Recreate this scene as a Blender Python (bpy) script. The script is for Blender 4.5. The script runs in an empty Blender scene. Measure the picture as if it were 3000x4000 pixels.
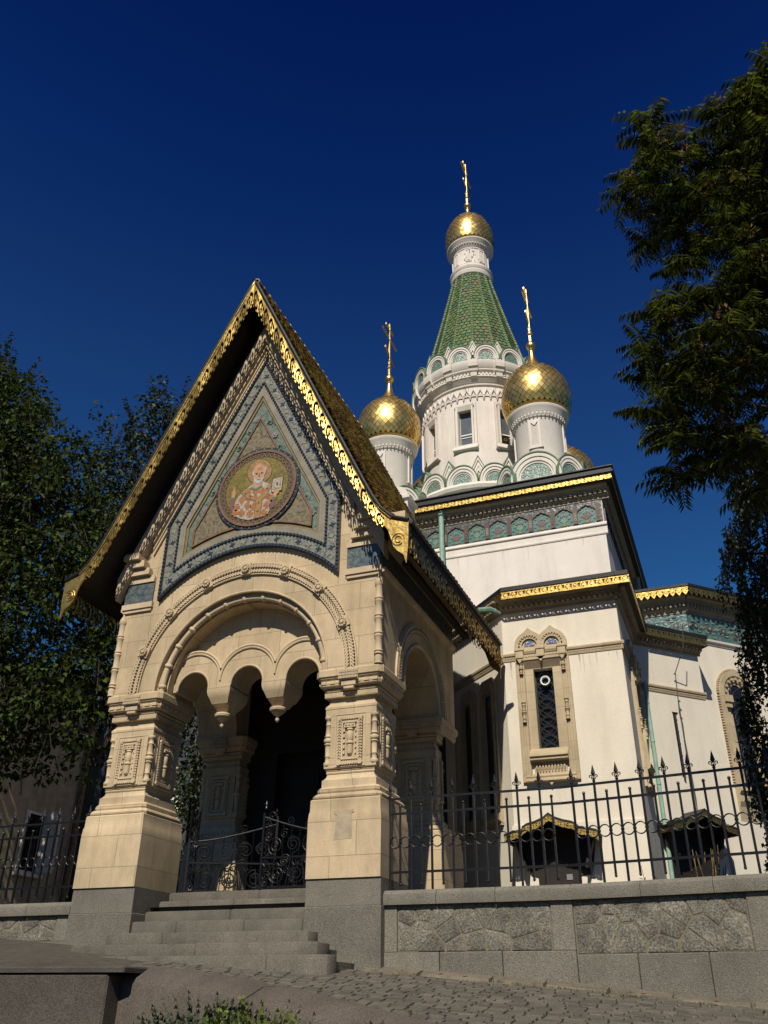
import bpy, bmesh, math, random
from mathutils import Matrix, Vector
random.seed(7)
S = 1.4                     # drawing units -> metres
SC = bpy.context.scene
COL = SC.collection
R = math.radians
PI = math.pi
cos, sin = math.cos, math.sin

# ---------------------------------------------------------------- camera
cd_ = bpy.data.cameras.new("camera")
cam = bpy.data.objects.new("camera", cd_)
COL.objects.link(cam)
cd_.sensor_fit = 'VERTICAL'
cd_.sensor_height = 24.0
cd_.sensor_width = 18.0
cd_.lens = 24.0 * 3392.0 / 4000.0
cd_.clip_start = 0.05
cd_.clip_end = 3000
RM = ((0.9330503, -0.17102002, -0.31649532), (0.35963925, 0.46485557, 0.80905433), (0.00876013, -0.86871253, 0.49523914))
cam.matrix_world = Matrix(((RM[0][0], -RM[0][1], -RM[0][2], 0), (RM[1][0], -RM[1][1], -RM[1][2], 0),
                           (RM[2][0], -RM[2][1], -RM[2][2], 0), (0, 0, 0, 1)))
SC.camera = cam

# ---------------------------------------------------------------- sky and sun
SUN_EL, SUN_AZ = 46.0, 7.0           # azimuth measured from -Y towards +X
w = bpy.data.worlds.new("World")
SC.world = w
w.use_nodes = True
nt = w.node_tree
bg = nt.nodes["Background"]
sky = nt.nodes.new("ShaderNodeTexSky")
sky.sky_type = 'NISHITA'
sky.sun_disc = False
sky.sun_elevation = R(SUN_EL)
sky.sun_rotation = R(180 - SUN_AZ)
sky.altitude = 1200
sky.air_density = 1.0
sky.dust_density = 0.1
sky.ozone_density = 4.0
tint = nt.nodes.new("ShaderNodeMix")          # clear late summer air: a deep, saturated blue
tint.data_type = 'RGBA'
tint.blend_type = 'MULTIPLY'
tint.inputs[0].default_value = 1.0
tcw = nt.nodes.new("ShaderNodeTexCoord")      # clearer air overhead, paler lower down; lowest band dimmed to deepen the shade
sxw = nt.nodes.new("ShaderNodeSeparateXYZ")
nt.links.new(tcw.outputs['Generated'], sxw.inputs[0])
rw = nt.nodes.new("ShaderNodeValToRGB")
re_ = rw.color_ramp.elements
re_[0].position, re_[0].color = 0.10, (.085 * 1.5, .42 * .8, .98 * .5, 1)
re_[1].position, re_[1].color = 0.88, (.085 * .35, .42 * .5, .98 * .86, 1)
for pz, fa, fb, fc in ((.38, 4.4, 2.4, 1.5), (.6, 3.2, 1.7, 1.36), (.77, 1.0, .9, 1.12)):
    q = re_.new(pz)
    q.color = (.085 * fa, .42 * fb, .98 * fc, 1)
nt.links.new(sxw.outputs['Z'], rw.inputs['Fac'])
nt.links.new(rw.outputs['Color'], tint.inputs[7])
nt.links.new(sky.outputs[0], tint.inputs[6])
nt.links.new(tint.outputs[2], bg.inputs[0])
bg.inputs[1].default_value = 0.05
sl = bpy.data.lights.new("sun", 'SUN')
sl.energy = 5.0
sl.angle = R(0.53)
sl.color = (1.0, 0.93, 0.82)
so = bpy.data.objects.new("sun", sl)
COL.objects.link(so)
sdir = Vector((sin(R(SUN_AZ)) * cos(R(SUN_EL)), -cos(R(SUN_AZ)) * cos(R(SUN_EL)), sin(R(SUN_EL))))
so.rotation_euler = sdir.to_track_quat('Z', 'Y').to_euler()
so.location = sdir * 60
vs = SC.view_settings
SC.display_settings.display_device = 'sRGB'
vs.view_transform = 'Standard'
vs.look = 'None'
vs.exposure = 0.0
vs.gamma = 1.0
vs.use_curve_mapping = False
SC.cycles.max_bounces = 6
SC.cycles.diffuse_bounces = 2
SC.cycles.transparent_max_bounces = 8


# ---------------------------------------------------------------- materials
def mat(name, col, rough=0.8, metal=0.0, var=0.25, nscale=2.0, bump=0.0, bscale=40.0, col2=None, island=0.0,
        streak=0.0, speck=0.0, speckscale=90.0, trans=0.0, spec=0.4, brick=None, island_cols=None, crack=0.0):
    m = bpy.data.materials.new(name)
    m.use_nodes = True
    t = m.node_tree
    N, L = t.nodes, t.links
    p = N["Principled BSDF"]
    p.inputs['Roughness'].default_value = rough
    p.inputs['Metallic'].default_value = metal
    p.inputs['Specular IOR Level'].default_value = spec
    tc = N.new("ShaderNodeTexCoord")
    vec = tc.outputs['Object']
    c1 = (*col, 1)
    c2 = (*(col2 if col2 else tuple(c * (1 - var) for c in col)), 1)
    nz = N.new("ShaderNodeTexNoise")
    nz.inputs['Scale'].default_value = nscale
    nz.inputs['Detail'].default_value = 7
    nz.inputs['Roughness'].default_value = 0.65
    L.new(vec, nz.inputs['Vector'])
    rp = N.new("ShaderNodeValToRGB")
    rp.color_ramp.elements[0].position = 0.35
    rp.color_ramp.elements[0].color = c2
    rp.color_ramp.elements[1].position = 0.65
    rp.color_ramp.elements[1].color = c1
    L.new(nz.outputs['Fac'], rp.inputs['Fac'])
    out = rp.outputs['Color']

    def mul(a, fac_out, lo, hi, p0=0.3, p1=0.7):
        r = N.new("ShaderNodeValToRGB")
        r.color_ramp.elements[0].position = p0
        r.color_ramp.elements[0].color = (lo, lo, lo, 1)
        r.color_ramp.elements[1].position = p1
        r.color_ramp.elements[1].color = (hi, hi, hi, 1)
        L.new(fac_out, r.inputs['Fac'])
        mx = N.new("ShaderNodeMix")
        mx.data_type = 'RGBA'
        mx.blend_type = 'MULTIPLY'
        mx.inputs[0].default_value = 1.0
        L.new(a, mx.inputs[6])
        L.new(r.outputs['Color'], mx.inputs[7])
        return mx.outputs[2]
    if island_cols:
        g = N.new("ShaderNodeNewGeometry")
        r = N.new("ShaderNodeValToRGB")
        r.color_ramp.interpolation = 'CONSTANT'
        els = r.color_ramp.elements
        n = len(island_cols)
        els[0].color = (*island_cols[0], 1)
        els[1].position = 1.0 / n
        els[1].color = (*island_cols[1 % n], 1)
        for i in range(2, n):
            e = els.new(i / n)
            e.color = (*island_cols[i], 1)
        L.new(g.outputs['Random Per Island'], r.inputs['Fac'])
        mx = N.new("ShaderNodeMix")
        mx.data_type = 'RGBA'
        mx.blend_type = 'MULTIPLY'
        mx.inputs[0].default_value = 1.0
        L.new(r.outputs['Color'], mx.inputs[6])
        L.new(nz.outputs['Fac'], N.new("ShaderNodeMath").inputs[0])
        r2 = N.new("ShaderNodeValToRGB")
        r2.color_ramp.elements[0].color = (1 - var, 1 - var, 1 - var, 1)
        r2.color_ramp.elements[1].color = (1.1, 1.1, 1.1, 1)
        L.new(nz.outputs['Fac'], r2.inputs['Fac'])
        L.new(r2.outputs['Color'], mx.inputs[7])
        out = mx.outputs[2]
    if island:
        g = N.new("ShaderNodeNewGeometry")
        if trans:
            out = mul(out, g.outputs['Random Per Island'], 1 - island * 1.1, 1 + island * 1.3, 0.45, 1.0)
        else:
            out = mul(out, g.outputs['Random Per Island'], 1 - island, 1 + island * 0.6, 0.0, 1.0)
    if streak:
        mp = N.new("ShaderNodeMapping")
        mp.inputs['Scale'].default_value = (1.6, 1.6, 0.35)
        L.new(vec, mp.inputs['Vector'])
        ns = N.new("ShaderNodeTexNoise")
        ns.inputs['Scale'].default_value = 1.3
        ns.inputs['Detail'].default_value = 8
        ns.inputs['Roughness'].default_value = 0.7
        L.new(mp.outputs['Vector'], ns.inputs['Vector'])
        out = mul(out, ns.outputs['Fac'], 1 - streak, 1.0, 0.28, 0.55)
    if speck:
        vo = N.new("ShaderNodeTexNoise")
        vo.inputs['Scale'].default_value = speckscale
        vo.inputs['Detail'].default_value = 3
        L.new(vec, vo.inputs['Vector'])
        out = mul(out, vo.outputs['Fac'], 1 - speck, 1 + speck, 0.35, 0.65)
    if brick:
        bw, bh, dark = brick
        sx = N.new("ShaderNodeSeparateXYZ")
        L.new(vec, sx.inputs[0])
        ad = N.new("ShaderNodeMath")
        ad.operation = 'ADD'
        L.new(sx.outputs['X'], ad.inputs[0])
        L.new(sx.outputs['Y'], ad.inputs[1])
        cx = N.new("ShaderNodeCombineXYZ")
        L.new(ad.outputs[0], cx.inputs['X'])
        L.new(sx.outputs['Z'], cx.inputs['Y'])
        b = N.new("ShaderNodeTexBrick")
        b.inputs['Color1'].default_value = (1, 1, 1, 1)
        b.inputs['Color2'].default_value = (0.86, 0.85, 0.82, 1)
        b.inputs['Mortar'].default_value = (dark, dark, dark, 1)
        b.inputs['Scale'].default_value = 1.0
        b.inputs['Mortar Size'].default_value = 0.008
        b.inputs['Mortar Smooth'].default_value = 0.3
        b.inputs['Brick Width'].default_value = bw
        b.inputs['Row Height'].default_value = bh
        L.new(cx.outputs[0], b.inputs['Vector'])
        mx = N.new("ShaderNodeMix")
        mx.data_type = 'RGBA'
        mx.blend_type = 'MULTIPLY'
        mx.inputs[0].default_value = 1.0
        L.new(out, mx.inputs[6])
        L.new(b.outputs['Color'], mx.inputs[7])
        out = mx.outputs[2]
    L.new(out, p.inputs['Base Color'])
    if bump:
        nb = N.new("ShaderNodeTexNoise")
        nb.inputs['Scale'].default_value = bscale
        nb.inputs['Detail'].default_value = 5
        L.new(vec, nb.inputs['Vector'])
        bp = N.new("ShaderNodeBump")
        bp.inputs['Strength'].default_value = bump
        bp.inputs['Distance'].default_value = 0.02
        L.new(nb.outputs['Fac'], bp.inputs['Height'])
        L.new(bp.outputs['Normal'], p.inputs['Normal'])
    if trans:
        tb = N.new("ShaderNodeBsdfTranslucent")
        hs = N.new("ShaderNodeHueSaturation")
        hs.inputs['Value'].default_value = 1.6
        hs.inputs['Hue'].default_value = 0.485
        L.new(out, hs.inputs['Color'])
        L.new(hs.outputs['Color'], tb.inputs['Color'])
        ms = N.new("ShaderNodeMixShader")
        ms.inputs[0].default_value = trans
        L.new(p.outputs[0], ms.inputs[1])
        L.new(tb.outputs[0], ms.inputs[2])
        L.new(ms.outputs[0], N["Material Output"].inputs['Surface'])
    return m


def tilemat(name, ca, cb, cc, scale, rough=0.35, cdark=(0.02, 0.04, 0.07)):
    """glazed relief tile: voronoi / wave foliage in three colours"""
    m = bpy.data.materials.new(name)
    m.use_nodes = True
    t = m.node_tree
    N, L = t.nodes, t.links
    p = N["Principled BSDF"]
    p.inputs['Roughness'].default_value = rough
    tc = N.new("ShaderNodeTexCoord")
    nz = N.new("ShaderNodeTexNoise")
    nz.inputs['Scale'].default_value = scale * 0.6
    nz.inputs['Detail'].default_value = 3
    nz.inputs['Distortion'].default_value = 1.6
    L.new(tc.outputs['Object'], nz.inputs['Vector'])
    vo = N.new("ShaderNodeTexVoronoi")
    vo.inputs['Scale'].default_value = scale
    mx0 = N.new("ShaderNodeMix")
    mx0.data_type = 'RGBA'
    mx0.inputs[0].default_value = 0.12
    L.new(tc.outputs['Object'], mx0.inputs[6])
    L.new(nz.outputs['Color'], mx0.inputs[7])
    L.new(mx0.outputs[2], vo.inputs['Vector'])
    r = N.new("ShaderNodeValToRGB")
    e = r.color_ramp.elements
    e[0].position = 0.0
    e[0].color = (*cc, 1)
    e[1].position = 0.9
    e[1].color = (*ca, 1)
    for pos, c in ((0.2, cc), (0.3, cb), (0.42, ca), (0.62, ca), (0.72, cdark), (0.8, cb)):
        k = e.new(pos)
        k.color = (*c, 1)
    L.new(vo.outputs['Distance'], r.inputs['Fac'])
    L.new(r.outputs['Color'], p.inputs['Base Color'])
    bp = N.new("ShaderNodeBump")
    bp.inputs['Strength'].default_value = 0.5
    bp.inputs['Distance'].default_value = 0.02
    bp.invert = True
    L.new(vo.outputs['Distance'], bp.inputs['Height'])
    L.new(bp.outputs['Normal'], p.inputs['Normal'])
    return m


M = {}
M['sand'] = mat("sandstone", (0.605, 0.468, 0.287), 0.85, var=0.20, nscale=1.3, bump=0.3, bscale=60, streak=0.32, speck=0.09, brick=(0.95, 0.55, 0.58))
M['sand2'] = mat("carved_sandstone", (0.61, 0.475, 0.30), 0.85, var=0.25, nscale=2.0, bump=0.2, bscale=50, streak=0.2, speck=0.06)
M['sandw'] = mat("window_sandstone", (0.56, 0.45, 0.29), 0.85, var=0.2, nscale=2.0, bump=0.2, bscale=50, streak=0.15, brick=(3.0, 0.42, 0.7))
M['plaster'] = mat("white_plaster", (0.74, 0.67, 0.54), 0.9, var=0.09, nscale=0.6, bump=0.2, bscale=18, streak=0.12)
M['plaster2'] = mat("tower_plaster", (0.76, 0.69, 0.605), 0.9, var=0.09, nscale=1.0, bump=0.18, bscale=16, streak=0.16)
M['granite'] = mat("grey_granite", (0.19, 0.172, 0.135), 0.8, var=0.25, nscale=1.4, bump=0.5, bscale=70, speck=0.35, speckscale=70, streak=0.12, island=0.18)
M['stepstone'] = mat("worn_step_granite", (0.135, 0.12, 0.092), 0.85, var=0.35, nscale=1.6, bump=0.6, bscale=60, speck=0.3, speckscale=70, streak=0.2, island=0.15)
M['granite2'] = mat("rough_granite", (0.205, 0.187, 0.145), 0.85, var=0.5, nscale=4, bump=0.6, bscale=35, speck=0.5, speckscale=42, island=0.25)
M['mortar'] = mat("mortar", (0.205, 0.175, 0.12), 0.95, var=0.3, nscale=8, bump=0.5, bscale=60)
M['pinkgran'] = mat("pinkish_granite", (0.080, 0.068, 0.053), 0.8, var=0.3, nscale=2, bump=0.35, bscale=80, speck=0.4, speckscale=95)
M['jointsand'] = mat("sett_joint_sand", (0.085, 0.073, 0.053), 0.95, var=0.4, nscale=6, bump=0.5, bscale=60)
M['kerbgran'] = mat("pale_kerb_granite", (0.118, 0.096, 0.074), 0.8, var=0.3, nscale=2, bump=0.4, bscale=70, speck=0.4, speckscale=95, island=0.1, streak=0.2)
M['edging'] = mat("worn_edging_slab", (0.18, 0.15, 0.105), 0.85, var=0.35, nscale=3, bump=0.5, bscale=50, speck=0.3, speckscale=60, island=0.2)
M['bare'] = mat("bare_render_patch", (0.40, 0.33, 0.25), 0.95, var=0.35, nscale=9, bump=0.5, bscale=30)
M['stainlight'] = mat("faint_rain_stain", (0.64, 0.57, 0.455), 0.95, var=0.2, nscale=9)
M['stain'] = mat("rain_stain", (0.34, 0.28, 0.21), 0.95, var=0.35, nscale=9)
M['sett'] = mat("cobble_stone", (0.132, 0.115, 0.088), 0.75, var=0.3, nscale=4, bump=0.6, bscale=40, speck=0.2, island=0.3)
M['soil'] = mat("soil", (0.055, 0.045, 0.03), 0.95, var=0.4, nscale=5, bump=0.8, bscale=30)
M['yard'] = mat("yard_paving", (0.11, 0.10, 0.08), 0.9, var=0.3, nscale=2, bump=0.4, bscale=30)
M['gold'] = mat("gilt_sheet", (0.58, 0.40, 0.125), 0.45, 1.0, var=0.35, nscale=5, bump=0.6, bscale=9, col2=(0.38, 0.25, 0.07))
M['goldb'] = mat("gilt_dome_tile", (0.84, 0.57, 0.18), 0.33, 0.86, var=0.2, nscale=3, bump=0.06, bscale=5, island=0.2)
M['goldd'] = mat("dark_gilt_seam", (0.10, 0.06, 0.02), 0.5, 1.0, var=0.3, nscale=5)
M['goldp'] = mat("polished_gilt", (0.86, 0.60, 0.2), 0.36, 1.0, var=0.2, nscale=5)
M['iron'] = mat("black_iron", (0.012, 0.011, 0.011), 0.38, 0.3, var=0.4, nscale=12, bump=0.2, bscale=60, spec=0.5)
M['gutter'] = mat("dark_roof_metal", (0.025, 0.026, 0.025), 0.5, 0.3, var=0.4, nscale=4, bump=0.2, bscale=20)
M['cornice'] = mat("shade_toned_cornice", (0.36, 0.30, 0.21), 0.9, var=0.25, nscale=3, streak=0.2)  # white plaster cornice darkened in colour for the shade under the eaves
M['lead'] = mat("grey_window_lead", (0.05, 0.05, 0.05), 0.6, 0.2, var=0.3, nscale=8)
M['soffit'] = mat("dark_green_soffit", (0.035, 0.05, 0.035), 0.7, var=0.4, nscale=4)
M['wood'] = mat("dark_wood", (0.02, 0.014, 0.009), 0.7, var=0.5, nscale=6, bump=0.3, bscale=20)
M['copper'] = mat("verdigris_copper", (0.22, 0.36, 0.28), 0.6, 0.0, var=0.35, nscale=5, streak=0.3)
M['pipe'] = mat("green_painted_pipe", (0.30, 0.47, 0.37), 0.5, 0.0, var=0.25, nscale=5, streak=0.2)
M['coppergreen'] = mat("green_copper_cap", (0.16, 0.26, 0.15), 0.6, 0.0, var=0.35, nscale=4, streak=0.3)
M['grntile'] = mat("green_glazed_tile", (0.06, 0.15, 0.045), 0.28, 0.0, var=0.35, nscale=6, spec=0.6, bump=0.1, bscale=30,
                   island_cols=[(0.16, 0.23, 0.085), (0.13, 0.19, 0.07), (0.19, 0.25, 0.11), (0.14, 0.21, 0.09), (0.19, 0.23, 0.085), (0.10, 0.16, 0.075), (0.15, 0.22, 0.085), (0.18, 0.21, 0.10), (0.11, 0.19, 0.08), (0.10, 0.19, 0.12), (0.14, 0.23, 0.09), (0.21, 0.17, 0.11)])
M['brntile'] = mat("olive_brown_roof_tile", (0.2, 0.15, 0.06), 0.45, 0.0, var=0.3, nscale=8, spec=0.5,
                   island_cols=[(0.55, 0.42, 0.13), (0.26, 0.12, 0.06), (0.48, 0.42, 0.13), (0.16, 0.14, 0.055), (0.34, 0.14, 0.07), (0.58, 0.47, 0.16), (0.2, 0.19, 0.08), (0.5, 0.36, 0.12)])
M['slate'] = mat("grey_slate", (0.09, 0.10, 0.09), 0.6, var=0.3, nscale=6, brick=(0.3, 0.16, 0.5))
M['teal'] = tilemat("teal_flower_tile", (0.06, 0.15, 0.13), (0.09, 0.13, 0.09), (0.20, 0.20, 0.16), 11)
M['bluetile'] = tilemat("blue_tile_band", (0.075, 0.105, 0.115), (0.16, 0.16, 0.12), (0.10, 0.11, 0.08), 9)
M['greenrelief'] = tilemat("green_foliage_tile", (0.145, 0.185, 0.145), (0.105, 0.135, 0.095), (0.19, 0.17, 0.17), 8, cdark=(0.03, 0.06, 0.05))
M['bordertile'] = tilemat("grey_blue_border_tile", (0.21, 0.205, 0.155), (0.125, 0.15, 0.125), (0.24, 0.215, 0.165), 10, cdark=(0.07, 0.085, 0.085))
M['pinkrelief'] = tilemat("rose_brown_foliage_tile", (0.20, 0.16, 0.095), (0.13, 0.13, 0.05), (0.17, 0.115, 0.08), 7, cdark=(0.10, 0.06, 0.04))
M['kokotile'] = tilemat("green_white_scroll_tile", (0.10, 0.20, 0.13), (0.42, 0.42, 0.36), (0.05, 0.08, 0.10), 13)
M['blue'] = mat("dark_blue_glaze", (0.032, 0.044, 0.058), 0.35, var=0.4, nscale=14, spec=0.6)
M['greystone'] = mat("grey_band_stone", (0.27, 0.24, 0.18), 0.85, var=0.3, nscale=4, bump=0.2)
M['ochre'] = mat("ochre_glaze", (0.22, 0.17, 0.07), 0.5, var=0.3, nscale=8)
M['terra'] = mat("terracotta_glaze", (0.19, 0.11, 0.065), 0.5, var=0.3, nscale=10)
M['brownred'] = mat("brown_red_glaze", (0.11, 0.06, 0.042), 0.4, var=0.3, nscale=10)
M['mgold'] = mat("gold_mosaic", (0.22, 0.175, 0.03), 0.4, var=0.5, nscale=7, speck=0.25, speckscale=60, bump=0.3, bscale=70)
M['mhalo'] = mat("halo_mosaic", (0.36, 0.21, 0.08), 0.4, var=0.35, nscale=9, speck=0.3, speckscale=60)
M['mskin'] = mat("skin_mosaic", (0.50, 0.26, 0.13), 0.6, var=0.25, nscale=9, speck=0.1, speckscale=60)
M['mgrey'] = mat("grey_mosaic", (0.42, 0.42, 0.38), 0.6, var=0.35, nscale=14, speck=0.2, speckscale=60)
M['mwhite'] = mat("white_mosaic", (0.42, 0.37, 0.28), 0.6, var=0.35, nscale=14, speck=0.35, speckscale=60)
M['morange'] = mat("orange_mosaic", (0.36, 0.145, 0.045), 0.6, var=0.35, nscale=14, speck=0.35, speckscale=60)
M['myellow'] = mat("yellow_mosaic", (0.36, 0.21, 0.055), 0.6, var=0.35, nscale=14, speck=0.35, speckscale=60)
M['mplum'] = mat("plum_mosaic", (0.20, 0.08, 0.08), 0.6, var=0.25, nscale=14)
M['mdark'] = mat("dark_mosaic", (0.05, 0.03, 0.025), 0.6, var=0.25, nscale=14)
M['mgreen'] = mat("green_mosaic", (0.10, 0.19, 0.09), 0.6, var=0.25, nscale=14)
M['glass'] = mat("dark_window_glass", (0.012, 0.014, 0.016), 0.12, var=0.3, nscale=3, spec=0.6)
M['glassg'] = mat("grey_window_glass", (0.10, 0.12, 0.13), 0.25, var=0.25, nscale=2, spec=0.6)
M['blueglass'] = tilemat("blue_patterned_glass", (0.10, 0.13, 0.24), (0.25, 0.27, 0.33), (0.05, 0.06, 0.12), 22, rough=0.2)
M['white'] = mat("white_paint", (0.78, 0.77, 0.73), 0.5, var=0.1, nscale=5, streak=0.1)
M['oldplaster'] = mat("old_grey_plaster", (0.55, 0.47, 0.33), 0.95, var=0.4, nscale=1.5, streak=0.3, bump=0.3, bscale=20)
M['rust'] = mat("rusty_pipe", (0.42, 0.30, 0.16), 0.8, var=0.4, nscale=9, col2=(0.16, 0.06, 0.025))
M['bark'] = mat("bark", (0.06, 0.045, 0.03), 0.95, var=0.5, nscale=9, bump=0.9, bscale=18)
M['leafa'] = mat("linden_leaf", (0.050, 0.075, 0.014), 0.6, var=0.3, nscale=4, island=0.5, trans=0.22, spec=0.1)
M['leafb'] = mat("poplar_leaf", (0.05, 0.072, 0.028), 0.55, var=0.3, nscale=4, island=0.5, trans=0.2, spec=0.25)
M['leafc'] = mat("pinnate_leaf", (0.058, 0.080, 0.009), 0.6, var=0.3, nscale=3, island=0.6, trans=0.36, spec=0.2)
M['seed'] = mat("dry_seed_bunch", (0.24, 0.12, 0.05), 0.8, var=0.4, nscale=5, island=0.4, trans=0.2)
M['leafd'] = mat("creeper_leaf", (0.035, 0.055, 0.016), 0.5, var=0.3, nscale=4, island=0.5, trans=0.2, spec=0.4)
M['leafe'] = mat("yellow_green_leaf", (0.10, 0.13, 0.02), 0.5, var=0.3, nscale=4, island=0.4, trans=0.25)
M['jun'] = mat("juniper_dark", (0.035, 0.055, 0.015), 0.7, var=0.4, nscale=8, island=0.4)
M['junl'] = mat("juniper_bright", (0.12, 0.16, 0.02), 0.7, var=0.4, nscale=8, island=0.4, trans=0.2)
M['straw'] = mat("dry_stalk", (0.22, 0.15, 0.06), 0.9, var=0.4, nscale=8, island=0.3)
M['fallen'] = mat("fallen_leaf", (0.30, 0.11, 0.03), 0.8, var=0.4, nscale=8)
M['fallen2'] = mat("yellow_fallen_leaf", (0.36, 0.26, 0.05), 0.8, var=0.4, nscale=8)
M['rope'] = mat("grey_cable", (0.10, 0.095, 0.085), 0.8, var=0.3, nscale=8)
M['paper'] = mat("paper_notice", (0.22, 0.22, 0.21), 0.8, var=0.1, nscale=8)


# ---------------------------------------------------------------- mesh building helpers
class Fr:
    """facade frame: u to the right along the wall, v out of the wall, w up"""
    def __init__(s, o=(0, 0, 0), ang=0.0, k=1.0):
        s.o = o
        s.k = k
        s.c = cos(R(ang))
        s.s = sin(R(ang))

    def __call__(s, p):
        u, v, w_ = p
        k = s.k
        return (k * (s.o[0] + u * s.c + v * s.s), k * (s.o[1] + u * s.s - v * s.c), k * (s.o[2] + w_))


class MB:
    def __init__(s, fr=None):
        s.v = []
        s.f = []
        s.m = []
        s.fr = fr
        s.mi = 0

    def add(s, pts, faces):
        b = len(s.v)
        s.v.extend([s.fr(p) for p in pts] if s.fr else pts)
        for f in faces:
            s.f.append(tuple(b + i for i in f))
            s.m.append(s.mi)

    def box(s, u0, u1, v0, v1, w0, w1):
        s.add([(u0, v0, w0), (u1, v0, w0), (u1, v1, w0), (u0, v1, w0), (u0, v0, w1), (u1, v0, w1), (u1, v1, w1), (u0, v1, w1)],
              [(0, 3, 2, 1), (4, 5, 6, 7), (0, 1, 5, 4), (1, 2, 6, 5), (2, 3, 7, 6), (3, 0, 4, 7)])

    def bbox(s, u0, u1, v0, v1, w0, w1, b=0.01):
        """box with chamfered top and vertical edges (worn stone)"""
        a = []
        for (e, z) in ((0, w0), (0, w1 - b), (b, w1)):
            for (x, y) in ((u0 + b + e, v0 + e), (u1 - b - e, v0 + e), (u1 - e, v0 + b + e), (u1 - e, v1 - b - e), (u1 - b - e, v1 - e), (u0 + b + e, v1 - e), (u0 + e, v1 - b - e), (u0 + e, v0 + b + e)):
                a.append((x, y, z))
        f = [tuple(range(7, -1, -1)), tuple(range(16, 24))]
        for k in (0, 8):
            for i in range(8):
                j = (i + 1) % 8
                f.append((k + i, k + j, k + 8 + j, k + 8 + i))
        s.add(a, f)

    def prism(s, poly, v0, v1):
        n = len(poly)
        s.add([(u, v0, w_) for u, w_ in poly] + [(u, v1, w_) for u, w_ in poly],
              [tuple(range(n)), tuple(range(2 * n - 1, n - 1, -1))] + [(i, (i + 1) % n, n + (i + 1) % n, n + i) for i in range(n)])

    def vprism(s, poly, w0, w1):
        """plan polygon (u,v) raised from w0 to w1"""
        n = len(poly)
        s.add([(u, v, w0) for u, v in poly] + [(u, v, w1) for u, v in poly],
              [tuple(range(n)), tuple(range(2 * n - 1, n - 1, -1))] + [(i, (i + 1) % n, n + (i + 1) % n, n + i) for i in range(n)])

    def ring(s, outer, inner, v0, v1, closed=True):
        """solid between two equally long outlines"""
        n = len(outer)
        a = [(u, v1, w_) for u, w_ in outer] + [(u, v1, w_) for u, w_ in inner] + [(u, v0, w_) for u, w_ in outer] + [(u, v0, w_) for u, w_ in inner]
        f = []
        for i in range(n if closed else n - 1):
            j = (i + 1) % n
            f += [(i, j, n + j, n + i), (2 * n + i, 3 * n + i, 3 * n + j, 2 * n + j), (i, 2 * n + i, 2 * n + j, j), (n + i, n + j, 3 * n + j, 3 * n + i)]
        if not closed:
            f += [(0, n, 3 * n, 2 * n), (n - 1, 3 * n - 1, 4 * n - 1, 2 * n - 1)]
        s.add(a, f)

    def extr(s, prof, u0, u1):
        """profile (v,w) run along u"""
        n = len(prof)
        s.add([(u0, v, w_) for v, w_ in prof] + [(u1, v, w_) for v, w_ in prof],
              [tuple(range(n)), tuple(range(2 * n - 1, n - 1, -1))] + [(i, (i + 1) % n, n + (i + 1) % n, n + i) for i in range(n)])

    def stack(s, levels, cu=0.0, cv=0.0, cham=0.0):
        """square (or chamfered) plan stack: levels (half_u, half_v, w)"""
        a = []
        for hu, hv, w_ in levels:
            c = cham * min(hu, hv)
            if cham:
                a += [(cu - hu + c, cv - hv, w_), (cu + hu - c, cv - hv, w_), (cu + hu, cv - hv + c, w_), (cu + hu, cv + hv - c, w_),
                      (cu + hu - c, cv + hv, w_), (cu - hu + c, cv + hv, w_), (cu - hu, cv + hv - c, w_), (cu - hu, cv - hv + c, w_)]
            else:
                a += [(cu - hu, cv - hv, w_), (cu + hu, cv - hv, w_), (cu + hu, cv + hv, w_), (cu - hu, cv + hv, w_)]
        k = 8 if cham else 4
        f = [tuple(range(k - 1, -1, -1)), tuple(range((len(levels) - 1) * k, len(levels) * k))]
        for l in range(len(levels) - 1):
            for i in range(k):
                j = (i + 1) % k
                f.append((l * k + i, l * k + j, l * k + k + j, l * k + k + i))
        s.add(a, f)

    def lathe(s, prof, cu, cv, n=24, cw=0.0, axis='w'):
        a = []
        for r_, z in prof:
            for i in range(n):
                t = 2 * PI * i / n
                if axis == 'w':
                    a.append((cu + r_ * cos(t), cv + r_ * sin(t), cw + z))
                else:
                    a.append((cu + r_ * cos(t), cv + z, cw + r_ * sin(t)))
        m = len(prof)
        f = [tuple(range(n - 1, -1, -1)), tuple(range((m - 1) * n, m * n))]
        for l in range(m - 1):
            for i in range(n):
                j = (i + 1) % n
                f.append((l * n + i, l * n + j, l * n + n + j, l * n + n + i))
        s.add(a, f)

    def tube(s, pts, r_, n=8, closed=False):
        P = [Vector(p) for p in pts]
        m = len(P)
        rr = r_ if isinstance(r_, (list, tuple)) else [r_] * m
        a = []
        up = None
        for i in range(m):
            if closed:
                d = P[(i + 1) % m] - P[i - 1]
            else:
                d = P[min(i + 1, m - 1)] - P[max(i - 1, 0)]
            if d.length < 1e-9:
                d = Vector((0, 0, 1))
            d.normalize()
            if up is None:
                up = Vector((0, 0, 1)) if abs(d.z) < 0.9 else Vector((1, 0, 0))
            x = d.cross(up)
            if x.length < 1e-6:
                x = d.orthogonal()
            x.normalize()
            y = x.cross(d)
            up = y
            for k in range(n):
                t = 2 * PI * k / n
                q = P[i] + x * (rr[i] * cos(t)) + y * (rr[i] * sin(t))
                a.append((q.x, q.y, q.z))
        f = []
        for i in range(m if closed else m - 1):
            i2 = (i + 1) % m
            for k in range(n):
                k2 = (k + 1) % n
                f.append((i * n + k, i * n + k2, i2 * n + k2, i2 * n + k))
        if not closed:
            f += [tuple(range(n - 1, -1, -1)), tuple(range((m - 1) * n, m * n))]
        s.add(a, f)

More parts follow.
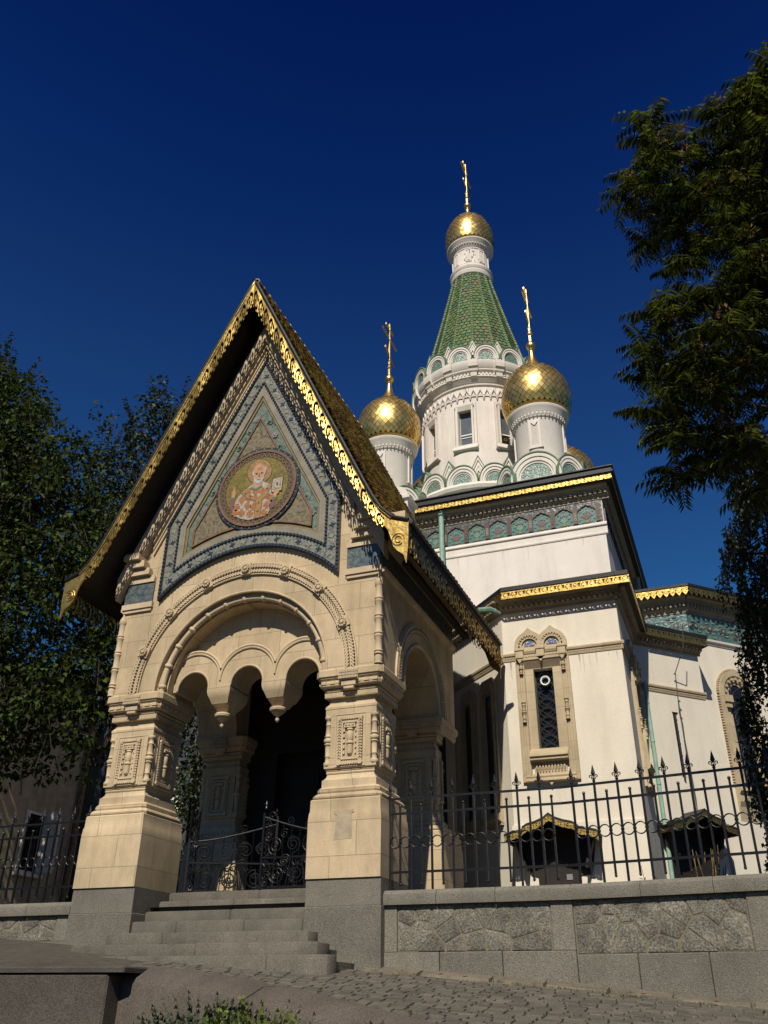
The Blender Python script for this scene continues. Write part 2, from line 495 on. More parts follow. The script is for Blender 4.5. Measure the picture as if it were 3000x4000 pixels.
    def arctube(s, cu, cw, rad, v, r_, a0, a1, n=40, k=8):
        s.tube([(cu + rad * cos(R(a0 + (a1 - a0) * i / n)), v, cw + rad * sin(R(a0 + (a1 - a0) * i / n))) for i in range(n + 1)], r_, k)

    def arcband(s, cu, cw, r0, r1, v0, v1, a0=0, a1=180, n=40):
        A = [R(a0 + (a1 - a0) * i / n) for i in range(n + 1)]
        s.ring([(cu + r1 * cos(t), cw + r1 * sin(t)) for t in A], [(cu + r0 * cos(t), cw + r0 * sin(t)) for t in A], v0, v1, closed=False)

    def disc(s, cu, cw, r_, v0, v1, n=24, ry=None):
        ry = ry or r_
        s.prism([(cu + r_ * cos(2 * PI * i / n), cw + ry * sin(2 * PI * i / n)) for i in range(n)], v0, v1)

    def obox(s, c, ax, ay, az):
        c, ax, ay, az = Vector(c), Vector(ax), Vector(ay), Vector(az)
        p = []
        for k in (-1, 1):
            for (i, j) in ((-1, -1), (1, -1), (1, 1), (-1, 1)):
                q = c + ax * i + ay * j + az * k
                p.append((q.x, q.y, q.z))
        s.add(p, [(0, 3, 2, 1), (4, 5, 6, 7), (0, 1, 5, 4), (1, 2, 6, 5), (2, 3, 7, 6), (3, 0, 4, 7)])

    def fret(s, fn, nu, nw, mp, v0, v1, vo=None):
        """pierced sheet: cells (i,j) kept where fn((i+.5)/nu,(j+.5)/nw); mp(a,b)->(u,w)"""
        keep = [[fn((i + .5) / nu, (j + .5) / nw) for j in range(nw)] for i in range(nu)]
        idx = {}
        a = []
        f = []

        def vid(i, j, k):
            key = (i, j, k)
            if key not in idx:
                u, w_ = mp(i / nu, j / nw)
                idx[key] = len(a)
                dv = vo(i / nu, j / nw) if vo else 0.0
                a.append((u, (v0 if k == 0 else v1) + dv, w_))
            return idx[key]
        for i in range(nu):
            for j in range(nw):
                if not keep[i][j]:
                    continue
                f.append((vid(i, j, 1), vid(i + 1, j, 1), vid(i + 1, j + 1, 1), vid(i, j + 1, 1)))
                f.append((vid(i, j, 0), vid(i, j + 1, 0), vid(i + 1, j + 1, 0), vid(i + 1, j, 0)))
                for (di, dj, e0, e1) in ((-1, 0, (i, j), (i, j + 1)), (1, 0, (i + 1, j), (i + 1, j + 1)), (0, -1, (i, j), (i + 1, j)), (0, 1, (i, j + 1), (i + 1, j + 1))):
                    ii, jj = i + di, j + dj
                    if not (0 <= ii < nu and 0 <= jj < nw and keep[ii][jj]):
                        f.append((vid(*e0, 0), vid(*e1, 0), vid(*e1, 1), vid(*e0, 1)))
        s.add(a, f)


def empty(name, label, cat, loc, group=None, kind=None):
    o = bpy.data.objects.new(name, None)
    o.empty_display_size = 0.2
    COL.objects.link(o)
    o.location = Vector(loc) * S
    tag(o, label, cat, group, kind)
    return o


def tag(o, label=None, cat=None, group=None, kind=None):
    if label:
        o["label"] = label
    if cat:
        o["category"] = cat
    if group:
        o["group"] = group
    if kind:
        o["kind"] = kind
    return o


ROOTLOC = {}


def rootloc(o):
    v = Vector((0, 0, 0))
    while o is not None:
        v = v + o.location
        o = o.parent
    return v


def ob(name, mb, mats, parent=None, smooth=None, recalc=True, label=None):
    me = bpy.data.meshes.new(name)
    off = rootloc(parent) if parent else Vector((0, 0, 0))
    me.from_pydata([(p[0] * S - off.x, p[1] * S - off.y, p[2] * S - off.z) for p in mb.v], [], mb.f)
    if not isinstance(mats, (list, tuple)):
        mats = [mats]
    for m in mats:
        me.materials.append(M[m])
    if len(mats) > 1:
        me.polygons.foreach_set("material_index", mb.m)
    if recalc:
        b = bmesh.new()
        b.from_mesh(me)
        bmesh.ops.recalc_face_normals(b, faces=b.faces)
        b.to_mesh(me)
        b.free()
    if smooth:
        me.polygons.foreach_set("use_smooth", [True] * len(me.polygons))
        me.set_sharp_from_angle(angle=R(smooth))
    me.update()
    o = bpy.data.objects.new(name, me)
    COL.objects.link(o)
    if parent:
        o.parent = parent
    if label:
        o["label"] = label
    return o


def lerp(a, b, t):
    return a + (b - a) * t


def plerp(tab, t):
    """piecewise linear through points (x,y)"""
    for i in range(len(tab) - 1):
        if t <= tab[i + 1][0]:
            a, b = tab[i], tab[i + 1]
            return a[1] + (b[1] - a[1]) * (t - a[0]) / (b[0] - a[0])
    return tab[-1][1]


def G(x, y):
    """street surface height"""
    y_ = max(y, -14.0)
    x_ = max(min(x, 12.0), -14.0)
    return .375 - .075 * (x_ + 3.96) + .125 * (y_ - 10.2)

# ================================================================ SETTING
XC = -6.05          # axis of porch and church
# street: one sheet to the horizon plus setts
mb = MB()
xs = [-140, -60, -30, -14, -10, -7, -5, -4, -3, -2, -1, 0, 1, 2, 4, 8, 12, 30, 60, 140]
ys = [-200, -80, -30, -14, -8, -4, 0, 2, 4, 5, 6, 7, 8, 9, 10.0]
for y in ys:
    for x in xs:
        mb.v.append((x, y, G(x, y) - .012))
nx = len(xs)
for j in range(len(ys) - 1):
    for i in range(nx - 1):
        mb.f.append((j * nx + i, j * nx + i + 1, j * nx + nx + i + 1, j * nx + nx + i))
        mb.m.append(0)
o = ob("street", mb, 'jointsand')
tag(o, kind='structure')

# setts
mb = MB()
rnd = random.Random(3)
y = 4.6
row = 0
while y < 9.78:
    d = rnd.uniform(.118, .138)
    x = -6.3 + rnd.uniform(0, .1)
    while x < 2.2:
        wd = rnd.uniform(.13, .2)
        g = .0045
        h = rnd.uniform(.004, .012)
        jx, jy = rnd.uniform(-.002, .002), rnd.uniform(-.004, .004)
        t1, t2 = rnd.uniform(-.003, .003), rnd.uniform(-.004, .004)
        base = len(mb.v)
        x0, x1, y0, y1 = x + g, x + wd - g, y + g + jy, y + d - g + jy
        c = .008
        for (px, py, dz) in ((x0, y0, -.03), (x1, y0, -.03), (x1, y1, -.03), (x0, y1, -.03), (x0 + c, y0 + c, h), (x1 - c, y0 + c, h + t1), (x1 - c, y1 - c, h + t2), (x0 + c, y1 - c, h + t1)):
            yb = py + .02 * sin(px * 1.7 + py)
            mb.v.append((px + jx, yb, G(px, yb) + dz))
        for f in ((4, 5, 6, 7), (0, 1, 5, 4), (1, 2, 6, 5), (2, 3, 7, 6), (3, 0, 4, 7)):
            mb.f.append(tuple(base + k for k in f))
            mb.m.append(0)
        x += wd
    y += d
    row += 1
o = ob("cobble_paving", mb, 'sett', smooth=50, recalc=False)
tag(o, kind='structure')

# worn edging slabs at the foot of the wall
mb = MB()
x = -4.1
CA, CB = (-3.93, 10.10), (-1.76, 10.10)          # wall front line, first stretch
DIR2 = (cos(R(-9.5)), sin(R(-9.5)))


def wall_y(x):
    return 10.10 if x < CB[0] else 10.10 + (x - CB[0]) * DIR2[1] / DIR2[0]


while x < 2.6:
    wd = rnd.uniform(.5, .85)
    for k in range(1):
        x0, x1 = x + .006, x + wd - .006
        wv = rnd.uniform(.21, .25)
        p = []
        for (px, dy, dz) in ((x0, -wv, -.05), (x1, -wv, -.05), (x1, .02, -.05), (x0, .02, -.05), (x0 + .015, -wv + .03, .018), (x1 - .015, -wv + .03, .018), (x1 - .01, .02, .035), (x0 + .01, .02, .035)):
            yy = wall_y(px) + dy
            p.append((px, yy, G(px, yy) + dz))
        mb.add(p, [(4, 5, 6, 7), (0, 1, 5, 4), (1, 2, 6, 5), (2, 3, 7, 6), (3, 0, 4, 7)])
    x += wd
o = ob("kerb", mb, 'edging', smooth=40)
tag(o, kind='structure')

# church yard
mb = MB()
mb.add([(-140, 10.35, 1.09), (140, 10.35, 1.09), (140, 220, 1.09), (-140, 220, 1.09)], [(0, 1, 2, 3)])
o = ob("churchyard_ground", mb, 'yard')
tag(o, kind='structure')


# ---------------------------------------------------------------- boundary walls
def voronoi(u0, u1, w0, w1, n, seed):
    rr = random.Random(seed)
    pts = []
    k = 0
    while len(pts) < n and k < 4000:
        k += 1
        p = (rr.uniform(u0 + .03, u1 - .03), rr.uniform(w0 + .03, w1 - .03))
        if all((p[0] - q[0]) ** 2 + (p[1] - q[1]) ** 2 > ((u1 - u0) * (w1 - w0) / n) * .55 for q in pts):
            pts.append(p)
    cells = []
    for p in pts:
        poly = [(u0, w0), (u1, w0), (u1, w1), (u0, w1)]
        for q in pts:
            if q is p:
                continue
            mx, my = (p[0] + q[0]) / 2, (p[1] + q[1]) / 2
            dx, dy = q[0] - p[0], q[1] - p[1]
            new = []
            for i in range(len(poly)):
                a, b = poly[i], poly[(i + 1) % len(poly)]
                da = (a[0] - mx) * dx + (a[1] - my) * dy
                db = (b[0] - mx) * dx + (b[1] - my) * dy
                if da <= 0:
                    new.append(a)
                if (da < 0) != (db < 0):
                    t = da / (da - db)
                    new.append((a[0] + (b[0] - a[0]) * t, a[1] + (b[1] - a[1]) * t))
            poly = new
            if len(poly) < 3:
                break
        if len(poly) >= 3:
            cells.append((p, poly))
    return cells


def masonry(mbk, u0, u1, w0, w1, n, seed):
    rr = random.Random(seed + 50)
    for c, poly in voronoi(u0, u1, w0, w1, n, seed):
        q = []
        A = [(x - c[0], y - c[1]) for x, y in poly]
        inset = []
        m = len(A)
        for i in range(m):
            x, y = A[i]
            L = math.hypot(x, y)
            k = max(.3, (L - .013) / L)
            inset.append((c[0] + x * k, c[1] + y * k))
        # slightly irregular, domed face
        pts = [(x, .004, z) for x, z in inset]
        mid = [(c[0] + (x - c[0]) * .86 + rr.uniform(-.006, .006), rr.uniform(.005, .009), c[1] + (z - c[1]) * .86 + rr.uniform(-.006, .006)) for x, z in inset]
        b = len(pts)
        mbk.add(pts + mid + [(c[0], rr.uniform(.007, .012), c[1])],
                [(i, (i + 1) % m, b + (i + 1) % m, b + i) for i in range(m)] + [(b + i, b + (i + 1) % m, b + m) for i in range(m)])


def build_wall(name, label, segs, capn, seed):
    """segs: list of (frame, length, [(kind,u0,u1)], z of top of bottom course)"""
    fr0 = segs[0][0]
    c0 = fr0((segs[0][1] / 2, 0, 0))
    root = empty(name, label, "stone wall", (c0[0], c0[1], G(c0[0], c0[1])))
    core, slab, cap = MB(), [], []
    pan = []
    rr = random.Random(seed)
    for fr, L, items, zb in segs:
        core.fr = fr
        core.box(0, L, -.40, -.035, -.6, 1.0)
        m1 = MB(fr)
        x = 0.0
        first = True
        while x < L - .05:
            wd = min(rr.uniform(.6, .78), L - x)
            if L - x - wd < .25:
                wd = L - x
            m1.bbox(x + .004, x + wd - .004, -.034, .014, -.6, zb - .004, .006)
            x += wd
        ob("base_course", m1, 'granite', root, smooth=30)
        for kind, a, b in items:
            if kind == 'panel':
                m2 = MB(fr)
                m2.box(a, b, -.034, -.012, zb, 1.0)
                ob("mortar_bed", m2, 'mortar', root)
                m3 = MB(fr)
                m3.fr = lambda p, fr=fr: fr((p[0], p[1] - .011, p[2]))
                masonry(m3, a + .005, b - .005, zb + .002, .998, max(4, int((b - a) * 9.5)), seed + int(a * 10))
                ob("rubble_panel", m3, 'granite2', root)
            else:
                m2 = MB(fr)
                m2.bbox(a + .003, b - .003, -.034, .006, zb + .002, 1.002, .006)
                ob("pillar_slab", m2, 'granite', root, smooth=30)
        x = 0.0
        while x < L - .02:
            wd = min(rr.uniform(.55, .8), L - x)
            if L - x - wd < .25:
                wd = L - x
            m4 = MB(fr)
            m4.extr([(.05, 1.005), (.055, 1.085), (.045, 1.12), (.0, 1.16), (-.22, 1.165), (-.40, 1.16), (-.41, 1.005)], x + .003, x + wd - .003)
            ob("coping_stone", m4, 'granite', root, smooth=25)
            x += wd
    ob("wall_core", core, 'mortar', root)
    return root


L1 = CB[0] - CA[0]
build_wall("boundary_wall", "grey granite boundary wall with crazy stone panels right of the porch steps",
           [(Fr((CA[0], CA[1], 0), 0), L1, [('slab', 0, .19), ('panel', .19, 1.93), ('slab', 1.93, L1)], .53),
            (Fr((CB[0], CB[1], 0), -9.5), 4.6, [('panel', .0, 1.75), ('slab', 1.75, 2.1), ('panel', 2.1, 3.9), ('slab', 3.9, 4.6)], .49)], 0, 11)
build_wall("boundary_wall", "low stone wall left of the porch, below the shaded iron railing",
           [(Fr((-13.2, 10.10, 0), 0), 4.95, [('panel', 0.1, 2.1), ('slab', 2.1, 2.5), ('panel', 2.5, 4.72), ('slab', 4.72, 4.95)], .70)], 0, 23)


# ---------------------------------------------------------------- iron railings
def spear(m, u, v, z, s=1.0):
    m.lathe([(.012, 0), (.020, .012), (.012, .024), (.011, .05)], u, v, 8, z)
    k = .05 * s
    m.add([(u - .026 * s, v, z + k + .045 * s), (u, v - .012, z + k + .045 * s), (u + .026 * s, v, z + k + .045 * s), (u, v + .012, z + k + .045 * s), (u, v, z + k + .15 * s), (u, v, z + k)],
          [(0, 1, 4), (1, 2, 4), (2, 3, 4), (3, 0, 4), (1, 0, 5), (2, 1, 5), (3, 2, 5), (0, 3, 5)])
    for sg in (-1, 1):
        pts = []
        for i in range(10):
            t = i / 9
            a = R(-60 + 330 * t)
            rr_ = .022 * (1 - .55 * t)
            pts.append((u + sg * (.034 - rr_ * cos(a) * .9), v, z + .062 + rr_ * sin(a)))
        pts = [(u, v, z + .02)] + pts
        m.tube(pts, .0062, 5)


def railing(name, label, runs, start_kind=0):
    fr0 = runs[0][0]
    c = fr0((runs[0][1] / 2, 0, 1.16))
    root = empty(name, label, "iron railing", c)
    ZT, ZM, ZR, ZB = 2.205, 2.03, 1.70, 1.37
    kind = start_kind
    for fr, L, sp, first, tall_at in runs:
        for z in (ZT, ZM, ZB):
            m = MB(fr)
            m.box(-.02, L + .01, -.008, .008, z - .013, z + .013)
            ob("rail", m, 'iron', root)
        n = int((L - first) / sp + .01) + 1
        for i in range(n):
            u = first + i * sp
            m = MB(fr)
            r_ = .0115
            if kind == 0:
                m.box(u - r_, u + r_, -r_, r_, 1.15, ZT + .03)
                if tall_at == i:
                    m.box(u - .016, u + .016, -.016, .016, 1.15, ZT + .10)
                    spear(m, u, 0, ZT + .16, 1.35)
                    spear(m, u, 0, ZT + .08, .01)
                    for sg in (-1, 1):
                        m.tube([(u, 0, ZT + .12), (u + sg * .03, 0, ZT + .10), (u + sg * .06, 0, ZT + .12), (u + sg * .05, 0, ZT + .15), (u + sg * .035, 0, ZT + .135)], .007, 5)
                else:
                    spear(m, u, 0, ZT + .02)
            else:
                m.box(u - r_ * .9, u + r_ * .9, -r_, r_, 1.245, 2.105)
                m.lathe([(.002, -.02), (.014, -.014), (.019, 0), (.014, .014), (.002, .02)], u, 0, 8, 2.115)
                m.lathe([(.002, -.02), (.013, -.012), (.016, 0), (.013, .012), (.002, .02)], u, 0, 8, 1.238)
            m.lathe([(.012, -.016), (.02, -.010), (.02, .010), (.012, .016)], u, 0, 8, ZR)
            ob("bar", m, 'iron', root)
            kind ^= 1
        for i in range(n - 1):
            u = first + i * sp + sp / 2
            m = MB(fr)
            q = sp / 2 - .004
            m.tube([(u + q * cos(2 * PI * k / 18), 0, ZR + q * sin(2 * PI * k / 18)) for k in range(18)], .0075, 6, closed=True)
            ob("ring", m, 'iron', root)
    return root


railing("iron_railing", "black iron railing with spear tips and rings on the wall right of the porch",
        [(Fr((-3.93, 10.25, 0), 0), 2.13, .1315, .04, 16), (Fr((-1.80, 10.25, 0), -9.5), 3.6, .1315, .1315, -1)], 0)
railing("iron_railing", "black iron railing on the low wall left of the porch, before the old house",
        [(Fr((-12.6, 10.25, 0), 0), 4.35, .1315, .03, -1)], 0)

# ---------------------------------------------------------------- steps
st = empty("stone_steps", "worn grey granite steps climbing to the iron gate between the porch piers", "steps", (XC, 9.9, .37))
ST = [(10.65, 1.29, -7.18, -4.86), (10.45, 1.165, -7.18, -4.86), (10.18, 1.028, -7.18, -4.86), (9.945, .888, -7.19, -4.86), (9.695, .745, -7.36, -4.654), (9.40, .607, -7.62, -4.395), (9.20, .475, -7.95, -4.176)]
rnd = random.Random(5)
for k, (yf, zt, xa, xb) in enumerate(ST):
    m = MB()
    zb = ST[k + 1][1] - .03 if k < 6 else .0
    yb = (ST[k - 1][0] + .05) if k > 0 else 11.2
    x = xa
    cuts = sorted(rnd.uniform(xa + .4, xb - .4) for _ in range(2))
    cuts = [c for i, c in enumerate(cuts) if i == 0 or c - cuts[i - 1] > .4]
    edges = [xa] + cuts + [xb]
    for a, b in zip(edges[:-1], edges[1:]):
        dz = rnd.uniform(-.006, .003)
        m.bbox(a + .003, b - .003, yf + rnd.uniform(-.008, .008), yb, zb, zt + dz, .014)
    ob("step", m, 'stepstone', st, smooth=50)
m = MB()
for k in range(1, 7):
    m.box(ST[k][2] + .02, ST[k][3] - .02, ST[k][0] + .03, 11.1, -.2, ST[k][1] - .06)
ob("rubble_fill", m, 'granite2', st)

# ---------------------------------------------------------------- foreground planter
pb = empty("granite_block", "big square granite end block with a low pointed cap, in the bottom left corner", "stone block", (-4.3, 5.2, G(-4.3, 5.2)))
m = MB()
m.bbox(-6.4, -3.735, 5.0, 5.42, -.7, .165, .012)
ob("block_body", m, 'pinkgran', pb, smooth=30)
m = MB()
m.bbox(-6.4, -3.62, 4.99, 5.55, .170, .205, .01)
m.add([(-6.4, 5.02, .204), (-3.66, 5.02, .204), (-3.66, 5.52, .204), (-6.4, 5.52, .204), (-6.4, 5.25, .238), (-4.3, 5.25, .238)],
      [(0, 1, 5, 4), (1, 2, 5), (2, 3, 4, 5), (3, 0, 4)])
ob("cap", m, 'pinkgran', pb, smooth=20)

kb = empty("planter_kerb", "curved reddish granite planter kerb sloping down to the right in the foreground", "kerb", (-2.6, 4.9, G(-2.6, 4.9)))
KP = [(-3.72, 5.42, .225), (-3.3, 5.30, .185), (-2.6, 5.03, .112), (-1.6, 4.62, -.046), (-.6, 4.1, -.21), (.8, 3.3, -.42)]


def kpt(t):
    t = max(0, min(len(KP) - 1.0001, t))
    i = int(t)
    f = t - i
    p0, p1, p2, p3 = KP[max(i - 1, 0)], KP[i], KP[i + 1], KP[min(i + 2, len(KP) - 1)]
    return tuple(.5 * ((2 * p1[k]) + (-p0[k] + p2[k]) * f + (2 * p0[k] - 5 * p1[k] + 4 * p2[k] - p3[k]) * f * f + (-p0[k] + 3 * p1[k] - 3 * p2[k] + p3[k]) * f ** 3) for k in range(3))


for a, b in ((0.0, 2.03), (2.045, 3.4), (3.415, 5.0)):
    m = MB()
    n = 14
    ring = []
    for i in range(n + 1):
        t = a + (b - a) * i / n
        x, y, z = kpt(t)
        x2, y2, z2 = kpt(min(t + .02, 4.999))
        x1, y1, z1 = kpt(max(t - .02, 0))
        dx, dy = x2 - x1, y2 - y1
        L = math.hypot(dx, dy)
        nx_, ny_ = dy / L, -dx / L          # towards the camera side
        e = .012 if i in (0, n) else 0
        for (dd, dz) in ((0.0, -.6), (0.0, -.02 - e), (.02 + e, .0 - e), (.12, -.004 - e), (.25, -.065 - e), (.275 - e, -.10 - e), (.285 - e, -.7)):
            ring.append((x + nx_ * dd, y + ny_ * dd, z + dz))
    f = []
    for i in range(n):
        for k in range(6):
            f.append((i * 7 + k, i * 7 + k + 1, i * 7 + 8 + k, i * 7 + 7 + k))
    f += [tuple(range(7)), tuple(range(n * 7 + 6, n * 7 - 1, -1))]
    m.add(ring, f)
    ob("kerb_stone", m, 'kerbgran', kb, smooth=35)
m = MB()
q = [(x, y) for x, y, z in (kpt(i / 4) for i in range(0, 20))]
m.add([(x + .1, y - .25, z - .40) for x, y, z in (kpt(i / 4) for i in range(0, 20))] + [(x + .2, y - 2.6, z - .75) for x, y, z in (kpt(i / 4) for i in range(0, 20))],
      [(i, i + 1, 21 + i, 20 + i) for i in range(19)])
o = ob("planting_bed", m, 'soil')
tag(o, kind='structure')


def juniper(name, label, loc, n, h, matn, seed):
    rr = random.Random(seed)
    root = empty(name, label, "shrub", loc)
    m = MB()
    for i in range(n):
        a = rr.uniform(0, 2 * PI)
        r0 = rr.uniform(0, h * .7)
        bx, by = loc[0] + r0 * cos(a), loc[1] + r0 * sin(a) * .6
        lean = Vector((cos(a) * rr.uniform(0, .5), sin(a) * .3, 1)).normalized()
        L = h * rr.uniform(.5, 1.0) * (1 - .3 * r0 / (h * .7))
        for k in range(16):
            t = k / 15
            c = Vector((bx, by, loc[2])) + lean * (L * t)
            b = rr.uniform(0, 2 * PI)
            d = (lean * .8 + Vector((cos(b), sin(b), 0)) * .6).normalized()
            q = c + d * (.075 * (1.15 - t))
            s_ = Vector((-sin(b), cos(b), 0)) * .012
            m.add([tuple(c - s_), tuple(c + s_), tuple(q + lean * .01), ], [(0, 1, 2)])
    ob("foliage", m, matn, root, recalc=False)
    m = MB()
    for i in range(5):
        m.tube([(loc[0], loc[1], loc[2] - .1), (loc[0] + rr.uniform(-.1, .1), loc[1] + rr.uniform(-.1, .1), loc[2] + h * .5)], .008, 5)
    ob("stem", m, 'bark', root)
    return root


juniper("juniper_shrub", "dark green juniper tips before the planter kerb, beside the granite block", (-2.50, 4.1, -.36), 230, .44, 'jun', 1)
juniper("juniper_shrub", "bright yellow green juniper sprig between two dark ones at the bottom edge", (-2.18, 4.05, -.36), 200, .43, 'junl', 2)
juniper("juniper_shrub", "small dark juniper tip furthest right at the bottom edge", (-1.50, 3.85, -.42), 150, .38, 'jun', 3)

# fallen leaves along the kerb
rnd = random.Random(9)
LF = [(-3.55, 9.78, 'fallen2', "tiny yellow fallen leaf on the kerb by the steps"), (-3.12, 9.72, 'fallen', "small orange fallen leaf on the kerb, left one"), (-2.86, 9.70, 'fallen', "rust coloured fallen leaf on the setts, below the dark rubble stone"),
      (-2.3, 9.35, 'fallen2', "yellow fallen leaf lying alone on the setts"), (-1.2, 9.62, 'fallen', "orange fallen leaf by the kerb, middle of the wall"), (-1.08, 9.60, 'fallen', "second orange leaf touching the kerb, right of its twin"),
      (-.45, 9.50, 'fallen', "dark red fallen leaf at the wall foot, far right")]
for x, y, mt, lab in LF:
    m = MB()
    a = rnd.uniform(0, 6)
    z = G(x, y) + .045
    p = []
    for k in range(8):
        t = 2 * PI * k / 8
        rr_ = .032 if k % 2 == 0 else .02
        p.append((x + rr_ * cos(t + a) * 1.3, y + rr_ * sin(t + a), z + rnd.uniform(0, .012)))
    m.add(p + [(x, y, z)], [(k, (k + 1) % 8, 8) for k in range(8)])
    o = ob("fallen_leaf", m, mt)
    tag(o, lab, "leaf", "fallen leaves along the kerb")

# grass tufts in the joints
m = MB()
for i in range(70):
    if i < 40:
        x = rnd.choice((-2.4, -1.95, -1.3, -.6, -.2, .1, -3.6)) + rnd.gauss(0, .12)
        y = wall_y(x) - rnd.uniform(.17, .5)
    else:
        x, y = rnd.uniform(-3, .8), rnd.uniform(7.5, 9.6)
    for k in range(7):
        a = rnd.uniform(0, 6.28)
        bx, by = x + rnd.uniform(-.05, .05), y + rnd.uniform(-.012, .012)
        z = G(bx, by)
        h = rnd.uniform(.012, .035)
        m.add([(bx - .005, by, z), (bx + .005, by, z), (bx + cos(a) * .02, by + sin(a) * .015, z + h)], [(0, 1, 2)])
o = ob("joint_grass", m, 'leafe', recalc=False)
tag(o, "short green grass growing in the joints of the setts", "grass", kind='stuff')

# ================================================================ PORCH
porch = empty("church_porch", "sandstone entrance porch with steep gilt edged gable and a mosaic saint above its arch", "porch", (XC, 11.8, 1.15))
YF, YB = 10.0, 13.30          # front and back of the stone body
HW = 2.11                     # half width of the walls
F = Fr((XC, YF, 0), 0)        # front facade frame
FR_ = Fr((XC + HW, YF, 0), 90)     # right side: u runs backwards (+Y), v to +X
FL_ = Fr((XC - HW, YB, 0), -90)    # left side
FB_ = Fr((XC, YB, 0), 180)
ZS = 3.86                     # spring line
AR = 1.335


def gable_top(u):
    return 10.15 - 2.04 * abs(u)


def arch_wall(fr, hw, top, r_, thick, name, n=48, sill=None):
    m = MB(fr)
    out, inn = [], []
    angs = sorted(set([180 * i / n for i in range(n + 1)]))
    for a in angs:
        c, s_ = cos(R(a)), sin(R(a))
        # distance to outline
        lo, hi = 0.0, 12.0
        for _ in range(40):
            md = (lo + hi) / 2
            u, z = c * md, ZS + s_ * md
            if abs(u) <= hw and z <= top(u):
                lo = md
            else:
                hi = md
        out.append((c * lo, ZS + s_ * lo))
        inn.append((c * r_, ZS + s_ * r_))
    m.ring(out, inn, -thick, 0, closed=False)
    return ob(name, m, 'sand', porch)


arch_wall(F, HW - .012, gable_top, AR, .80, "front_wall")
# second recessed order
m = MB(F)
m.arcband(0, ZS, 1.215, AR + .01, -.8, -.13)
m.arcband(0, ZS, 1.30, AR + .03, -.14, -.06)
ob("inner_arch_order", m, 'sand', porch, smooth=30)
m = MB(F)
m.arctube(0, ZS, 1.275, -.085, .042, 1, 179, 60, 8)
for a in range(8, 180, 14):
    c, s_ = cos(R(a)), sin(R(a))
    p0 = Vector((1.275 * c, -.085, ZS + 1.275 * s_))
    t = Vector((-s_, 0, c))
    m.tube([p0 - t * .03, p0 - t * .015, p0 + t * .015, p0 + t * .03], [.045, .06, .06, .045], 8)
m.arctube(0, ZS, AR + .012, .008, .016, 0, 180, 60, 6)
ob("roll_moulding", m, 'sand2', porch, smooth=50)

# rope moulding
m = MB(F)
for rr_, sg in ((1.655, 1), (1.735, -1)):
    N_ = 118
    for i in range(N_):
        a = R(180 * (i + .5) / N_)
        c, s_ = cos(a), sin(a)
        t = Vector((-s_, 0, c))
        rad = Vector((c, 0, s_))
        ax = (t * .8 + rad * .6 * sg).normalized()
        ay = Vector((0, 1, 0))
        az = ax.cross(ay)
        p = Vector((rr_ * c, .012, ZS + rr_ * s_))
        m.obox(p, ax * .038, ay * .032, az * .011)
m.arcband(0, ZS, 1.605, 1.622, 0, .03)
m.arcband(0, ZS, 1.772, 1.79, 0, .03)
m.arcband(0, ZS, 1.62, 1.775, -.002, .012)
rope = ob("rope_moulding", m, 'sand2', porch)
for a in (22, 45, 67.5, 90, 112.5, 136, 159):
    m = MB(F)
    c, s_ = cos(R(a)), sin(R(a))
    u, z = 1.697 * c, ZS + 1.697 * s_
    t = Vector((-s_, 0, c))
    rad = Vector((c, 0, s_))
    m.obox(Vector((u, .03, z)), t * .075, Vector((0, .028, 0)), rad * .088)
    m.lathe([(.062, .05), (.068, .065), (.055, .085), (.038, .07), (.036, .08), (.022, .098), (.004, .10)], u, 0, 14, z, axis='v')
    for k in range(10):
        b = 2 * PI * k / 10
        m.obox((u + .053 * cos(b), .08, z + .053 * sin(b)), (.012, 0, 0), (0, .012, 0), (0, 0, .012))
    ob("rosette", m, 'sand2', rope, smooth=40)

# ---- cusped infill of the arch
LC = (-.87, 0.0, .87)
LR = .25


def cusp_lo(u):
    z = ZS + .05
    for c in LC:
        if abs(u - c) < LR:
            z = max(z, ZS + .06 + math.sqrt(LR * LR - (u - c) ** 2))
    return z


def hood(u):
    z = 0
    for c in LC:
        if abs(u - c) < .47:
            z = max(z, ZS + .15 + math.sqrt(.47 ** 2 - (u - c) ** 2))
    return z


us = sorted(set([-1.2 + 2.4 * i / 96 for i in range(97)] + [c + s_ * LR for c in LC for s_ in (-1, 1)] + [-.435, .435]))


def colstrip(m, lo, hi, v0, v1):
    U = [u for u in us if hi(u) > lo(u) + .002]
    m.ring([(u, hi(u)) for u in U], [(u, lo(u)) for u in U], v0, v1, closed=False)


m = MB(F)
colstrip(m, lambda u: max(hood(u) - .05, cusp_lo(u)), lambda u: ZS + math.sqrt(max(1.225 ** 2 - u * u, 0)), -.75, -.36)
ob("tympanum", m, 'sand', porch)
m = MB(F)
colstrip(m, cusp_lo, lambda u: min(hood(u) if hood(u) > 0 else ZS + .1, ZS + math.sqrt(max(1.22 ** 2 - u * u, 0))), -.76, -.255)
cus = ob("cusped_arch", m, 'sand', porch)
m = MB(F)
for c in LC:
    for rr_, cz, tr, v in ((.47, .15, .024, -.25), (.435, .15, .014, -.245), (LR + .012, .06, .016, -.25)):
        lim = 180
        if rr_ > .4:
            a0 = math.degrees(math.acos(.435 / rr_)) if rr_ > .435 else 0
            b0 = a0
            if c == LC[0]:
                b0 = 40
            if c == LC[2]:
                a0 = 40
            m.arctube(c, ZS + cz, rr_, v, tr, a0, 180 - b0, 28, 6)
        else:
            m.arctube(c, ZS + cz, rr_, v, tr, 0, 180, 24, 6)
ob("hood_moulding", m, 'sand2', cus, smooth=50)
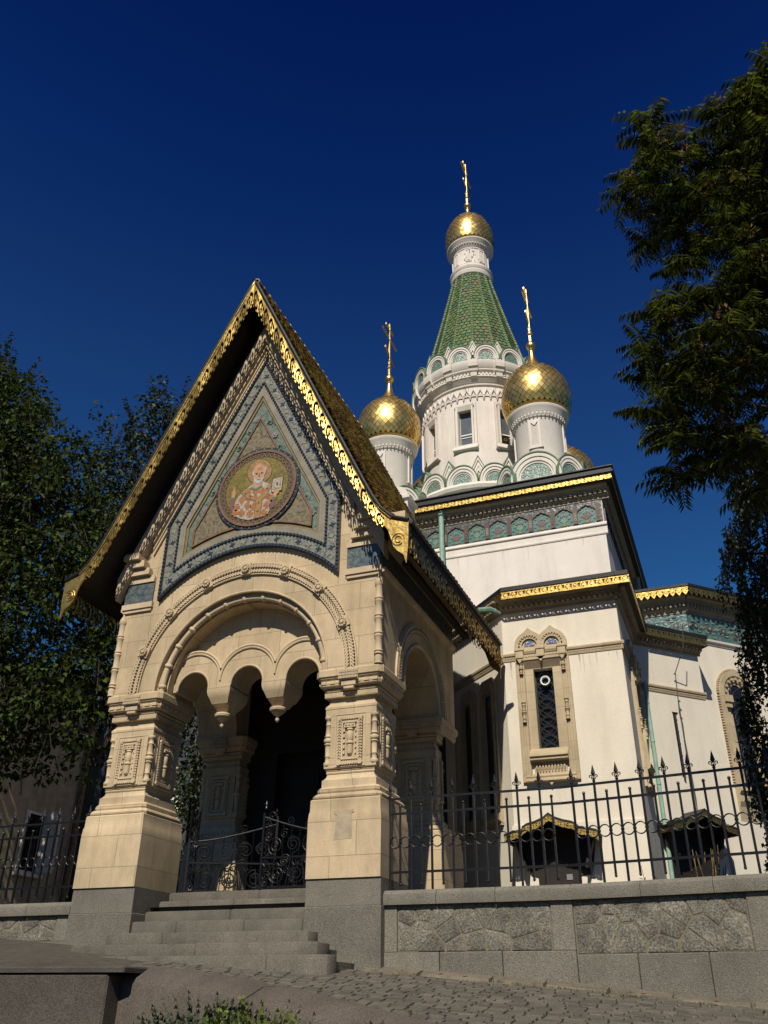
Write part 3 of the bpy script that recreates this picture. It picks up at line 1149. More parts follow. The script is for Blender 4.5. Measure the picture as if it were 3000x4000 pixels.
for u in (-.435, .435):
    m = MB(F)
    m.stack([(.075, .10, ZS - .27), (.115, .14, ZS - .20), (.125, .2, ZS - .17), (.155, .24, ZS - .09), (.175, .26, ZS - .05), (.185, .27, ZS + .0), (.185, .27, ZS + .06)], u, -.505)
    m.lathe([(.004, -.16), (.026, -.135), (.028, -.11), (.016, -.095), (.018, -.075), (.05, -.055), (.112, .0), (.118, .028), (.10, .048), (.06, .062)], u, -.42, 18, ZS - .335)
    ob("pendant", m, 'sand', cus, smooth=30)

# ---- side arches
for fr, nm in ((FR_, "side_wall"), (FL_, "side_wall")):
    m = MB(fr)
    cu = 1.655
    n = 32
    out, inn = [], []
    for i in range(n + 1):
        a = R(180 * i / n)
        c, s_ = cos(a), sin(a)
        lo = min(1.63 / max(abs(c), 1e-6), 1.62 / max(s_, 1e-6))
        out.append((cu + c * lo, ZS + s_ * lo))
        inn.append((cu + c * .78, ZS + s_ * .78))
    m.ring(out, inn, -.72, 0, closed=False)
    ob(nm, m, 'sand', porch)
    m = MB(fr)
    for rr_, sg in ((1.0, 1), (1.07, -1)):
        for i in range(70):
            a = R(180 * (i + .5) / 70)
            c, s_ = cos(a), sin(a)
            t, rad = Vector((-s_, 0, c)), Vector((c, 0, s_))
            ax = (t * .8 + rad * .6 * sg).normalized()
            ay = Vector((0, 1, 0))
            m.obox(Vector((cu + rr_ * c, .012, ZS + rr_ * s_)), ax * .036, ay * .035, ax.cross(ay) * .011)
    m.arcband(cu, ZS, .95, .965, 0, .03, 0, 180, 30)
    m.arcband(cu, ZS, 1.105, 1.12, 0, .03, 0, 180, 30)
    m.arctube(cu, ZS, .80, .0, .03, 0, 180, 30, 6)
    ob("rope_moulding", m, 'sand2', porch)
    m = MB(fr)
    m.extr([(0, 5.18), (.05, 5.2), (.06, 5.25), (.0, 5.27)], 0, 3.3)
    m.extr([(0, 5.62), (.09, 5.66), (.14, 5.76), (.24, 5.80), (.24, 5.9), (.34, 5.95), (.34, 6.1), (-.3, 6.1)], .02, 3.28)
    ob("side_cornice", m, 'sand2', porch)
    m = MB(fr)
    m.box(.02, 3.28, 0, .012, 5.27, 5.62)
    ob("tile_band", m, 'bluetile', porch)

# ---- back wall with the inner door
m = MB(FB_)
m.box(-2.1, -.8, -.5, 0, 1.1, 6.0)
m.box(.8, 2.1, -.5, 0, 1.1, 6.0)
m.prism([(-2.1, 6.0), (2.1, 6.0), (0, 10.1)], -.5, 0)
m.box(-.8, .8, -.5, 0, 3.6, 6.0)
ob("back_wall", m, 'wood', porch)  # back wall and ceiling darkened in colour for the interior shade
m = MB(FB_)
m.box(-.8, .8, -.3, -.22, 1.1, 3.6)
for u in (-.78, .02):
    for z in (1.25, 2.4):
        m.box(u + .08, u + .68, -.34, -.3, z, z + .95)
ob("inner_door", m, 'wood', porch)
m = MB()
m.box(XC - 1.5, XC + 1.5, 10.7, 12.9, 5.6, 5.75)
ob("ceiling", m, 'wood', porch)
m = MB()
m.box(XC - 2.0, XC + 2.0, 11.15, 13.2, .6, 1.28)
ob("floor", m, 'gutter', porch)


# ---- piers
def baluster(m, u, v, z0, z1, r_, n=10):
    h = z1 - z0
    P = [(.9, 0), (1.0, .03), (.9, .06), (.62, .08), (.62, .16), (.8, .18), (.62, .2), (.72, .36), (.74, .40), (1.0, .42), (.74, .45), (1.05, .47), (1.1, .5), (1.05, .53), (.74, .55), (1.0, .58), (.74, .6), (.72, .64), (.62, .8), (.8, .82), (.62, .84), (.62, .92), (.9, .94), (1.0, .97), (.9, 1)]
    m.lathe([(r_ * a, z0 + h * b) for a, b in P], u, v, n)


def pier(cx, cy, front):
    """cx,cy centre; front: carve the panels"""
    m = MB()
    z0 = .2 if cy < 11.5 else 1.1
    q = .48
    m.bbox(cx - q, cx + q, cy - q + .02, cy + q - .02, z0, 1.0, .006)
    m.bbox(cx - q + .005, cx + q - .005, cy - q + .025, cy + q - .025, 1.004, 1.30, .006)
    mi = MB()
    p = ob("pier", _pier_body(cx, cy), 'sand', porch, smooth=25)
    ob("granite_base", m, 'granite', p, smooth=30)
    # capital details
    m = MB()
    for sx, sy in ((0, -1), (1, 0), (0, 1), (-1, 0)):
        for k in range(7):
            t = -.36 + .12 * k
            if sx == 0:
                m.box(cx + t - .035, cx + t + .035, cy + sy * .425 - .02, cy + sy * .425 + .02, 3.665, 3.705)
            else:
                m.box(cx + sx * .425 - .02, cx + sx * .425 + .02, cy + t - .035, cy + t + .035, 3.665, 3.705)
    for sx in (-1, 1):
        m.box(cx - .135, cx + .135, cy - .485, cy + .3, 3.69, 3.83)
        for k in range(3):
            zz = 3.71 + .04 * k
            for j in range(12):
                m.obox((cx - .12 + .0215 * j, cy - .49, zz + .01), (.011, 0, .006), (0, .014, 0), (-.004, 0, .014))
        m.box(cx - .1, cx + .1, cy - .47, cy + .2, 3.62, 3.68)
        m.box(cx - .07, cx + .07, cy - .46, cy + .2, 3.58, 3.62)
        break
    ob("capital_carving", m, 'sand2', p)
    # corner balusters and carved panels on the shaft
    h = .352
    m = MB()
    for sx in (-1, 1):
        for sy in (-1, 1):
            baluster(m, cx + sx * (h - .035), cy + sy * (h - .035), 2.635, 3.265, .055)
    ob("corner_baluster", m, 'sand2', p, smooth=50)
    for ang in (0, 90, 180, 270):
        fr = Fr((cx, cy, 0), ang)
        m = MB(fr)
        v = h + .0
        zc0, zc1 = 2.63, 3.24
        uo, ui = .168, .118
        # frame lines
        m.ring([(-.21, 2.605), (.21, 2.605), (.21, 3.275), (-.21, 3.275)], [(-.2, 2.615), (.2, 2.615), (.2, 3.265), (-.2, 3.265)], v, v + .007)
        # rope frame
        n = 17
        for sg in (-1, 1):
            for k in range(n):
                z = zc0 + (zc1 - zc0) * (k + .5) / n
                for s2 in (-1, 1):
                    m.obox((sg * (uo - .024) + s2 * .012, v + .012, z), (.013, 0, -s2 * .009), (0, .014, 0), (s2 * .004, 0, .009))
        for z in (zc0 + .02, zc1 - .02):
            for k in range(8):
                u = -uo + .035 + (2 * uo - .07) * (k + .5) / 8
                m.obox((u, v + .012, z), (.014, 0, .008), (0, .014, 0), (-.006, 0, .02))
            for sg in (-1, 1):
                m.disc(sg * (uo - .022), z, .03, v, v + .03, 10)
        # inner relief
        m.ring([(-ui, 2.69), (ui, 2.69), (ui, 3.18), (-ui, 3.18)], [(-.095, 2.715), (.095, 2.715), (.095, 3.155), (-.095, 3.155)], v, v + .022)
        m.prism([(-.08, 3.09), (.08, 3.09), (.07, 3.14), (-.07, 3.14)], v, v + .035)
        for k in range(3):
            m.box(-.06 + .045 * k, -.035 + .045 * k, v, v + .045, 3.115, 3.135)
        for k in range(5):
            for sg in (-1, 1):
                m.box(sg * .08 - .012, sg * .08 + .012, v, v + .02, 2.76 + .07 * k, 2.795 + .07 * k)
        m.lathe([(.01, 2.745), (.035, 2.76), (.042, 2.785), (.042, 2.85), (.045, 2.862), (.03, 2.875), (.052, 2.888), (.052, 2.905), (.034, 2.92), (.045, 2.94), (.045, 3.03), (.038, 3.045), (.05, 3.06), (.04, 3.08)], 0, v, 12)
        ob("carved_panel", m, 'sand2', p, smooth=40)
    return p


def _pier_body(cx, cy):
    m = MB()
    q = .475
    lv = [(q, q, 1.30), (q + .003, q, 1.95), (q - .005, q - .005, 2.04), (.462, .462, 2.06), (.46, .46, 2.19), (.45, .45, 2.205)]
    m.stack(lv, cx, cy)
    m.stack([(.44, .44, 2.2), (.455, .455, 2.215), (.46, .46, 2.235), (.45, .45, 2.255), (.43, .43, 2.275)], cx, cy, .12)
    m.stack([(.40, .40, 2.27), (.415, .415, 2.30), (.415, .415, 2.33), (.39, .39, 2.36)], cx, cy, .12)
    m.stack([(.365, .365, 2.355), (.365, .365, 2.45), (.352, .352, 2.455), (.325, .325, 2.49), (.315, .315, 2.53)], cx, cy)
    m.stack([(.322, .322, 2.53), (.328, .328, 2.545), (.322, .322, 2.558), (.332, .332, 2.572), (.322, .322, 2.585), (.35, .35, 2.60)], cx, cy)
    h = .352
    # shaft with cut corners for the balusters
    c = .075
    pl = [(-h + c, -h), (h - c, -h), (h - c, -h + c), (h, -h + c), (h, h - c), (h - c, h - c), (h - c, h), (-h + c, h), (-h + c, h - c), (-h, h - c), (-h, -h + c), (-h + c, -h + c)]
    m.vprism([(cx + a, cy + b) for a, b in pl], 2.64, 3.265)
    m.stack([(h, h, 2.598), (h, h, 2.642)], cx, cy)
    m.stack([(h, h, 3.262), (h, h, 3.345), (h + .006, h + .006, 3.352), (h + .006, h + .006, 3.38), (.335, .335, 3.41), (.318, .318, 3.43), (.31, .31, 3.50)], cx, cy)
    m.stack([(.37, .37, 3.50), (.372, .372, 3.565), (.36, .36, 3.57)], cx, cy)
    m.stack([(.375, .375, 3.575), (.385, .385, 3.60), (.375, .375, 3.615)], cx, cy, .1)
    m.stack([(.40, .40, 3.62), (.43, .43, 3.64), (.44, .44, 3.68), (.43, .43, 3.71), (.455, .455, 3.735), (.455, .455, 3.75), (.475, .475, 3.76), (.475, .475, 3.84), (.46, .46, 3.862)], cx, cy, .12)
    return m


for cx in (XC - 1.665, XC + 1.68):
    pier(cx, 10.43, True)
    pier(cx, 12.87, False)

# ghost of a removed plaque on the right pier base
m = MB(Fr((XC + 1.68, 9.955, 0), 0))
m.prism([(-.13, 1.72), (.11, 1.73), (.10, 2.02), (.13, 2.03), (.12, 2.06), (-.14, 2.05), (-.13, 2.02), (-.09, 2.0)], -.01, .002)
M['ghost'] = mat("stain_stone", (0.44, 0.35, 0.23), 0.9, var=0.25, nscale=6)
ob("plaque_mark", m, 'ghost', porch)

# corner string colonnettes on the upper front wall
for sg in (-1, 1):
    m = MB(F)
    u = sg * (HW - .03)
    prof = [(.002, 5.22), (.025, 5.16), (.018, 5.12), (.05, 5.06), (.062, 5.0), (.05, 4.98)]
    z = 4.98
    for k in range(4):
        prof += [(.046, z - .02), (.046, z - .16), (.062, z - .19), (.05, z - .21), (.064, z - .23)]
        z -= .25
    prof += [(.045, z), (.06, z - .04), (.045, z - .08), (.06, 3.87)]
    m.lathe(prof[::-1], u, .0, 12)
    ob("corner_colonnette", m, 'sand2', porch, smooth=50)

# tile bands and stepped corbels at the gable feet
for sg in (-1, 1):
    a, b = sorted((sg * 1.60, sg * 2.10))
    m = MB(F)
    m.box(a, b, .0, .03, 5.285, 5.62)
    ob("tile_band", m, 'bluetile', porch)
    m = MB(F)
    m.box(a - .02, b + .02, .0, .05, 5.2, 5.285)
    m.box(a - .0, b + .0, .0, .03, 5.15, 5.2)
    for k in range(4):
        e = .055 * k
        z = 5.62 + .115 * k
        u0 = 1.60 + .075 * k
        aa, bb = sorted((sg * u0, sg * 2.105))
        m.box(aa, bb, .0, .05 + e, z, z + .075)
        aa, bb = sorted((sg * (u0 + .02), sg * 2.1))
        m.box(aa, bb, .0, .03 + e, z + .075, z + .115)
    ob("stepped_corbel", m, 'sand2', porch)

# raking stone mouldings under the roof
m = MB(F)
for o0, o1, v in ((.02, .10, .035), (.10, .14, .055), (.14, .20, .035), (.20, .24, .085), (.24, .31, .07), (.31, .35, .13), (.35, .66, .15)):
    for sg in (-1, 1):
        du = 2.04
        z0 = 9.52
        k = math.sqrt(1 + du * du)
        def L_(off, u):
            return z0 + off * k * .45 - du * u
        ub = 1.70 if o0 < .3 else 2.2
        m.prism([(0, L_(o0, 0)), (sg * ub, L_(o0, ub)), (sg * ub, L_(o1, ub)), (0, L_(o1, 0))], -.02, v)
ob("raking_cornice", m, 'sand2', porch)
m = MB(F)
for sg in (-1, 1):
    m.prism([(0, 10.12), (sg * 2.2, 10.12 - 2.04 * 2.2), (sg * 2.2, 10.40 - 2.04 * 2.2), (0, 10.40)], -.02, .13)
ob("roof_shade_lining", m, 'wood', porch)  # dark strip on the gable stands in for the shade under the roof


# ---- mosaic gable
def gshape(d, arc0=2.04):
    """outline offset inwards by d: apex, shoulder, foot, arc"""
    k = 1.967
    n = math.sqrt(1 + k * k)
    za = 9.46 - d * n
    us_ = 1.478 - d
    r_ = arc0 + d
    zs = za - k * us_
    pts = [(0, za), (us_, zs)]
    th0 = math.acos(min(1, us_ / r_))
    pts.append((us_, ZS + r_ * sin(th0)))
    N_ = 24
    for i in range(1, N_):
        th = th0 + (PI - 2 * th0) * i / N_
        pts.append((r_ * cos(th), ZS + r_ * sin(th)))
    pts.append((-us_, ZS + r_ * sin(th0)))
    pts.append((-us_, zs))
    return pts


mos = MB(F)
bands = [(0.0, .038, 'blue', .07), (.038, .20, 'bordertile', .045), (.20, .228, 'blue', .06), (.228, .335, 'greystone', .05), (.335, .375, 'ochre', .03)]
slots = ['blue', 'bordertile', 'greystone', 'ochre', 'greenrelief']
for a, b, mt, v in bands:
    mos.mi = slots.index(mt)
    mos.ring(gshape(a), gshape(b), -.02, v)
mos.mi = 4
mos.prism(gshape(.374), -.02, .012)
mp_ = ob("mosaic_panel", mos, slots, porch)
# beads on the blue ropes
m = MB(F)
for d, v, n_ in ((.019, .072, 190), (.214, .062, 160)):
    P = gshape(d) + [gshape(d)[0]]
    Ls = [math.dist(P[i], P[i + 1]) for i in range(len(P) - 1)]
    T = sum(Ls)
    i, acc = 0, 0
    for k in range(n_):
        s_ = T * (k + .5) / n_
        while s_ > acc + Ls[i]:
            acc += Ls[i]
            i += 1
        t = (s_ - acc) / Ls[i]
        u, z = lerp(P[i][0], P[i + 1][0], t), lerp(P[i][1], P[i + 1][1], t)
        tu, tz = (P[i + 1][0] - P[i][0]) / Ls[i], (P[i + 1][1] - P[i][1]) / Ls[i]
        m.obox((u, v, z), (tu * .012, 0, tz * .012), (0, .010, 0), (-tz * .018, 0, tu * .018))
ob("glazed_beads", m, 'blue', mp_)
# white leaf motifs in the border
m = MB(F)
P = gshape(.12) + [gshape(.12)[0]]
Ls = [math.dist(P[i], P[i + 1]) for i in range(len(P) - 1)]
T = sum(Ls)
i, acc = 0, 0
n_ = 58
M['cream'] = mat("cream_glaze", (0.29, 0.265, 0.20), 0.4, var=0.3, nscale=9)
for k in range(n_):
    s_ = T * (k + .5) / n_
    while s_ > acc + Ls[i]:
        acc += Ls[i]
        i += 1
    t = (s_ - acc) / Ls[i]
    u, z = lerp(P[i][0], P[i + 1][0], t), lerp(P[i][1], P[i + 1][1], t)
    tu, tz = (P[i + 1][0] - P[i][0]) / Ls[i], (P[i + 1][1] - P[i][1]) / Ls[i]
    poly = []
    for j in range(8):
        b = 2 * PI * j / 8 + .3
        r_ = .056 if j % 2 == 0 else .025
        x, y = r_ * cos(b) * .9, r_ * sin(b)
        poly.append((u + x * tu - y * tz, z + x * tz + y * tu))
    m.mi = 0 if k % 2 else 1
    m.prism(poly, .04, .053)
ob("leaf_ornament", m, ['cream', 'blue'], mp_)
# leaf sprays in the green field
m = MB(F)
rnd = random.Random(21)
M['palegreen'] = mat("pale_green_glaze", (0.17, 0.25, 0.18), 0.4, var=0.3, nscale=9)
M['lilac'] = mat("lilac_glaze", (0.27, 0.235, 0.26), 0.4, var=0.3, nscale=9)
P = gshape(.52) + [gshape(.52)[0]]
Ls = [math.dist(P[i], P[i + 1]) for i in range(len(P) - 1)]
T = sum(Ls)
i, acc = 0, 0
n_ = 46
for k in range(n_):
    s_ = T * (k + .5) / n_
    while s_ > acc + Ls[i]:
        acc += Ls[i]
        i += 1
    t = (s_ - acc) / Ls[i]
    u, z = lerp(P[i][0], P[i + 1][0], t), lerp(P[i][1], P[i + 1][1], t)
    tu, tz = (P[i + 1][0] - P[i][0]) / Ls[i], (P[i + 1][1] - P[i][1]) / Ls[i]
    w_ = .05 * (1 if k % 2 else -1)
    u, z = u - tz * w_, z + tu * w_
    if k % 3 == 0:
        m.mi = 1
        for j in range(6):
            b = 2 * PI * j / 6
            m.disc(u + .035 * cos(b), z + .035 * sin(b), .022, .01, .028, 7)
        m.disc(u, z, .018, .01, .034, 7)
    else:
        m.mi = 0
        a0 = rnd.uniform(0, 6.28)
        for j in range(5):
            b = a0 + .55 * (j - 2)
            L = .10 if j == 2 else .075
            c_, s__ = cos(b), sin(b)
            m.prism([(u, z), (u + L * .5 * c_ - .022 * s__, z + L * .5 * s__ + .022 * c_), (u + L * c_, z + L * s__), (u + L * .5 * c_ + .022 * s__, z + L * .5 * s__ - .022 * c_)], .01, .026)
ob("foliage_relief", m, ['palegreen', 'lilac'], mp_)

# inner rose triangle
tri_o = [(0, 8.30), (1.02, 6.36), (1.02, 6.09)] + [(2.44 * cos(R(a)), ZS + 2.44 * sin(R(a))) for a in (66, 72, 78, 84, 90, 96, 102, 108, 114)] + [(-1.02, 6.09), (-1.02, 6.36)]
def shrink(P, d):
    c = (0, 6.85)
    q = []
    for x, y in P:
        L = math.hypot(x - c[0], y - c[1])
        q.append((c[0] + (x - c[0]) * (1 - d / L), c[1] + (y - c[1]) * (1 - d / L)))
    return q
m = MB(F)
m.mi = 0
m.prism(tri_o, -.01, .03)
m.mi = 1
m.ring(tri_o, shrink(tri_o, .05), -.01, .05)
ob("rose_field", m, ['pinkrelief', 'terra'], mp_)

# medallion with the half figure
MC = (.06, 6.93)
m = MB(F)
sl_ = ['blue', 'terra', 'brownred', 'mgold', 'ochre']
m.mi = 0
m.disc(*MC, .725, .02, .058, 56)
m.mi = 1
m.ring([(MC[0] + .675 * cos(2 * PI * i / 56), MC[1] + .675 * sin(2 * PI * i / 56)) for i in range(56)], [(MC[0] + .635 * cos(2 * PI * i / 56), MC[1] + .635 * sin(2 * PI * i / 56)) for i in range(56)], .02, .08)
m.mi = 2
m.disc(*MC, .64, .02, .066, 56)
m.mi = 3
m.disc(*MC, .535, .02, .072, 56)
m.mi = 4
for i in range(40):
    b = 2 * PI * i / 40
    for sg in (-1, 1):
        c0 = (MC[0] + .588 * cos(b), .068, MC[1] + .588 * sin(b))
        t = Vector((-sin(b), 0, cos(b)))
        rd = Vector((cos(b), 0, sin(b)))
        ax = (t * .7 + rd * .75 * sg).normalized()
        m.obox(c0, ax * .062, (0, .004, 0), ax.cross(Vector((0, 1, 0))) * .006)
for i in range(64):
    b = 2 * PI * i / 64
    m.mi = 3 if i % 2 else 0
    m.obox((MC[0] + .70 * cos(b), .06, MC[1] + .70 * sin(b)), (.012, 0, 0), (0, .005, 0), (0, 0, .012))
med = ob("medallion", m, sl_, mp_)
fs = ['mhalo', 'mskin', 'mgrey', 'mwhite', 'morange', 'myellow', 'mplum', 'mdark', 'mgreen', 'mgold']
m = MB(F)


def pix(x, y):
    """saint detail drawing (0..1659 grid of the medallion view) -> u,z"""
    u = (x - 705) / 920.0 * 1.27
    z = 6.93 - (y - 735 - (x - 705) * -.13) / 865.0 * 1.27
    return (u * .97 + .06, z)


def pp(mt, P, v):
    m.mi = fs.index(mt)
    m.prism([pix(*p) for p in P], .06, v)


def pe(mt, x, y, rx, ry, v, n=20):
    m.mi = fs.index(mt)
    m.prism([pix(x + rx * cos(2 * PI * i / n), y + ry * sin(2 * PI * i / n)) for i in range(n)], .06, v)


pe('mdark', 724, 540, 168, 160, .074, 28)
pe('mhalo', 724, 540, 160, 152, .076, 28)
# robe
robe = [(640, 700), (560, 760), (480, 830), (430, 930), (400, 1010), (430, 1060), (540, 1110), (640, 1125), (760, 1110), (880, 1060), (905, 1010), (930, 900), (910, 760), (860, 700), (760, 660)]
pp('mwhite', robe, .078)
crosses = [(600, 790), (530, 880), (610, 960), (700, 880), (540, 1040), (650, 1055), (470, 970), (700, 790), (690, 975), (845, 840), (860, 960), (830, 1050), (790, 790), (905, 880), (455, 1040), (620, 870), (745, 1040)]
for cx_, cy_ in crosses:
    a_, b_ = 44, 20
    pp('morange', [(cx_ - a_, cy_ - b_), (cx_ - b_, cy_ - b_), (cx_ - b_, cy_ - a_), (cx_ + b_, cy_ - a_), (cx_ + b_, cy_ - b_), (cx_ + a_, cy_ - b_), (cx_ + a_, cy_ + b_), (cx_ + b_, cy_ + b_), (cx_ + b_, cy_ + a_), (cx_ - b_, cy_ + a_), (cx_ - b_, cy_ + b_), (cx_ - a_, cy_ + b_)], .080)
pp('mplum', [(500, 800), (555, 745), (640, 830), (720, 865), (800, 820), (880, 690), (910, 720), (850, 850), (800, 900), (790, 1105), (705, 1118), (712, 905), (600, 880)], .0815)
pp('myellow', [(512, 798), (555, 755), (640, 836), (720, 870), (800, 825), (880, 700), (902, 720), (842, 848), (792, 896), (782, 1098), (714, 1110), (720, 898), (602, 868)], .083)
for (x, y) in ((570, 810), (640, 850), (750, 930), (748, 1030), (850, 760)):
    pp('mplum', [(x - 22, y - 4), (x + 22, y - 4), (x + 22, y + 4), (x - 22, y + 4)], .0845)
    pp('mplum', [(x - 4, y - 22), (x + 4, y - 22), (x + 4, y + 22), (x - 4, y + 22)], .0845)
# arms
pp('mplum', [(385, 860), (430, 850), (440, 930), (420, 1030), (395, 1010), (372, 930)], .080)
pp('mgreen', [(385, 850), (432, 842), (434, 868), (385, 874)], .082)
pp('mplum', [(905, 890), (975, 880), (950, 990), (890, 1010)], .080)
pp('mgreen', [(900, 880), (980, 865), (985, 890), (905, 905)], .082)
# blessing hand, holding hand
pp('mskin', [(388, 848), (384, 790), (400, 765), (404, 715), (412, 712), (416, 760), (424, 715), (432, 720), (428, 770), (440, 800), (432, 845)], .083)
pp('mskin', [(930, 870), (940, 810), (965, 790), (1005, 785), (1005, 820), (980, 840), (975, 872)], .088)
# book
pp('mdark', [(905, 650), (1045, 620), (1040, 800), (900, 818)], .083)
pp('mwhite', [(914, 655), (1040, 627), (1034, 790), (910, 808)], .085)
pp('myellow', [(930, 672), (1024, 650), (1020, 770), (926, 788)], .0858)
pe('mgrey', 974, 715, 34, 52, .0868, 14)
pe('mplum', 974, 715, 14, 30, .0875, 10)
for x, y in ((940, 690), (1010, 672), (936, 770), (1006, 755)):
    pe('mgrey', x, y, 12, 12, .0868, 8)
# neck, collar, head
pp('mskin', [(660, 660), (770, 640), (780, 730), (700, 760), (640, 730)], .082)
pp('mgreen', [(625, 735), (700, 752), (775, 715), (782, 738), (704, 776), (618, 752)], .084)
pe('mskin', 727, 540, 80, 92, .085, 24)
pp('mskin', [(652, 560), (800, 545), (790, 640), (730, 690), (670, 660)], .0852)
# hair and beard
pp('mgrey', [(645, 600), (636, 560), (648, 515), (664, 520), (660, 570), (668, 600)], .0865)
pp('mgrey', [(800, 590), (822, 520), (806, 480), (796, 492), (802, 540), (790, 590)], .0865)
pp('mgrey', [(705, 462), (735, 448), (765, 458), (740, 464)], .0865)
pp('mgrey', [(655, 595), (672, 630), (700, 640), (722, 630), (748, 640), (775, 622), (796, 585), (792, 640), (770, 680), (722, 700), (690, 692), (664, 656)], .0868)
pp('mwhite', [(690, 636), (722, 622), (755, 634), (722, 644)], .0878)
pp('mdark', [(706, 646), (724, 641), (742, 645), (724, 651)], .0885)
# eyes, brows, nose
for x in (694, 764):
    pp('mdark', [(x - 22, 560 - (x - 727) * .1), (x + 18, 560 - (x - 727) * .1), (x + 16, 568 - (x - 727) * .1), (x - 18, 570 - (x - 727) * .1)], .0868)
    pe('mdark', x, 578 - (x - 727) * .1, 11, 6, .0868, 8)
pp('mplum', [(724, 565), (732, 565), (742, 612), (722, 616), (716, 610)], .0866)
for k in range(3):
    pp('mplum', [(700, 505 + 12 * k), (760, 497 + 12 * k), (760, 499 + 12 * k), (700, 508 + 12 * k)], .0864)
ob("saint_figure", m, fs, med)

# ---- roof
OUT = [(0, 10.70), (1.0, 8.57), (2.0, 6.43), (2.18, 6.05), (2.34, 5.76), (2.52, 5.58), (2.74, 5.50)]
INN = [(0, 10.17), (1.0, 8.14), (2.0, 6.09), (2.18, 5.73), (2.34, 5.47), (2.46, 5.34), (2.54, 5.18)]
Y0R, Y1R = 9.38, 14.08
m = MB(Fr((XC, 0, 0), 0))
for sg in (-1, 1):
    lo = [(sg * u, z - .10) for u, z in OUT]
    up = [(sg * u, z + .0) for u, z in OUT]
    m.ring(up, lo, -Y1R, -Y0R - .02, closed=False)
ob("roof_boarding", m, 'wood', porch)
# rafters / purlins seen under the eaves
for sg in (-1, 1):
    for (u, z) in ((2.35, 5.56), (1.7, 6.9)):
        m = MB(Fr((XC, 0, 0), 0))
        m.box(sg * u - .05, sg * u + .05, -YB, -YF - .3, z - .18, z - .11)
        ob("eaves_purlin", m, 'wood', porch)
# tiles
LT = [0]
for i in range(len(OUT) - 1):
    LT.append(LT[-1] + math.dist(OUT[i], OUT[i + 1]))


def roofpt(s_, lift):
    for i in range(len(OUT) - 1):
        if s_ <= LT[i + 1] + 1e-6:
            t = (s_ - LT[i]) / (LT[i + 1] - LT[i])
            a, b = OUT[i], OUT[i + 1]
            L = LT[i + 1] - LT[i]
            nu, nz_ = -(b[1] - a[1]) / L, (b[0] - a[0]) / L
            return (lerp(a[0], b[0], t) + nu * lift, lerp(a[1], b[1], t) + nz_ * lift)
    return OUT[-1]


rnd = random.Random(2)
for sg in (-1, 1):
    m = MB(Fr((XC, 0, 0), 0))
    rows = 50
    dl = LT[-1] / rows
    for r_ in range(rows):
        ncol = 34
        for c in range(ncol):
            y0 = Y0R + (Y1R - Y0R) * (c + (.5 if r_ % 2 else 0)) / ncol
            y1 = min(y0 + (Y1R - Y0R) / ncol * .97, Y1R)
            if y0 >= Y1R - .01:
                continue
            s0, s1 = dl * r_, min(dl * (r_ + 1.25), LT[-1])
            a0 = roofpt(s0, .012)
            a1 = roofpt(s1, .075 + rnd.uniform(0, .012))
            am = roofpt(s1 - dl * .3, .062)
            b1 = roofpt(s1, .015)
            ym = (y0 + y1) / 2
            P = [(sg * a0[0], -y0, a0[1]), (sg * a0[0], -y1, a0[1]), (sg * am[0], -y1, am[1]), (sg * a1[0], -(y1 - .03), a1[1]), (sg * a1[0], -(y0 + .03), a1[1]), (sg * am[0], -y0, am[1]),
                 (sg * b1[0], -(y1 - .03), b1[1]), (sg * b1[0], -(y0 + .03), b1[1])]
            m.add(P, [(0, 1, 2, 3, 4, 5), (3, 6, 7, 4)])
    ob("roof_tiles", m, 'brntile', porch, recalc=False)
m = MB(Fr((XC, 0, 0), 0))
m.tube([(0, -Y0R, 10.74), (0, -Y1R, 10.74)], .05, 8)
for k in range(24):
    m.tube([(0, -(Y0R + .2 * k), 10.745), (0, -(Y0R + .2 * k + .05), 10.745)], .062, 8)
ob("ridge_tiles", m, 'brntile', porch, smooth=40)


# ---- gilt bargeboards
def scroll(p, q):
    """p along one motif 0..1, q 0 at outer edge .. 1 inner edge"""
    if q < .24:
        return True
    x = (p - .5) * 1.1
    y = (q - .62) / .38 * .5
    d = math.hypot(x, y)
    a = math.degrees(math.atan2(y, x))
    if .27 < d < .49 and not (-40 < a < 60):
        return False
    if d < .16 and a > -120:
        return False
    if math.hypot(x - .45, y + .22) < .15:
        return False
    if math.hypot(x - .36, y - .28) < .15:
        return False
    if q > .94 and abs(p - .5) > .36:
        return False
    return True


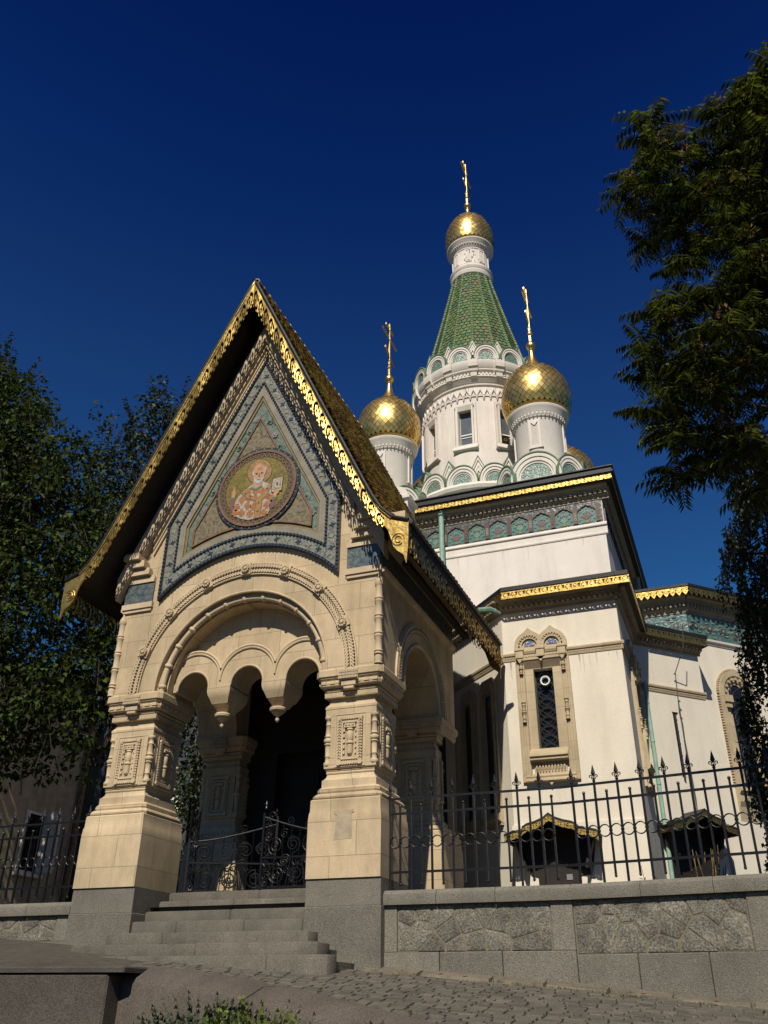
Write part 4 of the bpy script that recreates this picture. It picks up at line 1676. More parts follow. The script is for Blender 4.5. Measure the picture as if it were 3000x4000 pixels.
def barge(fr, sg, name):
    m = MB(fr)
    n = 21
    rw_ = random.Random(5)
    wob = [rw_.uniform(.6, 1.2) for _ in range(40)]

    def warp(a, b):
        # the old gilt sheet is bent: its inner edge stands forward on the right slope
        if sg < 0:
            return .006 * sin(a * 40)
        k = max(0, min(1, (a - .22) / .2)) * max(0, min(1, (1.0 - a) / .1))
        return .075 * k * wob[int(a * 39)] * max(0, b - .30) + .004 * sin(a * 55)

    def mp(a, b):
        s_ = a * 2.40
        uo = s_
        zo = plerp(OUT, uo)
        zi = plerp(INN, min(uo, 2.54))
        if uo > 2.3:
            zi = zi + (uo - 2.3) * .9
        bend = 0
        return (sg * uo, lerp(zo + .02, zi, b))
    m.fret(lambda a, b: scroll((a * n) % 1.0, b), n * 13, 13, mp, 0, .02, warp)
    # solid foot with the hooked tip
    tip = [(2.40, 5.70), (2.52, 5.57), (2.74, 5.52), (2.735, 5.2), (2.708, 4.91), (2.67, 5.04), (2.585, 5.11), (2.53, 5.18), (2.50, 5.29), (2.46, 5.42), (2.40, 5.52)]
    m.prism([(sg * u, z) for u, z in tip], -.001, .021)
    for r_ in (.045, .085):
        m.tube([(sg * (2.60 + r_ * cos(t / 10 * 5.4)), .024, 5.27 + r_ * sin(t / 10 * 5.4)) for t in range(11)], .008, 5)
    # raised beads along the outer edge
    m.tube([(sg * u, .022, plerp(OUT, u) - .0) for u in [2.5 * i / 30 for i in range(31)]], .02, 6)
    return ob(name, m, 'gold', porch)


FBG = Fr((XC, 9.36, 0), 0)
barge(FBG, -1, "bargeboard")
barge(FBG, 1, "bargeboard")
FBB = Fr((XC, 14.10, 0), 180)
barge(FBB, -1, "bargeboard")
barge(FBB, 1, "bargeboard")
for yy in (-9.345, -14.1):
    m = MB(Fr((XC, 0, 0), 0))
    m.tube([(u, yy + .01, plerp(OUT, abs(u)) + .035) for u in [2.74 * i / 36 for i in range(-36, 37)]], .028, 6)
    ob("roof_edge_strip", m, 'gutter', porch)
# eaves boards along both sides
for sg in (-1, 1):
    fr = Fr((XC + sg * 2.725, Y0R if sg > 0 else Y1R, 0), 90 * sg)
    m = MB(fr)
    n = 15
    m.fret(lambda a, b: scroll((a * n) % 1.0, b) if b > .0 else True, n * 14, 10, lambda a, b: (a * (Y1R - Y0R), 5.50 - .40 * b), -.012, .008)
    ob("eaves_board", m, 'gold', porch)
    m = MB(fr)
    m.tube([(0, .03, 5.52), (Y1R - Y0R, .03, 5.52)], .03, 6)
    ob("eaves_gutter", m, 'gutter', porch)
m = MB()
p0 = (XC + 2.76, 13.0, 5.75)
m.tube([(p0[0] - .1, p0[1], p0[2]), (p0[0] + .08, p0[1] + .10, p0[2] + .02), (p0[0] + .22, p0[1] + .22, p0[2] - .03)], [.04, .055, .03], 8)
ob("gutter_spout", m, 'copper', porch, smooth=40)

# ================================================================ IRON GATE
gate = empty("iron_gate", "black wrought iron double gate with scrolls and rosettes between the porch piers", "gate", (XC, 10.96, 1.29))


def spiral(m, cx, cz, r_, turns, a0, dirn=1, t=.010, v=0.0):
    n = int(16 * turns)
    pts = []
    for i in range(n + 1):
        f = i / n
        a = a0 + dirn * 2 * PI * turns * f
        rr_ = r_ * (1 - .85 * f)
        pts.append((cx + rr_ * cos(a), v, cz + rr_ * sin(a)))
    m.tube(pts, t, 5)


def leaf(hinge, ang, w_, sgn):
    fr = Fr((hinge[0], hinge[1], 1.30), ang)
    m = MB(fr)
    z1, z2 = .74, .90

    def topz(u):
        t = u / w_ if sgn > 0 else 1 - u / w_
        return .68 + .26 * t ** 1.5
    m.box(0, .03, -.015, .015, 0, topz(0) + .05)
    m.box(w_ - .03, w_, -.015, .015, 0, topz(w_) + .10)
    m.box(0, w_, -.013, .013, .03, .06)
    m.tube([(w_ * i / 14, 0, topz(w_ * i / 14)) for i in range(15)], .014, 6)
    m.box(0, w_, -.01, .01, .40, .42)
    L = ob("gate_leaf", m, 'iron', gate)
    m = MB(fr)
    q = w_ / 4
    for cx_, cz_, r_, a0, d in ((q * .9, .20, .13, PI / 2, 1), (q * 1.95, .20, .13, PI / 2, -1), (q * 3.1, .20, .13, PI / 2, 1), (q * .75, .56, .12, -PI / 2, -1), (q * 1.7, .57, .11, -PI / 2, 1), (q * 2.6, .58, .12, -PI / 2, -1), (q * 3.35, .60, .11, -PI / 2, 1),
                               (q * 1.3, .37, .08, 0, 1), (q * 2.5, .38, .08, PI, -1), (q * 3.5, .38, .07, 0, 1)):
        spiral(m, cx_, cz_, r_, 2.1, a0, d)
        m.tube([(cx_, 0, .05), (cx_ + .03 * d, 0, .07), (cx_ + r_ * cos(a0), 0, cz_ + r_ * sin(a0))], .009, 5)
    rg = random.Random(int(w_ * 100))
    for k in range(26):
        u = rg.uniform(.07, w_ - .07)
        z = rg.uniform(.08, topz(u) - .06)
        spiral(m, u, z, rg.uniform(.04, .075), 1.6, rg.uniform(0, 6.28), rg.choice((-1, 1)), .007)
    for k in range(9):
        u = w_ * (k + .5) / 9
        m.tube([(u, 0, .05), (u + .01, 0, topz(u))], .006, 4)
    for k in range(4):
        u = w_ * (k + .5) / 4
        spiral(m, u, topz(u) + .06, .06, 1.4, -PI / 2, 1 if k % 2 else -1, .008)
    for k in range(5):
        u = w_ * (k + .3) / 5
        for sg in (-1, 1):
            m.tube([(u, 0, .30), (u + sg * .04, 0, .34), (u + sg * .07, 0, .31)], [.012, .016, .004], 5)
    u = w_ - .03 if sgn > 0 else .03
    m.lathe([(.01, 0), (.02, .02), (.012, .05), (.024, .07), (.002, .12)], u, 0, 8, topz(u) + .1)
    ob("scrollwork", m, 'iron', L)
    for cx_, cz_ in ((.09, .10), (w_ - .12, .10), (.11, .66), (w_ - .12, topz(w_ - .12) - .1)):
        m = MB(fr)
        for k in range(10):
            b = 2 * PI * k / 10
            m.obox((cx_ + .032 * cos(b), .022, cz_ + .032 * sin(b)), (.018 * cos(b), .004, .018 * sin(b)), (0, .006, 0), (-.008 * sin(b), 0, .008 * cos(b)))
        m.lathe([(.022, .01), (.022, .03), (.014, .04), (.003, .045)], cx_, 0, 10, cz_, axis='v')
        ob("rosette", m, 'iron', L, smooth=40)


leaf((XC - 1.14, 11.0), 22, 1.24, 1)
leaf((XC + .06, 10.93), 0, 1.10, -1)
m = MB(Fr((XC - 1.14, 11.02, 1.3), 80))
for k in range(7):
    z = .02 + .15 * k
    m.tube([(0, 0, z), (.16, 0, z + .15)], .008, 5)
    m.tube([(.16, 0, z), (0, 0, z + .15)], .008, 5)
m.box(-.012, .012, -.012, .012, 0, 1.12)
m.box(.15, .17, -.012, .012, 0, 1.12)
ob("lattice_post", m, 'iron', gate)

# ================================================================ CHURCH
church = empty("orthodox_church", "white church with gilt onion domes, green tiled tent spire and tiled friezes behind the porch", "church", (XC, 22.0, 1.1))
CY = 24.75          # tower centre
CX = -6.07
ZG = 1.1

# ---- lower walls -----------------------------------------------------------
BK = .898            # size of the corner block drawing
class Plan:
    def __call__(s, p):
        return (BK * p[0], BK * p[1], BK * p[2])
BX0, BX1, BY = -3.70, -1.43, 16.0
CH0 = (BX1, 18.52)                       # chamfer start (right)
CH1 = (-.16, 19.79)
AP0 = (-.51, 20.14)
FBK = Fr((-2.95, BY, 0), 0, BK)             # front of corner block
FCH = Fr((CH0[0], CH0[1], 0), 45, BK)       # right chamfer
FAP = Fr((-.25, 20.40, 0), 45, BK)          # apse right facet
FAF = Fr((-.25, 20.40, 0), 0, BK)           # apse front facet (u negative to the left)
FBR = Fr((BX1, BY, 0), 90, BK)              # right side of block
FLC = Fr((BX0, BY, 0), -45, BK)             # left chamfer: u to the right ends at 0

m = MB(FBK)
# front wall with the window opening
ul, ur = BX0 + 2.95, BX1 + 2.945
wu, w0, w1 = .186, 4.155, 5.68
m.box(ul, -wu, -.5, 0, ZG, 7.05)
m.box(wu, ur, -.5, 0, ZG, 7.05)
m.box(-wu, wu, -.5, 0, ZG, w0)
m.box(-wu, wu, -.5, 0, w1, 7.05)
ob("block_wall", m, 'plaster', church)
m = MB(Plan())
m.vprism([(BX1, BY + .002), (BX1, CH0[1]), (CH0[0] - .3, CH0[1]), (BX1 - .3, BY + .502), (BX1 - .3, BY + .3)], ZG, 7.05)
ob("block_wall", m, 'plaster', church)
m = MB(Plan())
m.vprism([(BX1 - .3, CH0[1] - .002), (BX1, CH0[1]), CH1, (CH1[0] - .36, CH1[1] + .36), (-2.2, 20.4)], ZG, 7.05)
ob("chamfer_wall", m, 'plaster', church)
m = MB(Plan())
m.vprism([(-1.86, 20.40), (-.25, 20.40), (3.0, 23.65), (3.0, 27), (-1.8, 27)], ZG, 8.3)
ob("apse_wall", m, 'plaster', church)
m = MB(Plan())
m.vprism([(BX0, BY + .001), (BX0 + .4, BY + .4), (-4.6, 18.6), (-6.2, 18.6), (-6.2, 18.5)], ZG, 7.0)
ob("chamfer_wall", m, 'plaster', church)
# plinths
m = MB(Plan())
m.box(BX0 - .03, BX1 + .03, BY - .035, BY + .3, ZG, 2.83)
m.box(BX1 - .1, BX1 + .035, BY, 18.5, ZG, 2.83)
ob("plinth", m, 'plaster', church)
# matching western corner and link to the porch (behind the porch in the photo)
m = MB()
m.vprism([(-9.2, 18.4), (-6.7, 18.4), (-6.7, 20.5), (-9.2, 20.5)], ZG, 7.05)
m.box(-6.9, -5.2, 13.35, 18, ZG, 5.2)
m.box(-6.7, -5.4, 17.9, 20.6, ZG, 7.0)
ob("west_wall", m, 'plaster', church)
# cube
m = MB()
m.box(CX - 4.22, CX + 4.22, CY - 4.22, CY + 4.22, ZG, 12.1)
ob("nave_wall", m, 'plaster2', church)


# ---- gilt fascias ------------------------------------------------------------
def lam_scallop(p, q):
    lim = .62 + .30 * math.sqrt(max(0, 1 - (2 * p - 1) ** 2))
    if q > lim:
        return False
    if q < .16:
        return True
    x, y = (p - .5), (q - .48) * .9
    d = math.hypot(x, y)
    if d < .07:
        return False
    if .16 < d < .25 and abs(math.atan2(y, x)) > .9 and abs(math.atan2(y, x)) < 2.6:
        return False
    if abs(p - .5) > .40 and .3 < q < .5:
        return False
    return True


def lam_point(p, q):
    lim = .58 + .42 * (1 - abs(2 * p - 1))
    if q > lim:
        return False
    if q < .14:
        return True
    x, y = p - .5, q - .66
    if abs(x) + abs(y) < .09:
        return False
    if abs(p - .5) > .38 and .28 < q < .46:
        return False
    x, y = abs(p - .5) - .22, q - .36
    if .06 < math.hypot(x, y) < .12 and x > -.05:
        return False
    return True


def lam_flat(p, q):
    if q < .15 or q > .86:
        return True
    x, y = (p - .5) * 1.1, (q - .5) * .8
    d = math.hypot(x, y)
    if .14 < d < .24 and not (-.7 < math.atan2(y, x) < .9):
        return False
    if d < .05 or (abs(p - .5) > .42 and .3 < q < .7):
        return False
    if abs(x) > .28 and .18 < q < .30:
        return False
    return True


def fascia(fr, u0, u1, zt, h, per, fn, name="gilt_fascia", parent=None, slope=0.0, cells=10, rows=9, backing=True):
    n = max(1, int(round((u1 - u0) / per)))
    m = MB(fr)
    m.fret(lambda a, b: fn((a * n) % 1.0, b), n * cells, rows, lambda a, b: (u0 + (u1 - u0) * a, zt + slope * (u0 + (u1 - u0) * a - u0) - h * b), 0, .012)
    f = ob(name, m, 'gold', parent or church)
    if backing:
        m = MB(fr)
        m.box(u0, u1, -.03, -.012, zt - h * .58, zt)
        ob("backing_board", m, 'gutter', f)
    return f


# block cornice
GB, GT = 7.075, 7.24
gx1 = -1.11
gy = 15.67
fascia(Fr((0, gy, 0), 0, BK), -3.60, gx1, GT, GT - GB, .155, lam_flat)
fascia(Fr((gx1, gy, 0), 90, BK), 0, 2.95, GT, GT - GB, .155, lam_flat)
fascia(Fr((-3.60, gy, 0), -45, BK), -3.4, 0, GT, GT - GB, .155, lam_flat)
fascia(Fr((-1.11, 18.52, 0), 45, BK), .03, 1.70, GT, GT - GB, .155, lam_flat)
fascia(Fr((.092, 19.722, 0), 135, BK), 0.0, .5, GT, GT - GB, .155, lam_flat)
m = MB(Plan())
PLAN = [(-6.0, 18.07), (-3.60, gy), (gx1, gy), (gx1, 18.52), (.09, 19.72), (-.26, 20.1), (-2.0, 20.6), (-5.0, 20.6)]
m.vprism([(x, y - .03) if y < 16 else (x + .03, y) for x, y in PLAN], GT, 7.325)
ob("dark_gutter", m, 'gutter', church)
m = MB(Plan())
# sheet roof rising to the cube
ridge = 8.15
m.add([(p[0], p[1], 7.33) for p in PLAN[:6]] + [(-1.86, 20.53 / BK, ridge), (-4.9, 20.53 / BK, ridge)],
      [(0, 1, 7), (1, 2, 6, 7), (2, 3, 6), (3, 4, 6), (4, 5, 6)])
ob("block_roof", m, 'slate', church)
m = MB(Plan())
m.vprism([(x * 1.0, y) for x, y in [(-5.98, 18.1), (-3.58, gy + .02), (gx1 - .02, gy + .02), (gx1 - .02, 18.53), (.07, 19.71), (-.28, 20.09), (-2.0, 20.5), (-5.0, 20.5)]], 7.15, 7.2)
ob("soffit_board", m, 'soffit', church)


def cornice(fr, u0, u1, zt, proj, h, name="cornice", dent=.10, ends=True, par=None):
    """stepped plaster cornice under a soffit with brackets"""
    m = MB(fr)
    e = proj if ends else 0
    m.extr([(0, zt - h), (.03, zt - h), (.035, zt - h * .8), (.07, zt - h * .72), (.075, zt - h * .5), (.13, zt - h * .42), (.14, zt - h * .25), (proj * .62, zt - h * .15), (proj * .62, zt), (0, zt)], u0, u1)
    n = int((u1 - u0) / dent)
    for k in range(n):
        u = u0 + (u1 - u0) * (k + .5) / n
        m.box(u - dent * .28, u + dent * .28, .0, .14, zt - h * .68, zt - h * .46)
    return ob(name, m, 'cornice', par or church)


cornice(FBK, ul - .02, ur + .1, 7.15, .33, .26)
cornice(FBR, -.1, 2.55, 7.15, .33, .26)
cornice(FCH, -.05, 1.85, 7.15, .33, .26)
cornice(FLC, -3.4, .05, 7.15, .33, .26)

# string courses
for fr, a, b in ((FBK, ul, ur + .04), (FBR, -.04, 2.52), (FCH, 0.0, 1.82), (FLC, -3.4, 0)):
    m = MB(fr)
    m.extr([(0, 5.885), (.015, 5.89), (.022, 5.925), (.022, 5.975), (.05, 5.985), (.06, 6.02), (.05, 6.045), (0, 6.06)], a, b)
    n = int((b - a) / .045)
    for k in range(n):
        u = a + (b - a) * (k + .5) / n
        m.obox((u, .026, 5.95), (.009, 0, .012), (0, .006, 0), (-.012, 0, .009))
    ob("string_course", m, 'sandw', church)


# ---- block window --------------------------------------------------------------
def big_window(fr, cu, zoff=0.0, grille=True, name="window"):
    z = zoff
    m = MB(fr)
    # inner splayed frame
    m.ring([(cu - .345, z + 4.02), (cu + .345, z + 4.02), (cu + .345, z + 5.86), (cu - .345, z + 5.86)], [(cu - .186, z + 4.155), (cu + .186, z + 4.155), (cu + .186, z + 5.68), (cu - .186, z + 5.68)], -.005, .015)
    m.ring([(cu - .52, z + 3.56), (cu + .52, z + 3.56), (cu + .52, z + 5.90), (cu - .52, z + 5.90)], [(cu - .345, z + 3.70), (cu + .345, z + 3.70), (cu + .345, z + 5.84), (cu - .345, z + 5.84)], 0, .05)
    for sg in (-1, 1):
        for uu, ww, vv in ((.36, .02, .075), (.41, .014, .065), (.455, .02, .07), (.50, .014, .06)):
            a, b = sorted((cu + sg * (uu - ww / 2), cu + sg * (uu + ww / 2)))
            m.box(a, b, .04, vv, z + 3.68, z + 5.88)
    root = ob(name, m, 'sandw', church)
    m = MB(fr)
    m.box(cu - .19, cu + .19, -.2, -.16, z + 4.14, z + 5.70)
    ob("pane", m, 'glass', root)
    m = MB(fr)
    # reveals
    for sg in (-1, 1):
        a, b = sorted((cu + sg * .184, cu + sg * .19))
        m.box(a, b, -.19, .004, z + 4.15, z + 5.69)
    ob("reveal", m, 'sandw', root)
    # hood over the window: sloping underside
    m = MB(fr)
    m.extr([(.0, z + 5.69), (.015, z + 5.69), (.11, z + 5.82), (.13, z + 5.84), (.13, z + 5.885), (0, z + 5.885)], cu - .36, cu + .36)
    m.extr([(0, z + 5.885), (.085, z + 5.89), (.085, z + 5.965), (.10, z + 5.975), (.12, z + 6.02), (.12, z + 6.05), (0, z + 6.07)], cu - .50, cu + .50)
    for k in range(16):
        u = cu - .47 + .94 * (k + .5) / 16
        m.obox((u, .09, z + 5.93), (.012, 0, .016), (0, .008, 0), (-.016, 0, .012))
    for uu in (-.41, 0, .41):
        m.box(cu + uu - .075, cu + uu + .075, .0, .145, z + 5.89, z + 6.09)
        m.box(cu + uu - .09, cu + uu + .09, .0, .16, z + 6.04, z + 6.075)
        m.prism([(cu + uu - .06, z + 5.89), (cu + uu + .06, z + 5.89), (cu + uu + .025, z + 5.82), (cu + uu, z + 5.79), (cu + uu - .025, z + 5.82)], .0, .13)
    ob("lintel", m, 'sandw', root)
    # double ogee head
    m = MB(fr)
    for sg in (-1, 1):
        c = cu + sg * .22
        cz = z + 6.15
        for r0, r1, v in ((.215, .29, .075), (.15, .185, .06)):
            out, inn = [], []
            for i in range(21):
                a = PI * i / 20
                tip = .075 * max(0, 1 - abs(a - PI / 2) / .42) ** 1.6 if r1 > .25 else 0
                out.append((c + r1 * cos(a), cz + r1 * sin(a) * 1.02 + tip))
                inn.append((c + r0 * cos(a), cz + r0 * sin(a)))
            m.ring([(c + r1, z + 6.06)] + out + [(c - r1, z + 6.06)], [(c + r0, z + 6.06)] + inn + [(c - r0, z + 6.06)], .003 * sg, v + .003 * sg, closed=False)
        m.arcband(c, cz, .185, .22, 0, .045)
        for k in range(11):
            a = PI * (k + .5) / 11
            m.obox((c + .20 * cos(a), .06, cz + .20 * sin(a)), (.014, 0, 0), (0, .016, 0), (0, 0, .014))
    ob("ogee_head", m, 'sandw', root, smooth=30)
    m = MB(fr)
    for sg in (-1, 1):
        c = cu + sg * .22
        m.prism([(c - .15, z + 6.07), (c + .15, z + 6.07)] + [(c + .15 * cos(PI * i / 16), z + 6.15 + .15 * sin(PI * i / 16)) for i in range(17)], 0, .02)
    ob("stone_lunette", m, 'sandw', root)
    m = MB(fr)
    for sg in (-1, 1):
        c = cu + sg * .22
        m.prism([(c + .105 * cos(PI * i / 16), z + 6.15 + .115 * sin(PI * i / 16)) for i in range(17)], .015, .03)
    ob("lunette_glass", m, 'blueglass', root)
    # balusters
    m = MB(fr)
    for sg in (-1, 1):
        for z0, z1 in ((5.58, 5.80), (4.64, 5.04)):
            baluster(m, cu + sg * .405, .075, z + z0, z + z1, .045, 10)
    ob("baluster", m, 'sandw', root, smooth=50)
    # sill with pegs
    m = MB(fr)
    m.extr([(0, z + 4.155), (.02, z + 4.15), (.15, z + 4.02), (.16, z + 3.99), (.13, z + 3.97), (.13, z + 3.93), (.09, z + 3.90), (0, z + 3.90)], cu - .35, cu + .35)
    m.box(cu - .30, cu + .30, 0, .02, z + 3.70, z + 3.9)
    for k in range(10):
        u = cu - .28 + .56 * (k + .5) / 10
        m.lathe([(.022, z + 3.90), (.02, z + 3.86), (.012, z + 3.84), (.022, z + 3.82), (.02, z + 3.78), (.01, z + 3.755), (.012, z + 3.74), (.001, z + 3.72)], u, .035, 8)
    m.extr([(.0, z + 3.70), (.06, z + 3.69), (.075, z + 3.65), (.06, z + 3.62), (.10, z + 3.60), (.11, z + 3.56), (0, z + 3.54)], cu - .46, cu + .46)
    m.prism([(cu - .04, z + 3.56), (cu + .04, z + 3.56), (cu + .03, z + 3.52), (cu, z + 3.48), (cu - .03, z + 3.52)], 0, .08)
    ob("sill", m, 'sandw', root, smooth=25)
    if grille:
        m = MB(fr)
        cell = .186
        for k in range(9):
            zc = z + 4.16 + cell * (k + .5) * .93
            m.tube([(cu + .165 * cos(2 * PI * i / 20), -.12, zc + .165 * sin(2 * PI * i / 20)) for i in range(20)], .008, 4, closed=True)
            for sg in (-1, 1):
                m.tube([(cu - sg * .18, -.118, zc - .085), (cu + sg * .18, -.118, zc + .085 + .09)], .008, 4)
        for sg in (-1, 1):
            m.box(cu + sg * .176 - .006, cu + sg * .176 + .006, -.125, -.11, z + 4.15, z + 5.68)
        ob("grille", m, 'lead', root)
    return root


wn = big_window(FBK, 0.0)
m = MB(FBK)
m.lathe([(.055, -.10), (.092, -.10), (.095, -.02), (.088, -.015), (.068, -.02), (.066, -.09)], .02, 0, 24, 5.445, axis='v')
m.mi = 1
m.disc(.02, 5.445, .066, -.10, -.085, 20)
m.mi = 2
m.disc(.005, 5.56, .004, -.09, -.06, 6)
ob("vent_ring", m, ['white', 'iron', 'iron'], wn, smooth=30)
m = MB(FBK)
m.box(-.10, .09, -.115, -.10, 5.535, 5.55)
ob("vent_strap", m, 'iron', wn)
big_window(FBR, 1.45, 0.0, grille=False)

# windows in the shaded left chamfer
for cu in (-.62, -1.45):
    m = MB(FLC)
    m.ring([(cu - .29, 2.9), (cu + .29, 2.9), (cu + .29, 5.55), (cu + .20, 5.72), (cu - .20, 5.72), (cu - .29, 5.55)], [(cu - .15, 3.15), (cu + .15, 3.15), (cu + .15, 5.35), (cu + .10, 5.42), (cu - .10, 5.42), (cu - .15, 5.35)], 0, .06)
    m.ring([(cu - .24, 2.95), (cu + .24, 2.95), (cu + .24, 5.5), (cu + .16, 5.62), (cu - .16, 5.62), (cu - .24, 5.5)], [(cu - .19, 3.1), (cu + .19, 3.1), (cu + .19, 5.42), (cu + .13, 5.52), (cu - .13, 5.52), (cu - .19, 5.42)], .05, .09)
    m.extr([(0, 3.15), (.14, 3.08), (.14, 3.0), (0, 2.92)], cu - .3, cu + .3)
    q = ob("window", m, 'sandw', church)
    m = MB(FLC)
    m.box(cu - .15, cu + .15, -.02, .012, 3.12, 5.40)
    ob("pane", m, 'glass', q)
m = MB(FLC)
m.tube([(-2.12, .07, 6.9), (-2.12, .07, 1.2)], .035, 8)
ob("downpipe", m, 'pipe', church, smooth=50)

# slit window on the right chamfer
m = MB(FCH)
m.box(.80, .965, -.01, .003, 4.15, 5.50)
sw = ob("slit_window", m, 'plaster2', church)
m = MB(FCH)
m.box(.82, .90, .001, .006, 4.15, 5.44)
ob("pane", m, 'glass', sw)
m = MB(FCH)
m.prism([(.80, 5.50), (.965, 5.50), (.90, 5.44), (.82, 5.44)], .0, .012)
ob("painted_head_shade", m, 'iron', sw)  # black piece stands in for the shade below the slit's head
m = MB(FCH)
m.tube([(.845, .04, 5.44), (.845, .04, 4.1)], .022, 6)
for k in range(5):
    m.tube([(.845, .04, 4.3 + .25 * k), (.845, .04, 4.33 + .25 * k)], .03, 6)
ob("service_pipe", m, 'gutter', church)
# copper downpipe in the inner corner
m = MB(FCH)
m.tube([(.10, .09, 6.0), (.10, .09, 1.15)], .042, 10)
for z in (5.55, 4.75, 3.9, 3.0, 2.1):
    m.tube([(.10, .09, z), (.10, .09, z + .04)], .05, 10)
ob("downpipe", m, 'pipe', church, smooth=50)

# arched window on the apse
m = MB(FAP)
cu, cz = 1.075, 6.30
for r0, r1, v in ((.42, .54, .09), (.30, .42, .05), (.235, .30, .025)):
    A = [PI * i / 24 for i in range(25)]
    m.ring([(cu + r1, 4.2)] + [(cu + r1 * cos(a), cz + r1 * sin(a) * 1.12) for a in A] + [(cu - r1, 4.2)], [(cu + r0, 4.2)] + [(cu + r0 * cos(a), cz + r0 * sin(a) * 1.12) for a in A] + [(cu - r0, 4.2)], 0, v, closed=False)
for k in range(34):
    a = PI * (k + .5) / 34
    m.obox((cu + .565 * cos(a), .03, cz + .565 * sin(a) * 1.12), (.018, 0, 0), (0, .03, 0), (0, 0, .018))
    for sg in (-1, 1):
        m.box(cu + sg * .565 - .02, cu + sg * .565 + .02, 0, .05, 4.25 + .06 * k, 4.28 + .06 * k)
for k in range(9):
    a = PI * (k + .5) / 9
    m.obox((cu + .36 * cos(a), .06, cz + .36 * sin(a) * 1.12), (.03, 0, 0), (0, .04, 0), (0, 0, .03))
for sg in (-1, 1):
    m.box(cu + sg * .36 - .11, cu + sg * .36 + .11, 0, .15, 6.10, 6.26)
    m.box(cu + sg * .36 - .08, cu + sg * .36 + .08, 0, .12, 5.98, 6.10)
    baluster(m, cu + sg * .38, .08, 4.25, 5.0, .06)
m.extr([(0, 4.25), (.16, 4.2), (.17, 4.12), (.1, 4.05), (.1, 3.9), (.05, 3.8), (0, 3.5)], cu - .55, cu + .55)
aw = ob("arched_window", m, 'sandw', church)
m = MB(FAP)
m.prism([(cu - .24, 4.2), (cu + .24, 4.2)] + [(cu + .24 * cos(PI * i / 16), cz + .27 * sin(PI * i / 16)) for i in range(17)], 0, .012)
ob("pane", m, 'glass', aw)
m = MB(FAP)
for k in range(11):
    zc = 4.3 + .21 * k
    m.tube([(cu + .17 * cos(2 * PI * i / 16), .03, zc + .17 * sin(2 * PI * i / 16)) for i in range(16)], .006, 4, closed=True)
    for sg in (-1, 1):
        m.tube([(cu - sg * .2, .03, zc - .1), (cu + sg * .2, .03, zc + .18)], .006, 4)
ob("grille", m, 'lead', aw)

# apse upper part: ledge, teal frieze, cornice, pointed fascia
for fr, a, b in ((FAP, 0, 4.2), (FAF, -1.6, 0)):
    m = MB(fr)
    m.extr([(0, 7.48), (.02, 7.48), (.03, 7.52), (.07, 7.55), (.08, 7.60), (.0, 7.64)], a, b + (.03 if fr is FAF else 0))
    ob("apse_ledge", m, 'plaster2', church)
    m = MB(fr)
    m.box(a, b, 0, .02, 7.64, 8.18)
    fz = ob("tile_frieze", m, 'teal', church)
    m = MB(fr)
    sl2 = ['cream', 'blue', 'brownred', 'palegreen']
    rnd = random.Random(4)
    n = int((b - a) / .42)
    for k in range(n):
        u = a + (b - a) * (k + .5) / n
        m.mi = 0
        for j in range(5):
            t = j / 4
            m.obox((u - .17 + .34 * t, .026, 7.9 + .12 * sin(t * 6.28)), (.05, 0, .03 * cos(t * 6.28)), (0, .008, 0), (-.01, 0, .014))
        m.mi = 1 + k % 2
        m.disc(u, 7.90, .07, .02, .034, 12)
        m.mi = 0
        m.disc(u, 7.90, .035, .03, .04, 10)
        for j in range(6):
            m.mi = 1 + rnd.randrange(3)
            uu, zz = u + rnd.uniform(-.18, .18), 7.9 + rnd.uniform(-.22, .22)
            m.obox((uu, .026, zz), (.05, 0, rnd.uniform(-.03, .03)), (0, .007, 0), (0, 0, .02))
    ob("scroll_relief", m, sl2, fz)
cornice(FAP, -.05, 4.2, 8.62, .36, .42)
cornice(FAF, -1.6, .05, 8.62, .36, .42)
fascia(Fr((-.10, 20.05, 0), 45, BK), 0, 4.5, 8.74, .22, .15, lam_point, rows=10)
fascia(Fr((-.10, 20.05, 0), 0, BK), -1.45, 0, 8.74, .22, .15, lam_point, rows=10)
m = MB(Plan())
m.vprism([(-1.75, 20.02), (-.09, 20.02), (3.3, 23.4), (3.3, 27), (-1.75, 27)], 8.735, 8.80)
m.vprism([(-1.75, 20.08), (-.11, 20.08), (3.2, 23.4), (3.2, 27), (-1.75, 27)], 8.63, 8.67)
ob("dark_gutter", m, 'gutter', church)
m = MB(Plan())
m.add([(-1.8, 20.05, 8.8), (-.1, 20.05, 8.8), (3.3, 23.45, 8.8), (3.3, 27, 8.8), (-1.8, 27, 8.8), (-1.7, 24.6, 9.7)], [(0, 1, 5), (1, 2, 5), (2, 3, 5), (3, 4, 5)])
ob("apse_roof", m, 'gutter', church)

# ---- little canopies over the basement doors


